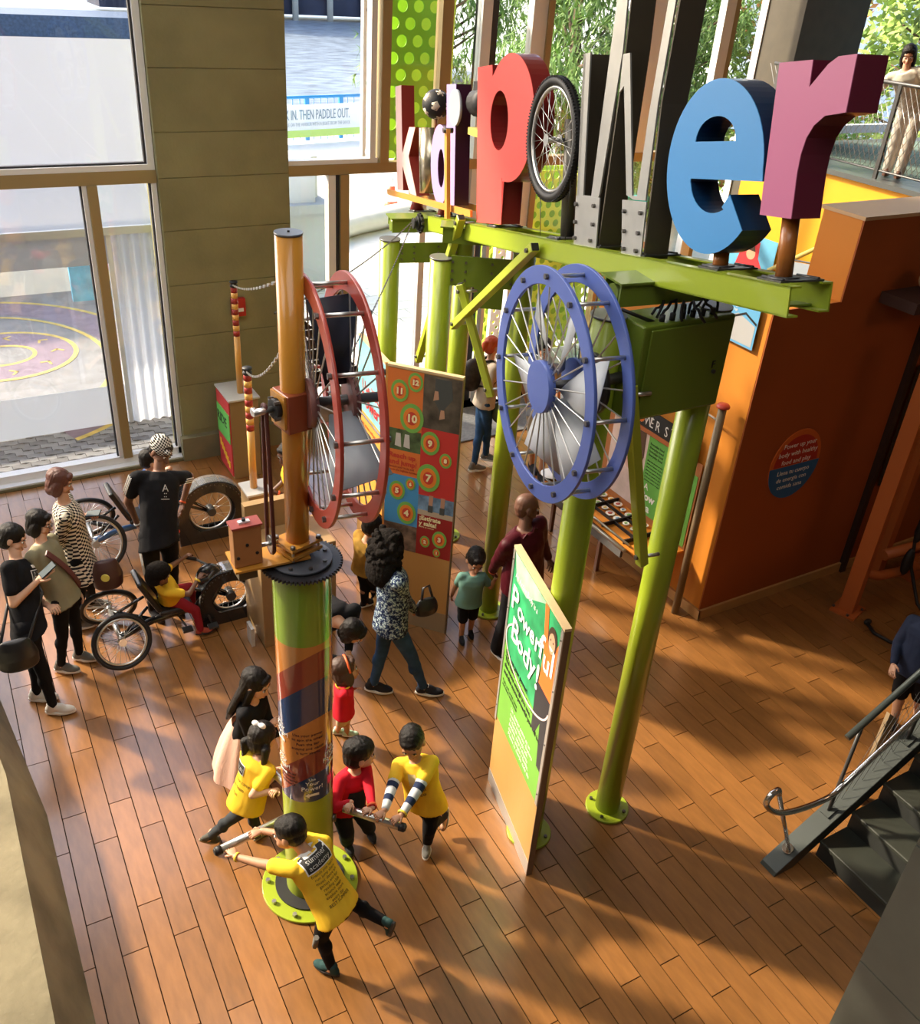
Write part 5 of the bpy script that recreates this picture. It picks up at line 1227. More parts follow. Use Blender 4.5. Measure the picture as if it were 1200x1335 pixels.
# orange machine frame at far right
t = thing('machine_frame', 'orange square steel frame of a machine standing in the dark at the right edge', 'frame', (7.56, 4.42, 0))
m_fr = mat('frame_orange', (.50, .13, .03), rough=.5, bump=.05)
o = B().box((7.556, 4.427, .01), (.30, .26, .02), rot=.3).link('base_plate', m_fr, t)
o = B().box((7.556, 4.427, 1.5), (.15, .15, 2.98), rot=.3).link('column', m_fr, t); bevel(o, .008, 2)
for k in range(4): B().cyl((7.556 + .11 * (1 if k % 2 else -1), 4.427 + .09 * (1 if k // 2 else -1), .02), (7.556 + .11 * (1 if k % 2 else -1), 4.427 + .09 * (1 if k // 2 else -1), .04), .014, n=6).link('bolt', m_bolt, t)
B().tube([(7.62, 4.45, .45), (7.85, 4.4, .36), (8.1, 4.36, .36), (8.3, 4.3, .42)], .05, 10).link('arm', m_fr, t)
B().box((8.7, 4.55, .16), (.16, .16, .32)).link('foot', m_fr, t); B().tube([(8.2, 4.62, .38), (8.7, 4.55, .42), (9.3, 4.5, .42)], .06, 8).link('arm', m_fr, t)
B().box((8.4, 4.75, 1.5), (.1, .1, 3.0)).link('column', m_fr, t)
t = thing('cable_loop', 'black air hose snaking on the floor below the orange machine', 'hose', (7.8, 4.1, 0))
b = B(); b.tube([(7.53, 4.15, .02), (7.47, 4.02, .02), (7.5, 3.85, .02), (7.75, 3.72, .02), (8.1, 3.8, .03), (8.2, 4.1, .1), (8.1, 4.25, .5), (8.05, 4.3, .9), (8.1, 4.3, 1.5)], .018, 7); b.link('hose', m_black, t)
B().ball((7.55, 4.17, .03), (.05, .03, .03)).link('nozzle', m_black, t); B().ball((8.06, 4.28, .55), (.06, .05, .16)).link('coupling', m_black, t); B().ball((8.02, 4.25, .95), (.045, .045, .14)).link('coupling', m_black, t)
t = thing('dark_picture', 'dark framed picture with pale patches on the wall behind the orange machine', 'picture', (8.9, 4.97, 1.7))
P = Board(t, (8.2, 4.96), (9.6, 4.96), .02); P.rect('picture', 0, 1.4, 1.05, 2.4, mat('picture_dark', (.03, .025, .02), rough=.5)); 
for u, z, w_, h_ in ((.06, 1.75, .18, .35), (.3, 2.05, .2, .2), (.05, 2.2, .3, .12), (.6, 1.5, .3, .4)): P.poly('pale_patch', [(u, z), (u + w_, z + .05), (u + w_ * .9, z + h_), (u + .03, z + h_ * .9)], mat('patch_olive', (.28, .24, .12), rough=.6, var=.5, scale=8))
t = tag(B().ball((7.62, 4.75, 3.36), (.13, .09, .10), 14, 9).ball((7.75, 4.72, 3.30), (.08, .07, .06)).link('tan_bundle', mat('bundle_tan', (.5, .30, .16), rough=.8, bump=.5, bscale=8)), 'tan crumpled bundle on the dark ledge at the far right edge', 'bundle')
t2_ = tag(B().mm((7.3, 4.6, 3.12), (8.4, 4.97, 3.22)).link('dark_ledge', mat('ledge_dark', (.05, .02, .015), rough=.6)), 'dark ledge on the shaded orange wall high at the right edge', 'ledge')
# ================================================================ GALLERY
m_fasc = mat('yellow_fascia', (.80, .40, .015), rough=.5, var=.02)
struct(B().mm((10.3, 4.2, 0), (10.42, 9.7, 3.44)), 'wall_gallery', m_fasc)
gf = struct(B().mm((10.24, 4.2, 3.44), (15.5, 9.9, 3.50)), 'floor_gallery', mat('gallery_slab', (.09, .10, .10), rough=.35))
tag(B().mm((11.0, 5.2, 3.50), (14.6, 9.6, 3.506)).link('gallery_carpet', mat('carpet_green', (.13, .19, .15), rough=.9, var=.3, scale=12)), 'dull green floor covering of the upper gallery', 'carpet')
t = thing('gallery_railing', 'black gallery railing with steel mesh infill in front of the woman above', 'railing', (10.36, 7.5, 3.5))
for y in (5.0, 6.9, 7.62, 8.6, 9.5):
    o = B().box((10.36, y, 4.03), (.035, .05, 1.06)).link('post', m_dsteel, t)
B().tube([(10.36, 4.4, 4.56), (10.36, 9.6, 4.56)], .022, 8).link('top_rail', m_dsteel, t); B().tube([(10.36, 4.4, 3.60), (10.36, 9.6, 3.60)], .012, 8).link('bottom_rail', m_dsteel, t)
b = B(); n = 0; y = 4.4
while y < 9.6:
    for s_ in (1, -1):
        z0, z1 = 3.6, 4.55; pts = [(10.36, y, z0), (10.36, y + s_ * .55, z1)]
        if 4.3 < y + s_ * .55 < 9.7: b.tube(pts, .004, 3)
    y += .075
mz = b.link('wire_mesh', m_steel, t); mz['kind'] = 'stuff'
struct(B().mm((12.6, 10.4, 3.5), (15.5, 10.5, 3.62)), 'trim_6', m_white)
# inner stair rail on the fascia, glass balustrade piece
t = thing('stair_handrail', 'yellow green handrail rising across the yellow wall', 'handrail', (9.8, 8, 2.5)); 
B().tube([(10.2, 8.75, 2.05), (10.2, 6.2, 3.86)], .03, 10).link('rail', mat('rail_khaki', (.45, .38, .12), rough=.4), t)
B().cyl((10.2, 8.45, 2.22), (10.29, 8.45, 2.22), .015, n=8).link('bracket', m_bolt, t); B().cyl((10.2, 7.0, 3.25), (10.29, 7.0, 3.25), .015, n=8).link('bracket', m_bolt, t)
t = thing('glass_balustrade', 'blue grey translucent balustrade sheet under the yellow wall handrail', 'balustrade', (9.6, 7.7, 2.3))
o = B().add([(9.6, 8.0, 2.45), (9.6, 7.1, 2.58), (9.6, 6.9, 1.6), (9.6, 8.3, 1.6)], [(0, 1, 2, 3)]).link('sheet', mat('balustrade_sheet', (.30, .36, .42), rough=.3), t, fix=False); md = o.modifiers.new('s', 'SOLIDIFY'); md.thickness = .02
B().tube([(9.6, 8.0, 2.47), (9.6, 7.1, 2.60)], .012, 6).link('edge_bar', m_dsteel, t)
t = thing('child_poster', 'blue poster of a child in a red hood behind the mauve letter stand', 'poster', (10.28, 9.3, 2.0))
P = Board(t, (10.28, 9.66), (10.28, 8.75), .02)
P.rect('sheet', 0, P.L, 1.80, 2.42, mat('poster_sky', (.12, .40, .62), rough=.5, var=.15, scale=4))
P.poly('red_jacket', [(.18, 1.82), (.8, 1.82), (.9, 2.02), (.72, 2.0), (.62, 2.12), (.6, 2.34), (.34, 2.38), (.26, 2.12)], mat('jacket_red', (.55, .03, .04), rough=.5)); P.disc('printed_face', .47, 2.16, .085, m_skin_p, .0035); P.poly('printed_hair', [(.39, 2.2), (.42, 2.27), (.52, 2.27), (.55, 2.2)], MATS['poster_hair'], .0048)
# ================================================================ STAIRS LOWER RIGHT
m_str = mat('stringer_steel', (.06, .07, .066), rough=.35, metal=.3, bump=.03); m_tread = mat('stair_tread', (.030, .034, .026), rough=.6, var=.15)
t = thing('steel_staircase', 'dark steel staircase climbing out of the frame at the right edge', 'staircase', (5.2, 2.0, 0))
sl = .165 / .275
b = B(); b.prism([[(4.40, 0.0), (4.60, 0.0), (4.60 + .0, .0), (8.5, (8.5 - 4.60) * sl), (8.5, (8.5 - 4.40) * sl + .03), (4.42, .03)]], ((0, 2.56, 0), (1, 0, 0), (0, 0, 1), (0, -1, 0)), 0, .14)
o = b.link('stringer', m_str, t); bevel(o, .004, 1)
b = B(); b.prism([[(4.62, 0.0), (8.5, (8.5 - 4.62) * sl), (8.5, (8.5 - 4.45) * sl + .07), (4.48, .05), (4.45, 0)]], ((0, 1.46, 0), (1, 0, 0), (0, 0, 1), (0, -1, 0)), 0, .06); b.link('stringer', m_str, t)
for k in range(12):
    x0 = 4.82 + .275 * k; z = .165 * (k + 1)
    o = B().mm((x0, 1.46, z - .035), (x0 + .31, 2.42, z)).link('tread', m_tread, t); bevel(o, .006, 1)
    B().mm((x0 + .015, 1.46, z - .165), (x0 + .03, 2.42, z - .03)).link('riser', mat('riser_black', (.02, .022, .02), rough=.7), t)
t = thing('chrome_handrail', 'bright chrome handrail with a looped end beside the staircase', 'handrail', (4.5, 2.48, 0))
m_chr = mat('chrome', (.75, .75, .74), rough=.12, metal=1.0)
def smooth_path(P, n=6):
    P = [V(p) for p in P]; out = []
    for i in range(len(P) - 1):
        p0 = P[max(i - 1, 0)]; p1 = P[i]; p2 = P[i + 1]; p3 = P[min(i + 2, len(P) - 1)]
        for k in range(n):
            u = k / n; out.append(.5 * ((2 * p1) + (p2 - p0) * u + (2 * p0 - 5 * p1 + 4 * p2 - p3) * u * u + (-p0 + 3 * p1 - 3 * p2 + p3) * u ** 3))
    return out + [P[-1]]
B().tube(smooth_path([(4.24, 2.50, .86), (4.20, 2.49, .93), (4.12, 2.48, .93), (4.10, 2.48, .86), (4.18, 2.47, .76), (4.33, 2.47, .665), (4.55, 2.47, .60), (4.80, 2.47, .575), (4.92, 2.47, .63), (5.05, 2.47, .72), (5.58, 2.47, 1.067), (8.3, 2.47, 2.80)]), .021, 12).link('rail', m_chr, t)
B().tube([(4.58, 2.49, .13), (4.24, 2.50, .86)], .017, 10).link('post', m_chr, t); B().cyl((4.58, 2.49, .11), (4.565, 2.49, .15), .04, n=14).link('foot', m_chr, t)
t = thing('stair_balustrade', 'grey pipe balustrade with dark mesh above the chrome handrail', 'railing', (5.2, 2.52, 0))
m_pipe = mat('balustrade_grey', (.055, .068, .066), rough=.35, metal=.4)
B().tube([(4.80, 2.50, 1.13), (8.3, 2.50, 1.13 + 3.5 * sl)], .024, 12).link('top_pipe', m_pipe, t)
for x in (4.93, 5.62, 6.4, 7.2): B().cyl((x, 2.50, (x - 4.4) * sl - .0), (x, 2.50, 1.12 + (x - 4.8) * sl), .014, n=10).link('post', m_dsteel, t)
for x in (4.93, 5.62, 6.4): B().box((x, 2.50, (x - 4.4) * sl + .03), (.10, .08, .015), rot=Matrix.Rotation(-math.atan(sl), 3, 'Y')).link('post_foot', m_str, t)
b = B()
for i in range(36):
    x = 4.95 + i * .09; z = (x - 4.4) * sl + .03; b.tube([(x, 2.50, z), (x + .28, 2.50, z + .75)], .0022, 3)
    if i > 4: b.tube([(x, 2.50, z), (x - .3, 2.50, z + .42)], .0022, 3)
b.link('wire_mesh', m_dsteel, t)['kind'] = 'stuff'
fp_ = tag(B().prism([[(0, 0), (.12, 0), (.12, .85), (0, .95)]], ((5.50, 2.66, 0), (1, 0, 0), (0, 0, 1), (0, -1, 0)), 0, .03).link('flat_post', mat('post_tan', (.30, .22, .13), rough=.5)), 'flat tan grey upright plate behind the stair rail', 'post')
# grey panelled wall corner nearest bottom right
m_gp = mat('grey_cladding', (.082, .09, .076), rough=.55, var=.08, bump=.05)
gw = struct(B().mm((3.69, -3.9, 0), (4.35, 1.39, 2.9)), 'wall_near_right', m_gp)
for k in range(5):
    for j in range(3):
        y1 = 1.395 - k * .95; z0 = j * .95
        o = B().mm((3.672, y1 - .94, z0 + .005), (3.69, y1, z0 + .945)).link('cladding_panel', m_gp, gw)

PEOPLE = {
 'black_tee': {"h":1.64,"kid":False,"az":-20,"look":[0.78,-0.36,-0.52],"pe":[0.145,6.42,0.86],"nk":[0.168,6.682,1.28],"hd":[0.183,6.763,1.417],"sL":[0.231,6.794,1.148],"sR":[0.1,6.518,1.328],"eL":[0.234,6.669,0.902],"eR":[0.08,6.382,1.089],"wL":[0.319,6.447,0.95],"wR":[0.28,6.423,1.22],"hL":[0.173,6.497,0.86],"hR":[0.117,6.343,0.86],"kL":[0.152,6.496,0.459],"kR":[0.172,6.311,0.463],"aL":[0.098,6.507,0.07],"aR":[0.193,6.292,0.07],"tL":-20,"tR":-20},
 'green': {"h":1.56,"kid":False,"az":-30,"look":[0.83,-0.42,-0.36],"pe":[0.45,6.73,0.83],"nk":[0.366,6.866,1.273],"hd":[0.398,6.939,1.403],"sL":[0.465,6.992,1.204],"sR":[0.284,6.712,1.255],"eL":[0.495,6.973,0.944],"eR":[0.331,6.696,0.979],"wL":[0.574,6.831,0.78],"wR":[0.394,6.683,0.74],"hL":[0.489,6.798,0.83],"hR":[0.411,6.662,0.83],"kL":[0.51,6.828,0.445],"kR":[0.388,6.717,0.443],"aL":[0.501,6.875,0.07],"aR":[0.335,6.786,0.07],"tL":-30,"tR":-30},
 'checker': {"h":1.66,"kid":False,"az":-10,"look":[0.82,-0.29,-0.49],"pe":[0.648,7.178,0.9],"nk":[0.628,7.211,1.4],"hd":[0.631,7.288,1.543],"sL":[0.662,7.384,1.34],"sR":[0.599,7.032,1.361],"eL":[0.597,7.498,1.093],"eR":[0.522,7.092,1.099],"wL":[0.778,7.345,1.16],"wR":[0.669,7.288,1.08],"hL":[0.662,7.26,0.9],"hR":[0.634,7.096,0.9],"kL":[0.723,7.426,0.481],"kR":[0.615,7.214,0.478],"aL":[0.742,7.593,0.07],"aR":[0.559,7.333,0.07],"tL":-10,"tR":-10},
 'capman': {"h":1.8,"kid":False,"az":-75,"look":[0.35,-0.71,-0.61],"pe":[1.339,7.148,0.95],"nk":[1.448,7.388,1.426],"hd":[1.5,7.456,1.579],"sL":[1.622,7.389,1.324],"sR":[1.252,7.339,1.433],"eL":[1.77,7.617,1.191],"eR":[1.166,7.436,1.16],"wL":[1.65,7.507,0.98],"wR":[1.222,7.439,0.9],"hL":[1.426,7.171,0.95],"hR":[1.252,7.125,0.95],"kL":[1.426,7.203,0.503],"kR":[1.244,7.171,0.502],"aL":[1.416,7.271,0.07],"aR":[1.226,7.253,0.07],"tL":-75,"tR":-75},
 'trikekid': {"h":1.04,"kid":True,"az":0,"look":[0.92,0.22,-0.32],"pe":[1.33,6.925,0.41],"nk":[1.259,6.784,0.685],"hd":[1.219,6.738,0.792],"sL":[1.255,6.889,0.702],"sR":[1.278,6.707,0.614],"eL":[1.408,7.016,0.673],"eR":[1.441,6.657,0.579],"wL":[1.55,7.12,0.66],"wR":[1.55,6.73,0.66],"hL":[1.33,6.977,0.41],"hR":[1.33,6.873,0.41],"kL":[1.542,7.062,0.357],"kR":[1.511,6.8,0.28],"aL":[1.58,7.1,0.14],"aR":[1.534,6.771,0.06],"tL":0,"tR":0},
 'pinkskirt': {"h":1.12,"kid":True,"az":-50,"look":[0.62,-0.62,-0.47],"pe":[1.37,4.907,0.54],"nk":[1.406,4.828,0.87],"hd":[1.444,4.853,0.995],"sL":[1.488,4.905,0.845],"sR":[1.318,4.767,0.831],"eL":[1.507,4.826,0.675],"eR":[1.341,4.748,0.645],"wL":[1.524,4.679,0.6],"wR":[1.485,4.716,0.72],"hL":[1.413,4.943,0.54],"hR":[1.327,4.871,0.54],"kL":[1.442,4.922,0.291],"kR":[1.348,4.899,0.289],"aL":[1.447,4.93,0.05],"aR":[1.354,4.942,0.05],"tL":-50,"tR":-50},
 'pigtail': {"h":1.1,"kid":True,"az":25,"look":[0.78,0.49,-0.39],"pe":[1.174,4.309,0.53],"nk":[1.275,4.322,0.85],"hd":[1.336,4.395,0.938],"sL":[1.222,4.419,0.828],"sR":[1.308,4.222,0.809],"eL":[1.294,4.355,0.67],"eR":[1.172,4.172,0.694],"wL":[1.441,4.291,0.7],"wR":[1.324,4.12,0.72],"hL":[1.151,4.359,0.53],"hR":[1.197,4.259,0.53],"kL":[1.215,4.375,0.287],"kR":[1.064,4.37,0.308],"aL":[1.257,4.382,0.05],"aR":[0.919,4.461,0.1],"tL":25,"tR":60,"gL":[1.358,4.234,0.78],"gR":[1.255,4.066,0.78]},
 'frontboy': {"h":1.22,"kid":True,"az":125,"look":[-0.65,0.6,-0.45],"pe":[1.362,3.262,0.58],"nk":[1.271,3.461,0.881],"hd":[1.209,3.571,0.951],"sL":[1.169,3.398,0.847],"sR":[1.391,3.486,0.856],"eL":[1.021,3.544,0.817],"eR":[1.247,3.654,0.815],"wL":[0.903,3.684,0.79],"wR":[1.109,3.795,0.79],"hL":[1.312,3.227,0.58],"hR":[1.412,3.297,0.58],"kL":[1.276,3.263,0.31],"kR":[1.531,3.375,0.345],"aL":[1.315,3.194,0.06],"aR":[1.682,3.166,0.3],"tL":125,"tR":100,"gL":[0.892,3.77,0.79],"gR":[1.032,3.801,0.79]},
 'redboy': {"h":1.06,"kid":True,"az":-95,"look":[0.96,-0.23,-0.17],"pe":[1.761,3.989,0.5],"nk":[1.803,3.96,0.819],"hd":[1.856,3.983,0.93],"sL":[1.9,3.982,0.776],"sR":[1.697,3.943,0.799],"eL":[1.845,3.807,0.776],"eR":[1.607,3.839,0.686],"wL":[1.795,3.655,0.79],"wR":[1.69,3.756,0.79],"hL":[1.814,3.984,0.5],"hR":[1.708,3.994,0.5],"kL":[1.896,4.013,0.273],"kR":[1.746,3.951,0.268],"aL":[1.974,4.06,0.06],"aR":[1.787,4.033,0.06],"tL":-95,"tR":-95,"gL":[1.69,3.659,0.79],"gR":[1.639,3.712,0.79]},
 'stripeboy': {"h":1.16,"kid":True,"az":-125,"look":[-0.45,-0.6,-0.65],"pe":[2.247,3.758,0.55],"nk":[2.184,3.816,0.893],"hd":[2.171,3.847,1.026],"sL":[2.281,3.748,0.887],"sR":[2.099,3.873,0.832],"eL":[2.1,3.624,0.826],"eR":[1.965,3.726,0.808],"wL":[1.935,3.517,0.79],"wR":[1.851,3.59,0.8],"hL":[2.295,3.725,0.55],"hR":[2.199,3.791,0.55],"kL":[2.255,3.689,0.294],"kR":[2.303,3.717,0.322],"aL":[2.295,3.764,0.06],"aR":[2.467,3.84,0.18],"tL":-125,"tR":-125,"gL":[1.816,3.495,0.79],"gR":[1.768,3.573,0.79]},
 'redtot': {"h":0.88,"kid":True,"az":-20,"look":[0.97,-0.11,0.23],"pe":[2.141,4.916,0.42],"nk":[2.138,4.908,0.688],"hd":[2.183,4.961,0.765],"sL":[2.168,4.99,0.665],"sR":[2.109,4.828,0.659],"eL":[2.179,5.001,0.518],"eR":[2.128,4.952,0.544],"wL":[2.231,4.915,0.6],"wR":[2.154,5.066,0.45],"hL":[2.156,4.957,0.42],"hR":[2.126,4.875,0.42],"kL":[2.199,4.99,0.227],"kR":[2.153,4.98,0.225],"aL":[2.223,5.026,0.04],"aR":[2.161,5.085,0.04],"tL":-20,"tR":-20},
 'bending': {"h":1.62,"kid":False,"az":-55,"look":[0.49,-0.39,-0.78],"pe":[2.257,5.749,0.88],"nk":[2.233,5.276,1.002],"hd":[2.335,5.172,0.939],"sL":[2.407,5.322,1.022],"sR":[2.063,5.323,0.957],"eL":[2.419,5.413,0.766],"eR":[2.061,5.338,0.686],"wL":[2.312,5.203,0.72],"wR":[2.265,5.231,0.62],"hL":[2.323,5.795,0.88],"hR":[2.191,5.703,0.88],"kL":[2.356,5.796,0.471],"kR":[2.252,5.803,0.468],"aL":[2.368,5.825,0.07],"aR":[2.289,5.93,0.07],"tL":-55,"tR":-55},
 'curly': {"h":1.64,"kid":False,"az":-10,"look":[0.9,0.2,-0.4],"pe":[2.711,5.269,0.88],"nk":[2.722,5.294,1.375],"hd":[2.757,5.375,1.509],"sL":[2.752,5.466,1.316],"sR":[2.69,5.117,1.335],"eL":[2.724,5.468,1.042],"eR":[2.83,5.234,1.053],"wL":[2.716,5.448,0.8],"wR":[2.971,5.347,0.82],"hL":[2.725,5.35,0.88],"hR":[2.697,5.188,0.88],"kL":[2.7,5.382,0.469],"kR":[2.877,5.189,0.478],"aL":[2.64,5.42,0.07],"aR":[3.018,5.197,0.07],"tL":-35,"tR":-30},
 'wheelkid': {"h":1.22,"kid":True,"az":10,"look":[0.72,0.62,-0.31],"pe":[3.006,6.39,0.6],"nk":[2.961,6.287,0.955],"hd":[3.037,6.329,1.069],"sL":[2.94,6.41,0.949],"sR":[2.991,6.184,0.89],"eL":[2.961,6.437,0.747],"eR":[2.976,6.231,0.691],"wL":[3.122,6.39,0.68],"wR":[3.042,6.383,0.62],"hL":[2.995,6.45,0.6],"hR":[3.017,6.33,0.6],"kL":[3.048,6.497,0.326],"kR":[3.126,6.456,0.329],"aL":[3.074,6.538,0.06],"aR":[3.206,6.574,0.06],"tL":10,"tR":10},
 'tealboy': {"h":0.98,"kid":True,"az":-110,"look":[-0.21,-0.74,-0.64],"pe":[3.713,5.67,0.48],"nk":[3.719,5.655,0.778],"hd":[3.765,5.702,0.874],"sL":[3.809,5.624,0.746],"sR":[3.629,5.69,0.753],"eL":[3.896,5.611,0.607],"eR":[3.633,5.788,0.578],"wL":[3.903,5.554,0.74],"wR":[3.649,5.865,0.42],"hL":[3.759,5.653,0.48],"hR":[3.667,5.687,0.48],"kL":[3.78,5.689,0.258],"kR":[3.67,5.68,0.26],"aL":[3.806,5.741,0.05],"aR":[3.681,5.698,0.05],"tL":-110,"tR":-110},
 'bald': {"h":1.8,"kid":False,"az":-75,"look":[0.89,-0.26,-0.37],"pe":[3.948,5.22,0.96],"nk":[3.867,5.171,1.495],"hd":[3.921,5.242,1.648],"sL":[4.061,5.224,1.475],"sR":[3.689,5.128,1.41],"eL":[4.182,5.33,1.219],"eR":[3.739,5.314,1.135],"wL":[4.3,5.339,0.98],"wR":[3.809,5.478,0.9],"hL":[4.035,5.243,0.96],"hR":[3.861,5.197,0.96],"kL":[4.173,5.276,0.51],"kR":[3.878,5.264,0.507],"aL":[4.295,5.347,0.07],"aR":[3.883,5.368,0.07],"tL":-75,"tR":-75},
 'redhair': {"h":1.66,"kid":False,"az":-15,"look":[0.86,0.1,-0.5],"pe":[5.607,8.615,0.9],"nk":[5.664,8.645,1.397],"hd":[5.702,8.687,1.549],"sL":[5.703,8.815,1.332],"sR":[5.614,8.469,1.363],"eL":[5.686,8.793,1.055],"eR":[5.528,8.451,1.098],"wL":[5.787,8.595,0.95],"wR":[5.716,8.576,1.0],"hL":[5.628,8.695,0.9],"hR":[5.586,8.535,0.9],"kL":[5.559,8.587,0.483],"kR":[5.662,8.572,0.508],"aL":[5.455,8.494,0.08],"aR":[5.704,8.618,0.12],"tL":-15,"tR":-40},
 'shorts': {"h":1.72,"kid":False,"az":-100,"look":[-0.2,-0.9,-0.4],"pe":[6.13,8.174,0.92],"nk":[6.213,8.347,1.403],"hd":[6.248,8.393,1.561],"sL":[6.386,8.291,1.337],"sR":[6.024,8.369,1.372],"eL":[6.431,8.264,1.053],"eR":[6.022,8.416,1.087],"wL":[6.366,8.125,0.85],"wR":[6.089,8.352,0.85],"hL":[6.215,8.159,0.92],"hR":[6.045,8.189,0.92],"kL":[6.165,8.048,0.495],"kR":[6.107,8.205,0.489],"aL":[6.123,7.977,0.07],"aR":[6.172,8.258,0.07],"tL":-100,"tR":-100},
 'gallery': {"h":1.58,"kid":False,"az":-150,"look":[-0.7,-0.5,-0.5],"pe":[10.74,7.66,4.32],"nk":[10.446,7.694,4.695],"hd":[10.453,7.697,4.849],"sL":[10.526,7.537,4.711],"sR":[10.426,7.845,4.604],"eL":[10.613,7.367,4.527],"eR":[10.496,8.02,4.417],"wL":[10.42,7.3,4.64],"wR":[10.4,8.13,4.6],"hL":[10.78,7.592,4.32],"hR":[10.7,7.728,4.32],"kL":[10.735,7.567,3.943],"kR":[10.686,7.716,3.941],"aL":[10.72,7.56,3.57],"aR":[10.7,7.72,3.57],"tL":-150,"tR":-150},
 'edgechild': {"h":1.36,"kid":True,"az":-160,"look":[-0.77,-0.55,-0.33],"pe":[6.534,3.076,0.68],"nk":[6.572,3.12,1.091],"hd":[6.635,3.172,1.229],"sL":[6.614,2.991,1.059],"sR":[6.521,3.24,1.041],"eL":[6.695,2.987,0.846],"eR":[6.455,3.251,0.823],"wL":[6.648,3.048,0.66],"wR":[6.315,3.15,0.72],"hL":[6.557,3.012,0.68],"hR":[6.511,3.14,0.68],"kL":[6.635,2.996,0.359],"kR":[6.506,3.099,0.363],"aL":[6.734,2.991,0.06],"aR":[6.527,3.07,0.06],"tL":-160,"tR":-160},
 'rider': {"h":1.2,"kid":True,"az":0,"look":[0.95,0.0,-0.32],"pe":[1.55,8.48,0.46],"nk":[1.56,8.48,0.8],"hd":[1.6,8.48,0.96],"sL":[1.559,8.598,0.764],"sR":[1.559,8.362,0.764],"eL":[1.609,8.741,0.631],"eR":[1.625,8.225,0.632],"wL":[1.75,8.68,0.72],"wR":[1.76,8.3,0.72],"hL":[1.55,8.54,0.46],"hR":[1.55,8.42,0.46],"kL":[1.808,8.608,0.416],"kR":[1.811,8.369,0.416],"aL":[1.78,8.62,0.16],"aR":[1.78,8.36,0.16],"tL":0,"tR":0},
 'cabkid': {"h":1.34,"kid":True,"az":175,"look":[-0.85,-0.32,-0.42],"pe":[2.86,7.66,0.66],"nk":[2.78,7.66,1.06],"hd":[2.74,7.66,1.2],"sL":[2.777,7.529,1.018],"sR":[2.799,7.791,1.023],"eL":[2.719,7.429,0.825],"eR":[2.753,7.827,0.805],"wL":[2.55,7.5,0.9],"wR":[2.58,7.78,0.72],"hL":[2.854,7.593,0.66],"hR":[2.866,7.727,0.66],"kL":[2.833,7.598,0.348],"kR":[2.87,7.724,0.347],"aL":[2.84,7.6,0.05],"aR":[2.9,7.72,0.05],"tL":175,"tR":175},
}

# ================================================================ FIGURES
def remesh(b, vox, smooth_it=3, fac=.5):
    """one continuous surface out of overlapping closed shapes"""
    o = b.link('tmp', [], None, fix=True)
    m = o.modifiers.new('r', 'REMESH'); m.mode = 'VOXEL'; m.voxel_size = vox; m.use_smooth_shade = True
    if smooth_it: q = o.modifiers.new('s', 'SMOOTH'); q.iterations = smooth_it; q.factor = fac
    dg = bpy.context.evaluated_depsgraph_get(); me = bpy.data.meshes.new_from_object(o.evaluated_get(dg))
    vs = [v.co.copy() for v in me.vertices]; fs = [tuple(p.vertices) for p in me.polygons]
    om = o.data; bpy.data.objects.remove(o); bpy.data.meshes.remove(om); bpy.data.meshes.remove(me)
    return vs, fs
def cap(b, a, c, r0, r1, n=14):
    a = V(a); c = V(c); d = c - a; L = d.length
    if L < 1e-4: return b.ball(a, r0, n, 8)
    pr = [(0.0001, -r0)] + [(r0 * sin(t), -r0 * cos(t)) for t in (.4, .8, 1.2, 1.57)] + [(r1 * sin(t), L + r1 * cos(t)) for t in (1.57, 1.2, .8, .4)] + [(0.0001, L + r1)]
    return b.lathe(pr, a, d, n)
def loft(b, rings, n=20):
    """rings: (centre, X vector, Y vector) ellipses, closed with caps"""
    o = len(b.v)
    for c, X, Y in rings:
        for i in range(n): t = 2 * pi * i / n; b.v.append(V(c) + V(X) * cos(t) + V(Y) * sin(t))
    for j in range(len(rings) - 1):
        for i in range(n): b.f.append([o + j * n + i, o + j * n + (i + 1) % n, o + (j + 1) * n + (i + 1) % n, o + (j + 1) * n + i]); b.mi.append(b.m); b.sm.append(True)
    b.f.append([o + i for i in reversed(range(n))]); b.f.append([o + (len(rings) - 1) * n + i for i in range(n)]); b.mi += [b.m] * 2; b.sm += [False] * 2
    return b
def head_shape(kid):
    b = B(); k = 1.0
    b.ball((0, -.012, .035), (.074, .092, .080), 20, 14); b.ball((0, .022, -.022), (.058 + .006 * kid, .062, .074 - .008 * kid), 18, 12)
    b.ball((0, .050, -.082 + .012 * kid), (.030, .026, .022)); b.ball((-.034, .045, -.035), (.026, .03, .03)); b.ball((.034, .045, -.035), (.026, .03, .03))
    b.ball((0, .068, .034), (.05, .016, .014))
    cap(b, (0, .078, .004), (0, .098 - .006 * kid, -.026), .009, .0145); b.ball((-.013, .084, -.028), (.009, .009, .008)); b.ball((.013, .084, -.028), (.009, .009, .008))
    b.ball((0, .080, -.053), (.022, .010, .0065)); b.ball((0, .079, -.062), (.019, .010, .0065))
    for s in (-1, 1): b.ball((s * .074, -.006, -.006), (.010, .021, .031))
    b.ball((0, -.028, -.030), (.056, .060, .058)); b.ball((0, -.034, .005), (.068, .070, .066))
    vs, fs = remesh(b, .0046, 2)
    return vs, fs
HEADS = {k: head_shape(k) for k in (0, 1)}
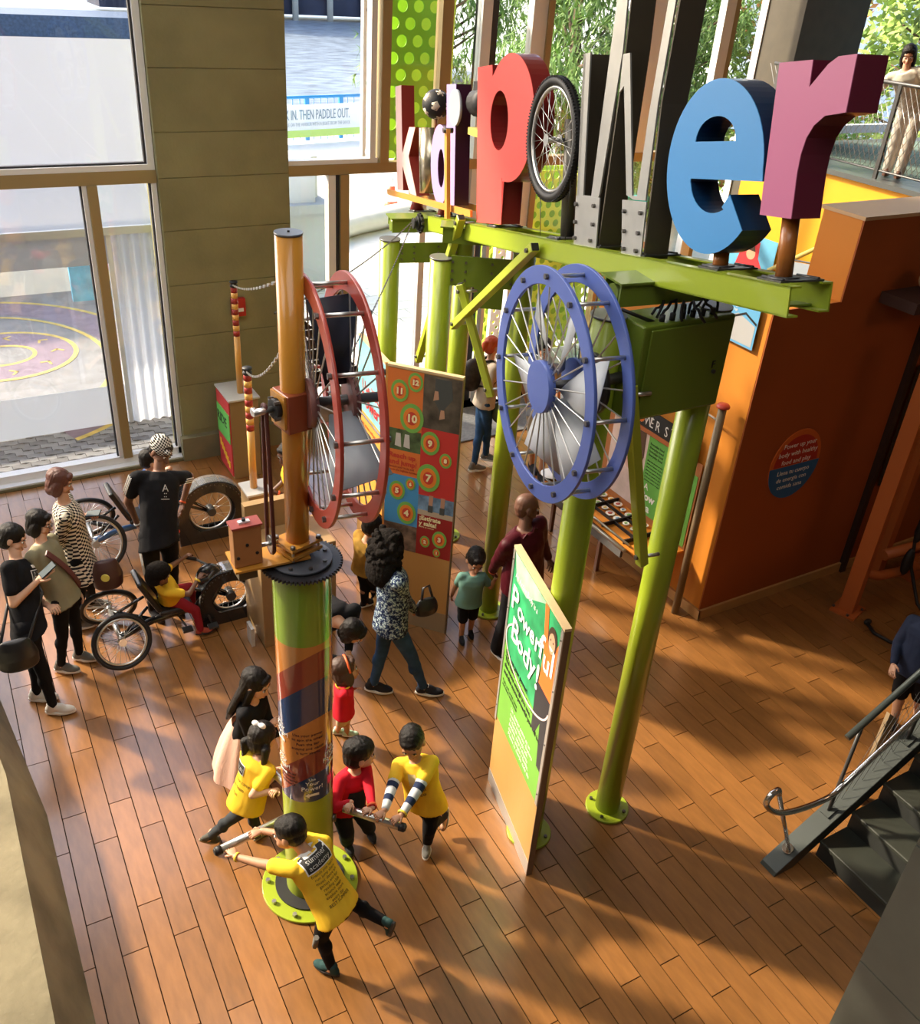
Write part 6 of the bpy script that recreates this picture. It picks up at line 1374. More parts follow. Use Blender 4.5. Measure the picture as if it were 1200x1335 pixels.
def hair_shape(style):
    b = B(); q = Matrix.Rotation(radians(-14), 3, 'X')
    if style != 'bald': b.ball((0, -.022, .044), (.086, .101, .086), 20, 14, M=q); b.ball((0, -.045, .0), (.080, .068, .075))
    if style in ('bob', 'long', 'longblack', 'pony', 'bun', 'pig', 'curly'): b.ball((0, -.045, -.01), (.080, .070, .085))
    if style == 'buzz':
        b = B(); b.ball((0, -.018, .042), (.081, .0965, .083), 20, 14, M=q); b.ball((0, -.040, .0), (.077, .064, .066)); b.ball((0, .03, .07), (.062, .045, .035))
    if style == 'short': b.ball((0, -.045, .0), (.078, .066, .065)); b.ball((0, .045, .085), (.055, .035, .025))
    if style == 'mop': b.ball((0, -.04, -.01), (.084, .075, .08)); b.ball((0, .045, .075), (.068, .042, .035)); b.ball((0, -.01, .06), (.088, .098, .075))
    if style == 'bob':
        for s in (-1, 1): b.ball((s * .070, -.01, -.035), (.024, .05, .075))
        b.ball((0, .052, .078), (.062, .032, .028)); b.ball((0, -.05, -.06), (.078, .055, .06))
    if style == 'long':
        for s in (-1, 1): b.ball((s * .068, -.012, -.05), (.026, .045, .10))
        b.ball((0, -.06, -.12), (.078, .045, .15)); b.ball((0, .05, .08), (.06, .03, .024))
    if style == 'longblack':
        for s in (-1, 1): cap(b, (s * .06, -.0, -.01), (s * .075, .0, -.17), .03, .025)
        loft(b, [((0, -.04, .02), (.082, 0, 0), (0, .055, 0)), ((0, -.065, -.12), (.092, 0, 0), (0, .045, 0)), ((0, -.085, -.27), (.085, 0, 0), (0, .036, 0)), ((0, -.09, -.36), (.05, 0, 0), (0, .02, 0))])
        b.ball((0, .052, .075), (.062, .03, .03))
    if style == 'pony': b.ball((0, -.115, .02), (.032, .035, .032)); cap(b, (0, -.13, .01), (0, -.145, -.12), .032, .018)
    if style == 'bun': b.ball((0, -.115, .01), (.035, .035, .035)); b.ball((0, -.02, .03), (.078, .092, .08))
    if style == 'pig':
        for s in (-1, 1): b.ball((s * .075, -.07, -.01), .026); cap(b, (s * .085, -.08, -.02), (s * .075, -.085, -.16), .030, .016)
        b.ball((0, -.05, .11), .02)
    if style == 'curly':
        rng = random.Random(5); b.ball((0, -.05, -.02), (.13, .12, .15)); b.ball((0, -.09, -.16), (.135, .09, .13))
        for i in range(150):
            a = rng.uniform(0, 6.28); z = rng.uniform(-.27, .11); rr = .125 * math.sqrt(max(.1, 1 - ((z + .06) / .24) ** 2))
            b.ball((rr * cos(a), -.055 + rr * .9 * sin(a) if sin(a) < .5 else -.055 + rr * .4, z), rng.uniform(.018, .030), 8, 6)
    vs, fs = remesh(b, .006, 1)
    out = []
    for v in vs:      # fine locks
        n_ = noise.noise(V((v.x * 60, v.y * 60, v.z * 14))); out.append(v + V((v.x, v.y + .02, v.z * .3)).normalized() * .0032 * n_)
    return out, fs
HAIRS = {}
def frame(fwd, up):
    f = V(fwd).normalized(); u = V(up); u = (u - f * u.dot(f)).normalized(); r = f.cross(u); return Matrix((r, f, u)).transposed()
def hand(b, W, d, palm_n, thumb_dir, s, curl, skin=0):
    """palm and five separate bent fingers; d = along hand, palm_n = direction the palm faces, thumb side"""
    d = V(d).normalized(); n = V(palm_n); n = (n - d * n.dot(d)).normalized(); t = d.cross(n)
    if t.dot(V(thumb_dir)) < 0: t = -t
    W = V(W); L = .085 * s
    loft(b, [(W - d * .02 * s, t * .024 * s, n * .018 * s), (W + d * .01 * s, t * .030 * s, n * .016 * s), (W + d * L * .6, t * .040 * s, n * .014 * s), (W + d * L, t * .041 * s, n * .011 * s), (W + d * (L + .006 * s), t * .034 * s, n * .007 * s)], 12)
    for k, (off, ln) in enumerate(((.030, .070), (.010, .080), (-.011, .074), (-.031, .058))):
        P = W + d * (L - .004 * s) + t * off * s; r = .0085 * s; a = curl * (.8 + .12 * k); q = d.copy(); pts = [P]
        for j, f in enumerate((.45, .30, .25)):
            a_ = a * (j * .9 + .5); q = d * cos(a_) + n * sin(a_); P = P + q * ln * f * s; pts.append(P)
        b.tube(pts, r, 7, rs=[r * 1.05, r, r * .92, r * .7])
        b.ball(pts[-1], r * .72, 7, 5)
    P = W + d * .022 * s + t * .028 * s; q = (d * .75 + t * .75 + n * .15).normalized(); P1 = P + q * .036 * s; P2 = P1 + (d * .9 + t * .15 + n * (.3 + .5 * curl)).normalized() * .032 * s
    b.tube([P - q * .012 * s, P1, P2], .0105 * s, 7, rs=[.013 * s, .011 * s, .0075 * s]); b.ball(P2, .0077 * s, 7, 5)
    return b
SKIN = {'e': mat('skin_deep', (.115, .05, .03), rough=.5, var=.06, scale=20), 'a': mat('skin_light', (.60, .34, .22), rough=.55, var=.06, scale=20), 'b': mat('skin_tan', (.46, .23, .13), rough=.55, var=.06, scale=20), 'c': mat('skin_brown', (.17, .075, .04), rough=.5, var=.06, scale=20), 'd': mat('skin_dark', (.10, .042, .024), rough=.5, var=.06, scale=20)}
m_lip = mat('lip', (.38, .12, .09), rough=.5); m_eye = mat('eye_white', (.75, .72, .68), rough=.3); m_iris = mat('iris', (.02, .012, .01), rough=.2); m_brow = mat('eyebrow', (.02, .014, .01), rough=.8)
m_hair = mat('hair_black', (.008, .006, .005), rough=.42, spec=.25, bump=.5, bscale=90, stretch=(3, 3, .4)); m_hairb = mat('hair_brown', (.10, .03, .018), rough=.4, bump=.5, bscale=90, stretch=(3, 3, .4)); m_hairr = mat('hair_red', (.50, .07, .018), rough=.45, bump=.5, bscale=90, stretch=(3, 3, .4))
m_hairg = mat('hair_soft', (.010, .008, .007), rough=.9, spec=.1, bump=1, bscale=60)
def mesh_obj(name, vs, fs, mats, parent, mi=None, smooth=True):
    b = B(); b.v = [V(v) for v in vs]; b.f = [list(f) for f in fs]; b.mi = mi or [0] * len(fs); b.sm = [smooth] * len(fs)
    return b.link(name, mats, parent, fix=False)
def figure(key, name, label, skin, hair, hairmat, top, bottom, shoes, group=None, beard=False, sleeve='short', topm=None, hem=.10, legs='long', extra=None, curlL=.5, curlR=.5, slim=1.0, belly=1.0, collar=False):
    J = {k: (V(v) if isinstance(v, list) else v) for k, v in PEOPLE[key].items()}
    h = J['h']; kid = 1 if J['kid'] else 0; s = h / 1.70; ks = s * (1.17 if kid else 1.0) * slim
    az = radians(J['az']); F = V((cos(az), sin(az), 0)); R = V((F.y, -F.x, 0))
    pe, nk, hd = J['pe'], J['nk'], J['hd']; up = (nk - pe).normalized()
    root = thing(name, label, 'person', (pe.x, pe.y, min(J['aL'].z, J['aR'].z) - .05), group)
    Rs = (J['sR'] - J['sL']).normalized(); Fs = up.cross(Rs); Fs = Fs if Fs.dot(F) > 0 else -Fs
    Rh = (J['hR'] - J['hL']).normalized(); Fh = up.cross(Rh); Fh = Fh if Fh.dot(F) > 0 else -Fh
    def ring(u, rx, ry, off=0, infl=0):
        c = pe.lerp(nk, u); X = Rh.lerp(Rs, max(0, min(1, u))).normalized(); Y = Fh.lerp(Fs, max(0, min(1, u))).normalized()
        return (c + Y * off * ks, X * (rx * ks + infl), Y * (ry * ks + infl))
    def torso(b, infl=0, u0=-.12, flare=0):
        g = belly if not kid else 1.08
        R_ = [ring(u0, (.150 + flare) * g, (.112 + flare) * g, 0, infl)]
        if u0 < -.05: R_.append(ring(0, .152 * g, .114 * g, 0, infl))
        R_ += [ring(.25, .140 * g, .106 * g, .01, infl), ring(.5, .145, .106, .01, infl), ring(.72, .160, .108, .01, infl), ring(.86, .168, .098, 0, infl), ring(.94, .135, .078, -.005, infl * .8), ring(1.0, .075, .062, 0, infl * .5)]
        return loft(b, R_, 24)
    hs_ = (1.02 * h / 1.68) if not kid else (.90 + .12 * h)
    # ---- body
    b = B(); torso(b, 0, -.06)
    b.ball(pe - up * .03 * ks, (.15 * ks, .12 * ks, .10 * ks), 16, 10, M=frame(Fh, up))
    for S, E_, W_ in ((J['sL'], J['eL'], J['wL']), (J['sR'], J['eR'], J['wR'])):
        cap(b, nk.lerp(S, .6) - up * .02 * ks, S, .052 * ks, .050 * ks); cap(b, S, E_, .047 * ks, .036 * ks); cap(b, E_, W_, .036 * ks, .024 * ks)
    for Hh, K, A in ((J['hL'], J['kL'], J['aL']), (J['hR'], J['kR'], J['aR'])):
        cap(b, Hh, K, .080 * ks, .052 * ks); cap(b, K, A, .050 * ks, .034 * ks); cm_ = K.lerp(A, .3); b.ball(cm_ - (F * .012 * ks), (.047 * ks, .05 * ks, .075 * ks))
        t = radians(J['tL'] if A is J['aL'] else J['tR']); fd = V((cos(t), sin(t), -.15)); cap(b, A - V((0, 0, .01)), A + fd * .11 * ks - V((0, 0, .03 * ks)), .034 * ks, .026 * ks)
    cap(b, nk - up * .04 * ks, nk.lerp(hd, .80) - up * .012 * ks, .050 * ks, .046 * ks)
    vs, fs = remesh(b, .0085 if not kid else .0068, 4)
    mi = [0] * len(fs)
    look = V(J['look']); look.z *= .62; hup = (hd - nk).normalized() * .55 + V((0, 0, .6)) + (up * .3)
    M_ = frame(look, hup)
    hv, hf = HEADS[kid]; o = len(vs); vs += [hd + M_ @ (v * hs_) for v in hv]; fs += [tuple(i + o for i in f) for f in hf]; mi += [0] * len(hf)
    def lump(c, r, m, n=10, k=7):
        q = B(); q.ball((0, 0, 0), r, n, k); oo = len(vs); vs.extend([hd + M_ @ ((V(c) + v) * hs_) for v in q.v]); fs.extend([tuple(i + oo for i in f) for f in q.f]); mi.extend([m] * len(q.f))
    for sx in (-1, 1):
        lump((sx * .029, .0745, .006), (.0145, .008, .0085), 2); lump((sx * .029, .0805, .006), (.0075, .004, .0075), 3); lump((sx * .030, .079, .026), (.020, .005, .0038), 4)
    lump((0, .0855, -.053), (.020, .006, .0045), 1); lump((0, .0845, -.061), (.016, .006, .004), 1)
    # ---- hands
    hb = B()
    for S, E_, W_, cu, sd in ((J['sL'], J['eL'], J['wL'], curlL, -1), (J['sR'], J['eR'], J['wR'], curlR, 1)):
        g_ = J.get('gL' if sd < 0 else 'gR'); d = (W_ - E_).normalized() if g_ is None else (g_ - W_).normalized(); inward = -Rs * sd
        pn = (inward * .6 - V((0, 0, .8)) if abs(d.z) < .75 else inward)
        if cu > .9: pn = V((0, 0, -1)) + F * .0
        hand(hb, W_, d, pn, F + V((0, 0, .3)), .93 * ks * (.92 if kid else 1), cu)
    o = len(vs); vs += hb.v; fs += [tuple(i + o for i in f) for f in hb.f]; mi += [0] * len(hb.f)
    body = mesh_obj('body', vs, fs, [SKIN[skin], m_lip, m_eye, m_iris, m_brow], root, mi)
    # ---- hair
    if hair != 'bald':
        if hair not in HAIRS: HAIRS[hair] = hair_shape(hair)
        v_, f_ = HAIRS[hair]; hk_ = 1.12 if hair == 'curly' else 1.0; mesh_obj('hair', [hd + M_ @ (v * hs_ * hk_) for v in v_], f_, hairmat, root)
    # ---- top
    b = B(); fl_ = .012; torso(b, .012 * s + .006, -hem, fl_ if hem < .35 else .045)
    for S, E_, W_ in ((J['sL'], J['eL'], J['wL']), (J['sR'], J['eR'], J['wR'])):
        cap(b, nk.lerp(S, .55) - up * .02 * ks, S, .060 * ks, .062 * ks)
        if sleeve == 'short': cap(b, S, S.lerp(E_, .62), .062 * ks, .058 * ks)
        elif sleeve == 'long': cap(b, S, E_, .062 * ks, .048 * ks); cap(b, E_, E_.lerp(W_, .9), .048 * ks, .036 * ks)
        elif sleeve == 'three': cap(b, S, E_, .062 * ks, .052 * ks); cap(b, E_, E_.lerp(W_, .35), .052 * ks, .05 * ks)
    vs, fs = remesh(b, .0105 if not kid else .0085, 3)
    TF = Matrix((Rs, Fs, up)).transposed(); mid = pe.lerp(nk, .5); out = []
    for v in vs:      # cloth folds
        q = TF.transposed() @ (v - mid); n_ = noise.noise(V((q.x * 9, q.y * 9, q.z * 5 + h * 7))) + .5 * noise.noise(V((q.x * 22, q.y * 22, q.z * 12)))
        out.append(q + V((q.x, q.y, 0)).normalized() * n_ * .009 * s)
    ob = B(); ob.v = out; ob.f = [list(f) for f in fs]; ob.mi = [0] * len(fs); ob.sm = [True] * len(fs)
    to = ob.link('shirt' if not extra else extra, top, root, fix=False, local=True)
    to.matrix_local = Matrix.Translation(mid - root.location) @ TF.to_4x4(); to['_o'] = [0, 0, 0]
    # ---- trousers / shorts
    if bottom is not None:
        b = B(); b.ball(pe - up * .02 * ks, (.158 * ks * (belly if not kid else 1.05), .128 * ks * (belly if not kid else 1.05), .12 * ks), 18, 12, M=frame(Fh, up))
        for Hh, K, A in ((J['hL'], J['kL'], J['aL']), (J['hR'], J['kR'], J['aR'])):
            if legs == 'long': cap(b, Hh, K, .090 * ks, .062 * ks); cap(b, K, K.lerp(A, .93), .062 * ks, .046 * ks)
            elif legs == 'wide': cap(b, Hh, K, .094 * ks, .078 * ks); cap(b, K, K.lerp(A, .95), .078 * ks, .070 * ks)
            elif legs == 'tight': cap(b, Hh, K, .086 * ks, .056 * ks); cap(b, K, K.lerp(A, .92), .055 * ks, .040 * ks); b.ball(K.lerp(A, .3) - F * .012 * ks, (.052 * ks, .055 * ks, .08 * ks))
            elif legs == 'short': cap(b, Hh, Hh.lerp(K, .95), .094 * ks, .076 * ks)
        vs, fs = remesh(b, .011 if not kid else .009, 3); out = []
        for v in vs: out.append(v + V((v.x - pe.x, v.y - pe.y, 0)).normalized() * .006 * s * noise.noise(V((v.x * 10, v.y * 10, v.z * 16))))
        mesh_obj('trousers' if legs != 'short' else 'shorts', out, fs, bottom, root)
    # ---- shoes
    for A, K, tn in ((J['aL'], J['kL'], 'tL'), (J['aR'], J['kR'], 'tR')):
        t = radians(J[tn]); fwd = V((cos(t), sin(t), 0)); shin = (K - A).normalized()
        if A.z > .15 * s + (3.4 if key == 'gallery' else 0) and key not in ('gallery', 'trikekid', 'rider'):   # foot lifted: follow the shin
            fw = (fwd * .35 - V((0, 0, 1))); fw = (fw - shin * fw.dot(shin)).normalized()
        else: fw = (fwd - V((0, 0, 1)) * 0)
        upv = shin if fw.z < -.2 else V((0, 0, 1)); Q = frame(fw, upv); k = ks * (1.0 if not kid else .92)
        base = A - Q @ V((0, 0, .052 * k))
        b = B(); b.ball((0, -.015, .036), (.036, .058, .046), 14, 9); b.ball((0, .09, .022), (.044, .085, .034), 16, 9); b.ball((0, .035, .045), (.036, .07, .042), 14, 9); cap(b, (0, -.01, .05), (0, -.015, .085), .038, .038)
        v_, f_ = remesh(b, .011, 2); v_ = [V((v.x, v.y, max(v.z, .006))) for v in v_]
        sh_ = mesh_obj('shoe', [base + Q @ (v * k) for v in v_], f_, shoes[0], root)
        ol = [(.046 * (1.0 if y > .03 else .82) * sin(a) if True else 0, y) for a, y in [(2 * pi * i / 24, .05 + .125 * cos(2 * pi * i / 24)) for i in range(24)]]
        B().prism([[(x * k, y * k) for x, y in ol]], (base, Q @ V((1, 0, 0)), Q @ V((0, 1, 0)), Q @ V((0, 0, 1))), -.004 * k, .016 * k).link('sole', shoes[1], sh_)
        bb_ = B()
        for q_ in range(3): bb_.tube([base + Q @ (V((-.022, .035 + .022 * q_, .078 - .011 * q_)) * k), base + Q @ (V((0, .040 + .022 * q_, .086 - .011 * q_)) * k), base + Q @ (V((.022, .035 + .022 * q_, .078 - .011 * q_)) * k)], .0035 * k, 5)
        bb_.link('laces', shoes[1], sh_)
    return root, J, dict(M=M_, hs=hs_, ks=ks, TF=TF, mid=mid, top=to, F=F, R=R, Rs=Rs, Fs=Fs, up=up, s=s)
def cloth(name, col, **k): return mat(name, col, rough=k.pop('rough', .85), spec=.15, var=k.pop('var', .08), scale=8, bump=.12, bscale=160, **k)
def pattern(name, kind, c1, c2, scale=20.0, extra=None):
    """woven or printed pattern in the garment's own coordinates"""
    m = bpy.data.materials.new(name); m.use_nodes = True; nt = m.node_tree; L = nt.links; b = nt.nodes['Principled BSDF']; b.inputs['Roughness'].default_value = .85; b.inputs['Specular IOR Level'].default_value = .15
    tc = nd(nt, 'ShaderNodeTexCoord'); mp = nd(nt, 'ShaderNodeMapping'); L.new(tc.outputs['Object'], mp.inputs[0])
    if kind == 'check':
        t = nd(nt, 'ShaderNodeTexChecker'); t.inputs['Scale'].default_value = scale; t.inputs[1].default_value = (*c1, 1); t.inputs[2].default_value = (*c2, 1)
        mp.inputs['Scale'].default_value = (1, .02, 1); mp.inputs['Location'].default_value = (.001, .003, .002); L.new(mp.outputs[0], t.inputs[0]); L.new(t.outputs[0], b.inputs['Base Color'])
    elif kind == 'dots':
        t = nd(nt, 'ShaderNodeTexVoronoi'); t.inputs['Scale'].default_value = scale; t.inputs['Randomness'].default_value = .1; L.new(mp.outputs[0], t.inputs['Vector'])
        r = nd(nt, 'ShaderNodeValToRGB'); r.color_ramp.interpolation = 'CONSTANT'; r.color_ramp.elements[0].color = (*c1, 1); r.color_ramp.elements[1].position = .22; r.color_ramp.elements[1].color = (*c2, 1)
        L.new(t.outputs['Distance'], r.inputs[0]); L.new(r.outputs[0], b.inputs['Base Color'])
    elif kind == 'blotch':
        t = nd(nt, 'ShaderNodeTexNoise'); t.inputs['Scale'].default_value = scale; t.inputs['Detail'].default_value = 6; t.inputs['Roughness'].default_value = .75; L.new(mp.outputs[0], t.inputs['Vector'])
        r = nd(nt, 'ShaderNodeValToRGB'); r.color_ramp.interpolation = 'CONSTANT'; e = r.color_ramp.elements; e[0].color = (*c1, 1); e[1].position = .53; e[1].color = (*c2, 1)
        q = e.new(.46); q.color = (*(extra or c1), 1); L.new(t.outputs['Fac'], r.inputs[0]); L.new(r.outputs[0], b.inputs['Base Color'])
    return m
def decal(G, pts, off, m, name, back=True, n=6):
    """flat print laid over the chest or back of a shirt: patch subdivided and pushed onto the garment"""
    me = G['top'].data; from mathutils.bvhtree import BVHTree
    if 'bvh' not in G: G['bvh'] = BVHTree.FromPolygons([v.co for v in me.vertices], [tuple(p.vertices) for p in me.polygons])
    (x0, z0), (x1, z1) = pts; sgn = -1 if back else 1; b = B(); vs = []
    for j in range(n + 1):
        for i in range(n + 1):
            x = x0 + (x1 - x0) * i / n; z = z0 + (z1 - z0) * j / n; hit = G['bvh'].ray_cast(V((x, sgn * .6, z)), V((0, -sgn, 0)))
            y = hit[0].y if hit[0] is not None else 0; vs.append((x, y + sgn * off, z))
    b.add(vs, [(j * (n + 1) + i, j * (n + 1) + i + 1, (j + 1) * (n + 1) + i + 1, (j + 1) * (n + 1) + i) for j in range(n) for i in range(n)], True)
    return b.link(name, m, G['top'], fix=False, local=True)
def decal_text(G, s_, x, z, size, m, back=True, off=.004, align='CENTER', rot=0):
    me = G['top'].data; from mathutils.bvhtree import BVHTree
    if 'bvh' not in G: G['bvh'] = BVHTree.FromPolygons([v.co for v in me.vertices], [tuple(p.vertices) for p in me.polygons])
    sgn = -1 if back else 1
    o = text('print', s_, ((0, 0, 0), (1, 0, 0), (0, 0, 1), (0, 1, 0)), size, m, None, .0003, align)
    for v in o.data.vertices:
        px = (v.co.x if back else -v.co.x); pz = v.co.z
        px, pz = px * cos(rot) - pz * sin(rot), px * sin(rot) + pz * cos(rot)
        px += x; pz += z; hit = G['bvh'].ray_cast(V((px, sgn * .6, pz)), V((0, -sgn, 0)))
        v.co = V((px, (hit[0].y if hit[0] is not None else 0) + sgn * off, pz))
    o.parent = G['top']; return o
def band_on(root, A, Bp, u, r, w, m, name='wristband'):
    A = V(A); Bp = V(Bp); d = (Bp - A).normalized(); P = A.lerp(Bp, u)
    return B().lathe([(r, -w), (r * 1.12, -w * .6), (r * 1.12, w * .6), (r, w)], P, d, 18).link(name, m, root)

# ---------------------------------------------------------------- the people
sW = mat('sole_white', (.75, .74, .70), rough=.6); sB = mat('sole_black', (.02, .02, .02), rough=.6)
shB = cloth('shoe_black', (.02, .02, .024)); shG = cloth('shoe_grey', (.16, .155, .14)); shWt = cloth('shoe_white', (.60, .58, .54)); shN = cloth('shoe_navy', (.02, .03, .07)); shT = cloth('shoe_tan', (.32, .27, .18))
shTe = cloth('shoe_teal', (.03, .07, .07)); shMi = cloth('shoe_mint', (.45, .62, .5)); shR = cloth('sandal_red', (.40, .08, .05))
tBk = cloth('tee_black', (.010, .010, .012), var=.2); tGr = cloth('sweater_sage', (.235, .215, .135)); tYe = cloth('tee_yellow', (.80, .50, .035), var=.06); tRd = cloth('shirt_red', (.55, .015, .03)); tMar = cloth('shirt_maroon', (.055, .005, .010), rough=.5)
tTe = cloth('tee_teal', (.13, .26, .22)); tNv = cloth('hoodie_navy', (.025, .035, .07)); bBk = cloth('trouser_black', (.009, .009, .011), var=.2); bJe = cloth('jeans_blue', (.025, .065, .15), var=.3); bGy = cloth('legging_grey', (.045, .05, .055), var=.2)
bRd = cloth('trouser_red', (.30, .02, .03)); bBe = cloth('shorts_beige', (.5, .42, .30)); tCr = cloth('blouse_cream', (.62, .58, .48)); bCr = cloth('trouser_cream', (.66, .62, .54))
m_band = mat('band_yellow', (.8, .55, .05), rough=.5); m_bando = mat('band_orange', (.8, .12, .03), rough=.5); m_tw = mat('tee_print_white', (.8, .8, .78), rough=.7); m_tk = mat('tee_print_black', (.02, .02, .02), rough=.7)
def eyeglasses(root, J, G):
    b = B()
    for sx in (-1, 1): b.tube([J['hd'] + G['M'] @ (V((sx * .03 + .021 * cos(a), .094, .005 + .017 * sin(a))) * G['hs']) for a in [2 * pi * i / 16 for i in range(16)]], .0022, 5, closed=True)
    b.tube([J['hd'] + G['M'] @ (V((-.009, .096, .006)) * G['hs']), J['hd'] + G['M'] @ (V((.009, .096, .006)) * G['hs'])], .0022, 5)
    for sx in (-1, 1): b.tube([J['hd'] + G['M'] @ (V((sx * .052, .092, .006)) * G['hs']), J['hd'] + G['M'] @ (V((sx * .076, .0, .006)) * G['hs'])], .0022, 5)
    b.link('eyeglasses', m_black, root)
def phone(label, W_, d, up):
    P = V(W_) + V(d).normalized() * .10 + V(up) * .015; Q = frame(V(d), V(up)); t = B().box(P, (.07, .14, .008), rot=Q); o = t.link('phone', mat('phone_dark', (.015, .02, .025), rough=.5, spec=.1)); bevel(o, .003, 2)
    B().box(P + Q @ V((0, 0, .005)), (.062, .13, .001), rot=Q).link('screen', mat('phone_screen', (.05, .075, .09), rough=.5, spec=.1), o); tag(o, label, 'phone'); return o
def bag(name, label, c, size, m, strap=None, cat='bag'):
    t = thing(name, label, cat, tuple(c)); b = B(); sx_, sy_, sz_ = size
    loft(b, [(V(c) + V((0, 0, z)), (sx_ * k, 0, 0), (0, sy_ * k2, 0)) for z, k, k2 in ((-sz_, .75, .7), (-sz_ * .8, .95, 1), (-sz_ * .1, 1, 1), (sz_ * .5, .85, .7), (sz_ * .9, .7, .35), (sz_, .62, .2))], 24); v, f = remesh(b, .012, 2); lo = c[2] - size[2] * .97
    mesh_obj('pouch', [V((p.x, p.y, max(p.z, lo))) for p in v], f, m, t)
    if strap: B().tube(strap, .012, 6).link('strap', m, t)
    return t
# 1
r, J, G = figure('black_tee', 'person', 'woman in black tee with white box print, looking at her phone at the left edge', 'a', 'bun', m_hair, tBk, bBk, (shWt, sW), legs='tight', curlL=1.0, curlR=.3, hem=.16)
sgn = 1
decal(G, ((-.10, .06), (.06, .15)), .004, m_tw, 'chest_print', back=False); decal(G, ((-.094, .066), (.054, .144)), .0055, m_tk, 'chest_print', back=False); decal(G, ((-.08, .165), (.02, .19)), .004, m_tw, 'chest_print', back=False)
decal_text(G, 'A|X', -.02, .075, .085, m_tw, back=False, off=.007)
phone('phone held by the woman in the black tee', J['wR'], J['wR'] - J['eR'], (-.3, -.2, .9))
c = (float(J['pe'].x) - .12, float(J['pe'].y) - .30, .82)
bag('shoulder_bag', 'round black shoulder bag hanging by the woman in the black tee', c, (.15, .08, .13), mat('leather_black', (.012, .012, .013), rough=.35), [V(c) + V((.1, .03, .08)), J['pe'].lerp(J['sL'], .6) + V((.1, -.12, 0)), J['sL'] + V((0, 0, .05)), J['pe'].lerp(J['sL'], .6) + V((-.14, -.1, 0)), V(c) + V((-.1, .03, .08))])
for k in (-1, 1): pass
# 2
r, J, G = figure('green', 'person', 'woman in sage green sweater with glasses and short bob, second from the left', 'a', 'bob', m_hair, tGr, bBk, (shG, sW), legs='tight', sleeve='three', hem=.14)
eyeglasses(r, J, G); band_on(r, J['eL'], J['wL'], .93, .027, .008, m_bando)
st_ = B(); pts = []
for k in range(9):
    u = k / 8; P = J['sR'].lerp(J['hL'], u) ; pts.append(P + G['Fs'] * (.115 + .03 * sin(pi * u)) - G['up'] * .0 + G['Rs'] * (-.02))
for k in range(8):
    a, c_ = pts[k], pts[k + 1]; q = (c_ - a).normalized(); st_.box((a + c_) / 2, ((c_ - a).length * 1.15, .012, .05), rot=Matrix((q, G['Fs'], q.cross(G['Fs']))).transposed())
tag(st_.link('bag_strap', mat('strap_maroon', (.10, .02, .025), rough=.5)), 'maroon bag strap across the sage green sweater', 'strap')
# 3
r, J, G = figure('checker', 'person', 'woman in black and white checked overshirt with auburn hair, reading her phone', 'b', 'bob', m_hairb, pattern('gingham', 'check', (.70, .62, .50), (.02, .02, .025), 52), bBk, (shG, sW), legs='long', sleeve='long', hem=.42, curlL=1.0)
phone('phone held by the woman in the checked overshirt', J['wL'], J['wL'] - J['eL'], (-.3, -.2, .9))
c = (float(J['pe'].x) + .20, float(J['pe'].y) - .16, .74)
t = bag('brown_bag', 'dark brown shoulder bag with a round yellow button by the checked shirt woman', c, (.13, .09, .14), mat('leather_brown', (.06, .022, .018), rough=.45))
B().cyl(V(c) + V((-.03, -.088, .02)), V(c) + V((-.035, -.10, .02)), .035, n=20).link('yellow_button', mat('button_yellow', (.8, .72, .15), rough=.4), t)
# 4
r, J, G = figure('capman', 'person', 'man in black tracksuit tee with three white sleeve stripes and patterned head wrap', 'c', 'buzz', m_hair, tBk, bBk, (shB, sB), legs='long', sleeve='short', hem=.22)
wr_ = B(); wr_.ball((0, -.022, .050), (.088, .104, .080), 20, 14, M=Matrix.Rotation(radians(-14), 3, 'X')); wr_.ball((0, -.03, .10), (.05, .06, .045)); wr_.ball((.03, .075, .065), (.03, .03, .022)); wr_.ball((-.02, -.11, .02), (.03, .03, .03))
v, f = remesh(wr_, .007, 2); mesh_obj('head_wrap', [J['hd'] + G['M'] @ (p * G['hs']) for p in v], f, pattern('wrap_check', 'check', (.62, .60, .55), (.015, .015, .015), 75), r)
decal_text(G, 'A', .0, .10, .09, m_tw, back=False); decal_text(G, '::', .0, .05, .08, m_tw, back=False); decal(G, ((-.04, .03), (.04, .035)), .004, m_tw, 'chest_print', back=False)
for sx, S, E_ in ((1, J['sL'], J['eL']), (-1, J['sR'], J['eR'])):
    d = (E_ - S).normalized(); o_ = (S - J['nk']).normalized(); o_ = (o_ - d * o_.dot(d)).normalized(); sd_ = d.cross(o_)
    for k in (-1, 0, 1):
        b = B(); b.tube([S - d * .03 + (o_ * .072 + sd_ * .02 * k) * G['ks'], S + (o_ * .070 + sd_ * .02 * k) * G['ks'], S.lerp(E_, .6) + (o_ * .066 + sd_ * .02 * k) * G['ks']], .005, 4); b.link('sleeve_stripe', m_tw, r)
for k in (-1, 0, 1):
    K, Hh = J['kR'], J['hR']; b = B(); b.tube([Hh.lerp(K, .3) + G['R'] * .095 + G['F'] * .018 * k, Hh.lerp(K, .95) + G['R'] * .072 + G['F'] * .018 * k], .004, 4); b.link('leg_stripe', m_tw, r)
band_on(r, J['eR'], J['wR'], .95, .027, .008, m_tw, 'bracelet'); band_on(r, J['eL'], J['wL'], .93, .027, .009, m_bando)
t = thing('key_ring', 'small keys with a red tag in the hand of the man in black', 'keys', tuple(J['wL'])); P = J['wL'] + (J['wL'] - J['eL']).normalized() * .12 * 1
B().tube([P, P - V((0, 0, .06)), P - V((.02, .0, .10))], .004, 5).link('cord', m_dsteel, t); B().box(P - V((.02, 0, .12)), (.03, .01, .05)).link('key', m_black, t); B().ball(P - V((.02, .01, .155)), (.014, .01, .022)).link('red_tag', mat('tag_red', (.8, .06, .04), rough=.4), t)
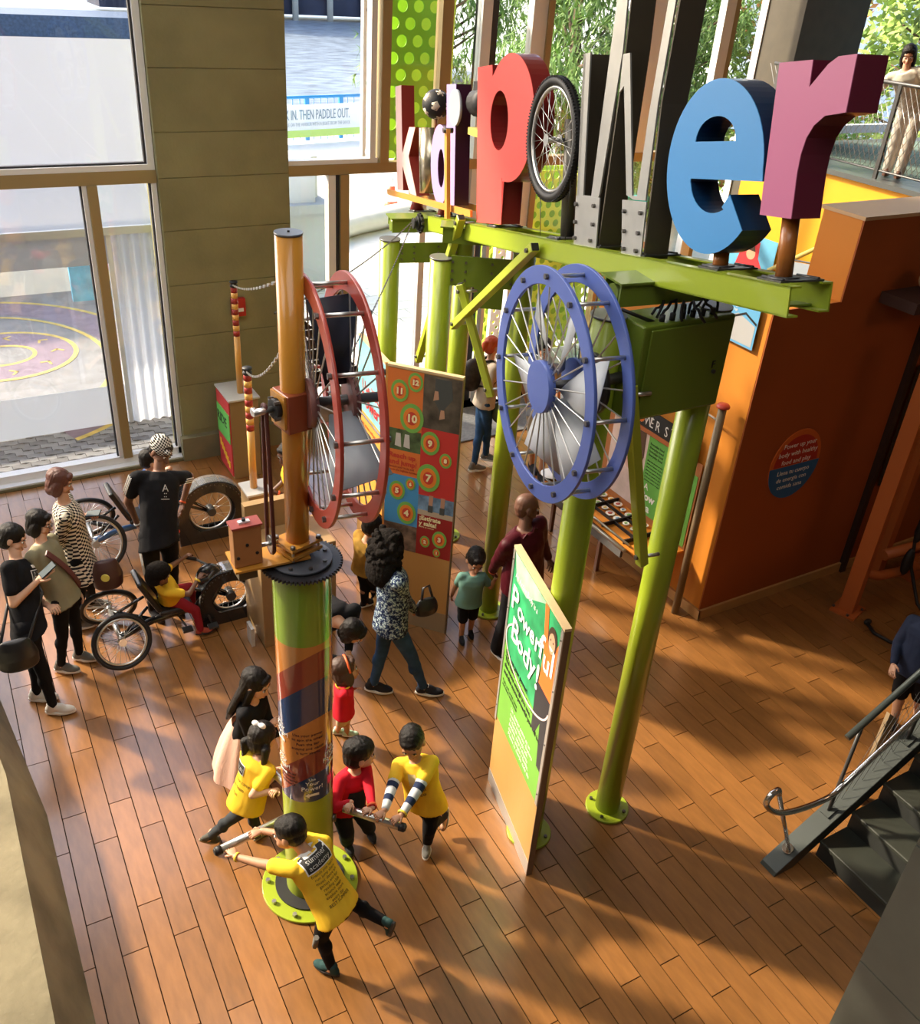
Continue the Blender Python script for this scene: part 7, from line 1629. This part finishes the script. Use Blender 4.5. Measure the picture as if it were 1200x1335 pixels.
# 5
r, J, G = figure('trikekid', 'person', 'small child in yellow tee and red trousers riding the nearer tricycle', 'c', 'mop', m_hairg, tYe, bRd, (shR, sB), legs='long', curlL=1.0, curlR=1.0)
decal(G, ((-.05, .0), (.05, .07)), .004, m_tk, 'back_print'); decal_text(G, 'FUN RUN', 0, .02, .03, m_tw); band_on(r, J['eR'], J['wR'], .9, .026, .008, m_band)
# 6
r, J, G = figure('pinkskirt', 'person', 'girl with very long black hair, black top and pale pink tulle skirt beside the column', 'a', 'longblack', m_hair, tBk, None, (shWt, sW), sleeve='long', hem=.02)
b = B(); pe = J['pe']; n = 48; rings = []
for z_, rr in ((.10, .10), (.04, .135), (-.10, .19), (-.24, .235), (-.36, .26)):
    rings.append([(pe.x + (rr + .012 * sin(8 * a) * (1 if z_ < 0 else .2)) * cos(a) * 1.05, pe.y + (rr + .012 * sin(8 * a + 1)) * sin(a), pe.z + z_) for a in [2 * pi * i / n for i in range(n)]])
vs = [p for rg in rings for p in rg]; b.add(vs, [(j * n + i, j * n + (i + 1) % n, (j + 1) * n + (i + 1) % n, (j + 1) * n + i) for j in range(4) for i in range(n)], True)
b.link('tulle_skirt', mat('tulle_pink', (.72, .46, .36), rough=.7, bump=.4, bscale=30, stretch=(4, 4, .3), alpha=.93), r, fix=False)
# 7
r, J, G = figure('pigtail', 'person', 'girl in yellow tee with two pigtails and a white bow, running behind the push bar', 'a', 'pig', m_hair, tYe, bGy, (cloth('boot_grey', (.10, .095, .08)), shT), legs='tight', curlL=1.0, curlR=1.0, hem=.22)
bw = B(); 
for sx in (-1, 1): bw.ball((sx * .026, -.06, .125), (.028, .016, .02))
bw.ball((0, -.06, .125), .011); mesh_obj('hair_bow', [J['hd'] + G['M'] @ (p * G['hs']) for p in bw.v], bw.f, m_tw, r)
decal(G, ((-.11, .04), (-.02, .12)), .004, m_tw, 'back_print'); decal(G, ((-.105, .045), (-.025, .115)), .0055, m_tk, 'back_print'); decal_text(G, 'RUN', -.065, .065, .035, m_tw, off=.007)
for k, s_ in enumerate(('summer camp', 'fun team', 'run')): decal_text(G, s_, -.04, -.02 - .05 * k, .035, m_tk)
# 8
r, J, G = figure('frontboy', 'person', 'boy in yellow tee with black back print pushing the left bar, nearest to the viewer', 'b', 'buzz', m_hair, tYe, bBk, (shTe, sB), legs='tight', curlL=1.3, curlR=1.3, hem=.16)
decal(G, ((-.10, .09), (.10, .20)), .004, m_tw, 'back_print'); decal(G, ((-.093, .097), (.093, .193)), .0055, m_tk, 'back_print')
decal_text(G, 'summer', .0, .150, .045, m_tw, off=.007); decal_text(G, 'academy', .0, .110, .045, m_tw, off=.007)
for k, s_ in enumerate(('friends play learn', 'run jump share', 'music dance art', 'games and fun', 'reading club', 'science team', 'explore more', 'every day', 'BEST SUMMER')): decal_text(G, s_, .0, .065 - .026 * k, .026, m_tk)
band_on(r, J['eL'], J['wL'], .93, .026, .008, m_band); b = B(); b.tube([J['hL'].lerp(J['kL'], .55) + G['R'] * -.09, J['kL'] + G['R'] * -.07], .018, 6); b.link('side_stripe', shG, r)
# 9
r, J, G = figure('redboy', 'person', 'boy with bowl cut in red long sleeves and dark overalls gripping the right bar', 'a', 'mop', m_hair, tRd, cloth('overall_dark', (.015, .02, .03), var=.2), (shB, sB), legs='wide', sleeve='long', curlL=1.3, curlR=1.3, hem=.05)
decal(G, ((-.075, -.12), (.075, .07)), .006, MATS['overall_dark'], 'overall_bib', back=False); decal(G, ((-.085, -.12), (.085, .05)), .006, MATS['overall_dark'], 'overall_back')
band_on(r, J['eL'], J['wL'], .93, .030, .010, m_bando)
# 10
r, J, G = figure('stripeboy', 'person', 'boy in yellow tee over navy and white striped sleeves leaning on the right bar end', 'b', 'buzz', m_hair, tYe, bBk, (shG, sW), legs='long', curlL=1.3, curlR=1.3, hem=.18)
for S, E_, W_ in ((J['sL'], J['eL'], J['wL']), (J['sR'], J['eR'], J['wR'])):
    pts = [S.lerp(E_, .55), S.lerp(E_, .8), E_, E_.lerp(W_, .35), E_.lerp(W_, .6), E_.lerp(W_, .85)]; k_ = G['ks']
    for q in range(5):
        b = B(); cap(b, pts[q], pts[q + 1], (.054 - .004 * q) * k_, (.050 - .004 * q) * k_); b.link('sleeve_band', [cloth('sleeve_white', (.5, .52, .55)), shN][q % 2], r)
decal(G, ((-.05, .03), (.05, .13)), .004, mat('badge_cream', (.6, .5, .25), rough=.6), 'paper_badge', back=False); decal_text(G, 'My fun', 0, -.01, .04, m_tk, back=False); decal_text(G, 'video', 0, -.05, .045, m_tk, back=False); band_on(r, J['eL'], J['wL'], .93, .030, .008, m_band)
# 11
r, J, G = figure('redtot', 'person', 'toddler in red top and pale shorts behind the striped column, being helped', 'b', 'bob', mat('hair_light_brown', (.05, .022, .012), rough=.6), tRd, cloth('shorts_pale', (.5, .42, .28)), (shMi, sW), legs='short', hem=.12)
b = B(); b.tube([J['hd'] + G['M'] @ (V((.088 * sin(a), .015, .03 + .092 * cos(a))) * G['hs']) for a in [-1.7 + .34 * i for i in range(11)]], .010, 6); b.link('hair_band', m_bando, r)
B().lathe([(.05, -.01), (.062, 0), (.058, .012)], J['nk'], G['up'], 18).link('collar', m_band, r)
# 12
r, J, G = figure('bending', 'person', 'adult in black with straight dark hair bending down over the toddler', 'a', 'bob', m_hair, tBk, bBk, (shB, sB), legs='long', sleeve='long')
# 13
r, J, G = figure('curly', 'person', 'woman with big curly black hair in blue and white speckled blouse and jeans, walking', 'b', 'curly', m_hairg, pattern('speckle', 'blotch', (.008, .011, .03), (.36, .44, .44), 42, (.02, .04, .11)), bJe, (shB, sW), legs='tight', sleeve='long', hem=.17, slim=1.06)
c = J['wR'] + V((.10, -.02, .03)); bag('hand_bag', 'small black handbag carried by the curly haired woman', tuple(c), (.11, .06, .08), MATS['leather_black'], [c + V((-.05, 0, .05)), c + V((-.03, .02, .18)), c + V((.03, .03, .18)), c + V((.06, 0, .05))])
# 14
r, J, G = figure('wheelkid', 'person', 'child in mustard jacket with dark trousers seen between the red wheel and the number panel', 'b', 'short', m_hair, cloth('jacket_mustard', (.30, .17, .03), var=.3), bBk, (shB, sW), sleeve='long')
# 15
r, J, G = figure('tealboy', 'person', 'little boy in teal shirt and black shorts holding a hand up to the bald man', 'b', 'short', m_hair, tTe, bBk, (shB, sB), legs='short', hem=.14)
# 16
r, J, G = figure('bald', 'person', 'bald man in maroon shirt and dark trousers leading the little boy in teal', 'e', 'bald', None, tMar, bBk, (shB, sW), legs='wide', sleeve='long', hem=.22, slim=1.06, belly=1.12)
band_on(r, J['eR'], J['wR'], .97, .034, .010, m_bando)
q = G['TF']
for sx in (-1, 1): b = B(); b.box(J['nk'] + G['Fs'] * .07 + G['Rs'] * sx * .05 - G['up'] * .02, (.05, .012, .075), rot=G['TF'] @ Matrix.Rotation(sx * .5, 3, 'Y')); b.link('collar', tMar, r)
# 17
r, J, G = figure('redhair', 'person', 'red haired woman in pale jacket and jeans walking behind the green strut', 'a', 'pony', m_hairr, cloth('jacket_pale', (.5, .42, .34)), bJe, (shG, sW), legs='tight', sleeve='long', hem=.12)
c = J['pe'].lerp(J['nk'], .62) - G['Fs'] * .20; t = thing('backpack', 'dark patterned backpack on the red haired woman', 'backpack', tuple(c)); b = B(); b.ball(c, (.15, .11, .21), 16, 12); v, f = remesh(b, .012, 1); mesh_obj('pack', v, f, mat('pack_dark', (.03, .022, .022), rough=.7, var=.6, scale=14), t)
B().ball(c - G['Fs'] * .08 - V((0, 0, .06)), (.09, .05, .09), 12, 8).link('pocket', MATS['pack_dark'], t)
for sx in (-1, 1): B().tube([c + V((0, 0, .16)), J['nk'] + G['Rs'] * .09 * sx + V((0, 0, .02)), J['nk'] + G['Rs'] * .10 * sx + G['Fs'] * .13 - V((0, 0, .12)), J['pe'].lerp(J['nk'], .45) + G['Rs'] * .17 * sx, c - V((0, 0, .14))], .016, 6).link('shoulder_strap', m_black, t)
c = J['pe'] + G['Fs'] * .16 + V((.0, -.08, -.12)); b = B(); b.ball(c, (.10, .08, .14)); v, f = remesh(b, .012, 1); tag(mesh_obj('held_jacket', v, f, cloth('jacket_olive', (.09, .10, .06)), None), 'rolled olive jacket held at the hip by the red haired woman', 'jacket')
# 18
r, J, G = figure('shorts', 'person', 'person in pale grey tee and beige shorts seen through the blue flywheel', 'b', 'short', m_hair, cloth('tee_greyblue', (.30, .33, .36)), bBe, (shB, sB), legs='short', hem=.2)
# 19
r, J, G = figure('gallery', 'person', 'woman in cream blouse and trousers leaning on the upper gallery rail', 'a', 'long', m_hair, tCr, bCr, (mat('sandal_brown', (.12, .05, .03), rough=.5), mat('sandal_brown', (0, 0, 0))), legs='wide', sleeve='long', hem=.42, curlL=.8, curlR=.9)
# 20
r, J, G = figure('edgechild', 'person', 'child in navy hoodie and dark shorts at the right edge behind the stair rail', 'a', 'short', m_hair, tNv, bBk, (shN, sW), legs='short', sleeve='long', hem=.2)
# 21
r, J, G = figure('rider', 'person', 'child riding the blue tricycle, hidden behind the man in black, orange wristband showing', 'a', 'short', m_hair, cloth('tee_blue', (.05, .10, .25)), bJe, (shB, sW), curlL=1.0, curlR=1.0)
band_on(r, J['eR'], J['wR'], .9, .028, .01, m_bando)
# 22
r, J, G = figure('cabkid', 'person', 'child in yellow behind the mast with one hand on the silver topped cabinet', 'd', 'short', m_hair, tYe, bBk, (shB, sW), sleeve='short', curlL=.2)
band_on(r, J['eL'], J['wL'], .85, .028, .01, m_bando)

for o in bpy.data.objects:
    if '_o' in o: del o['_o']
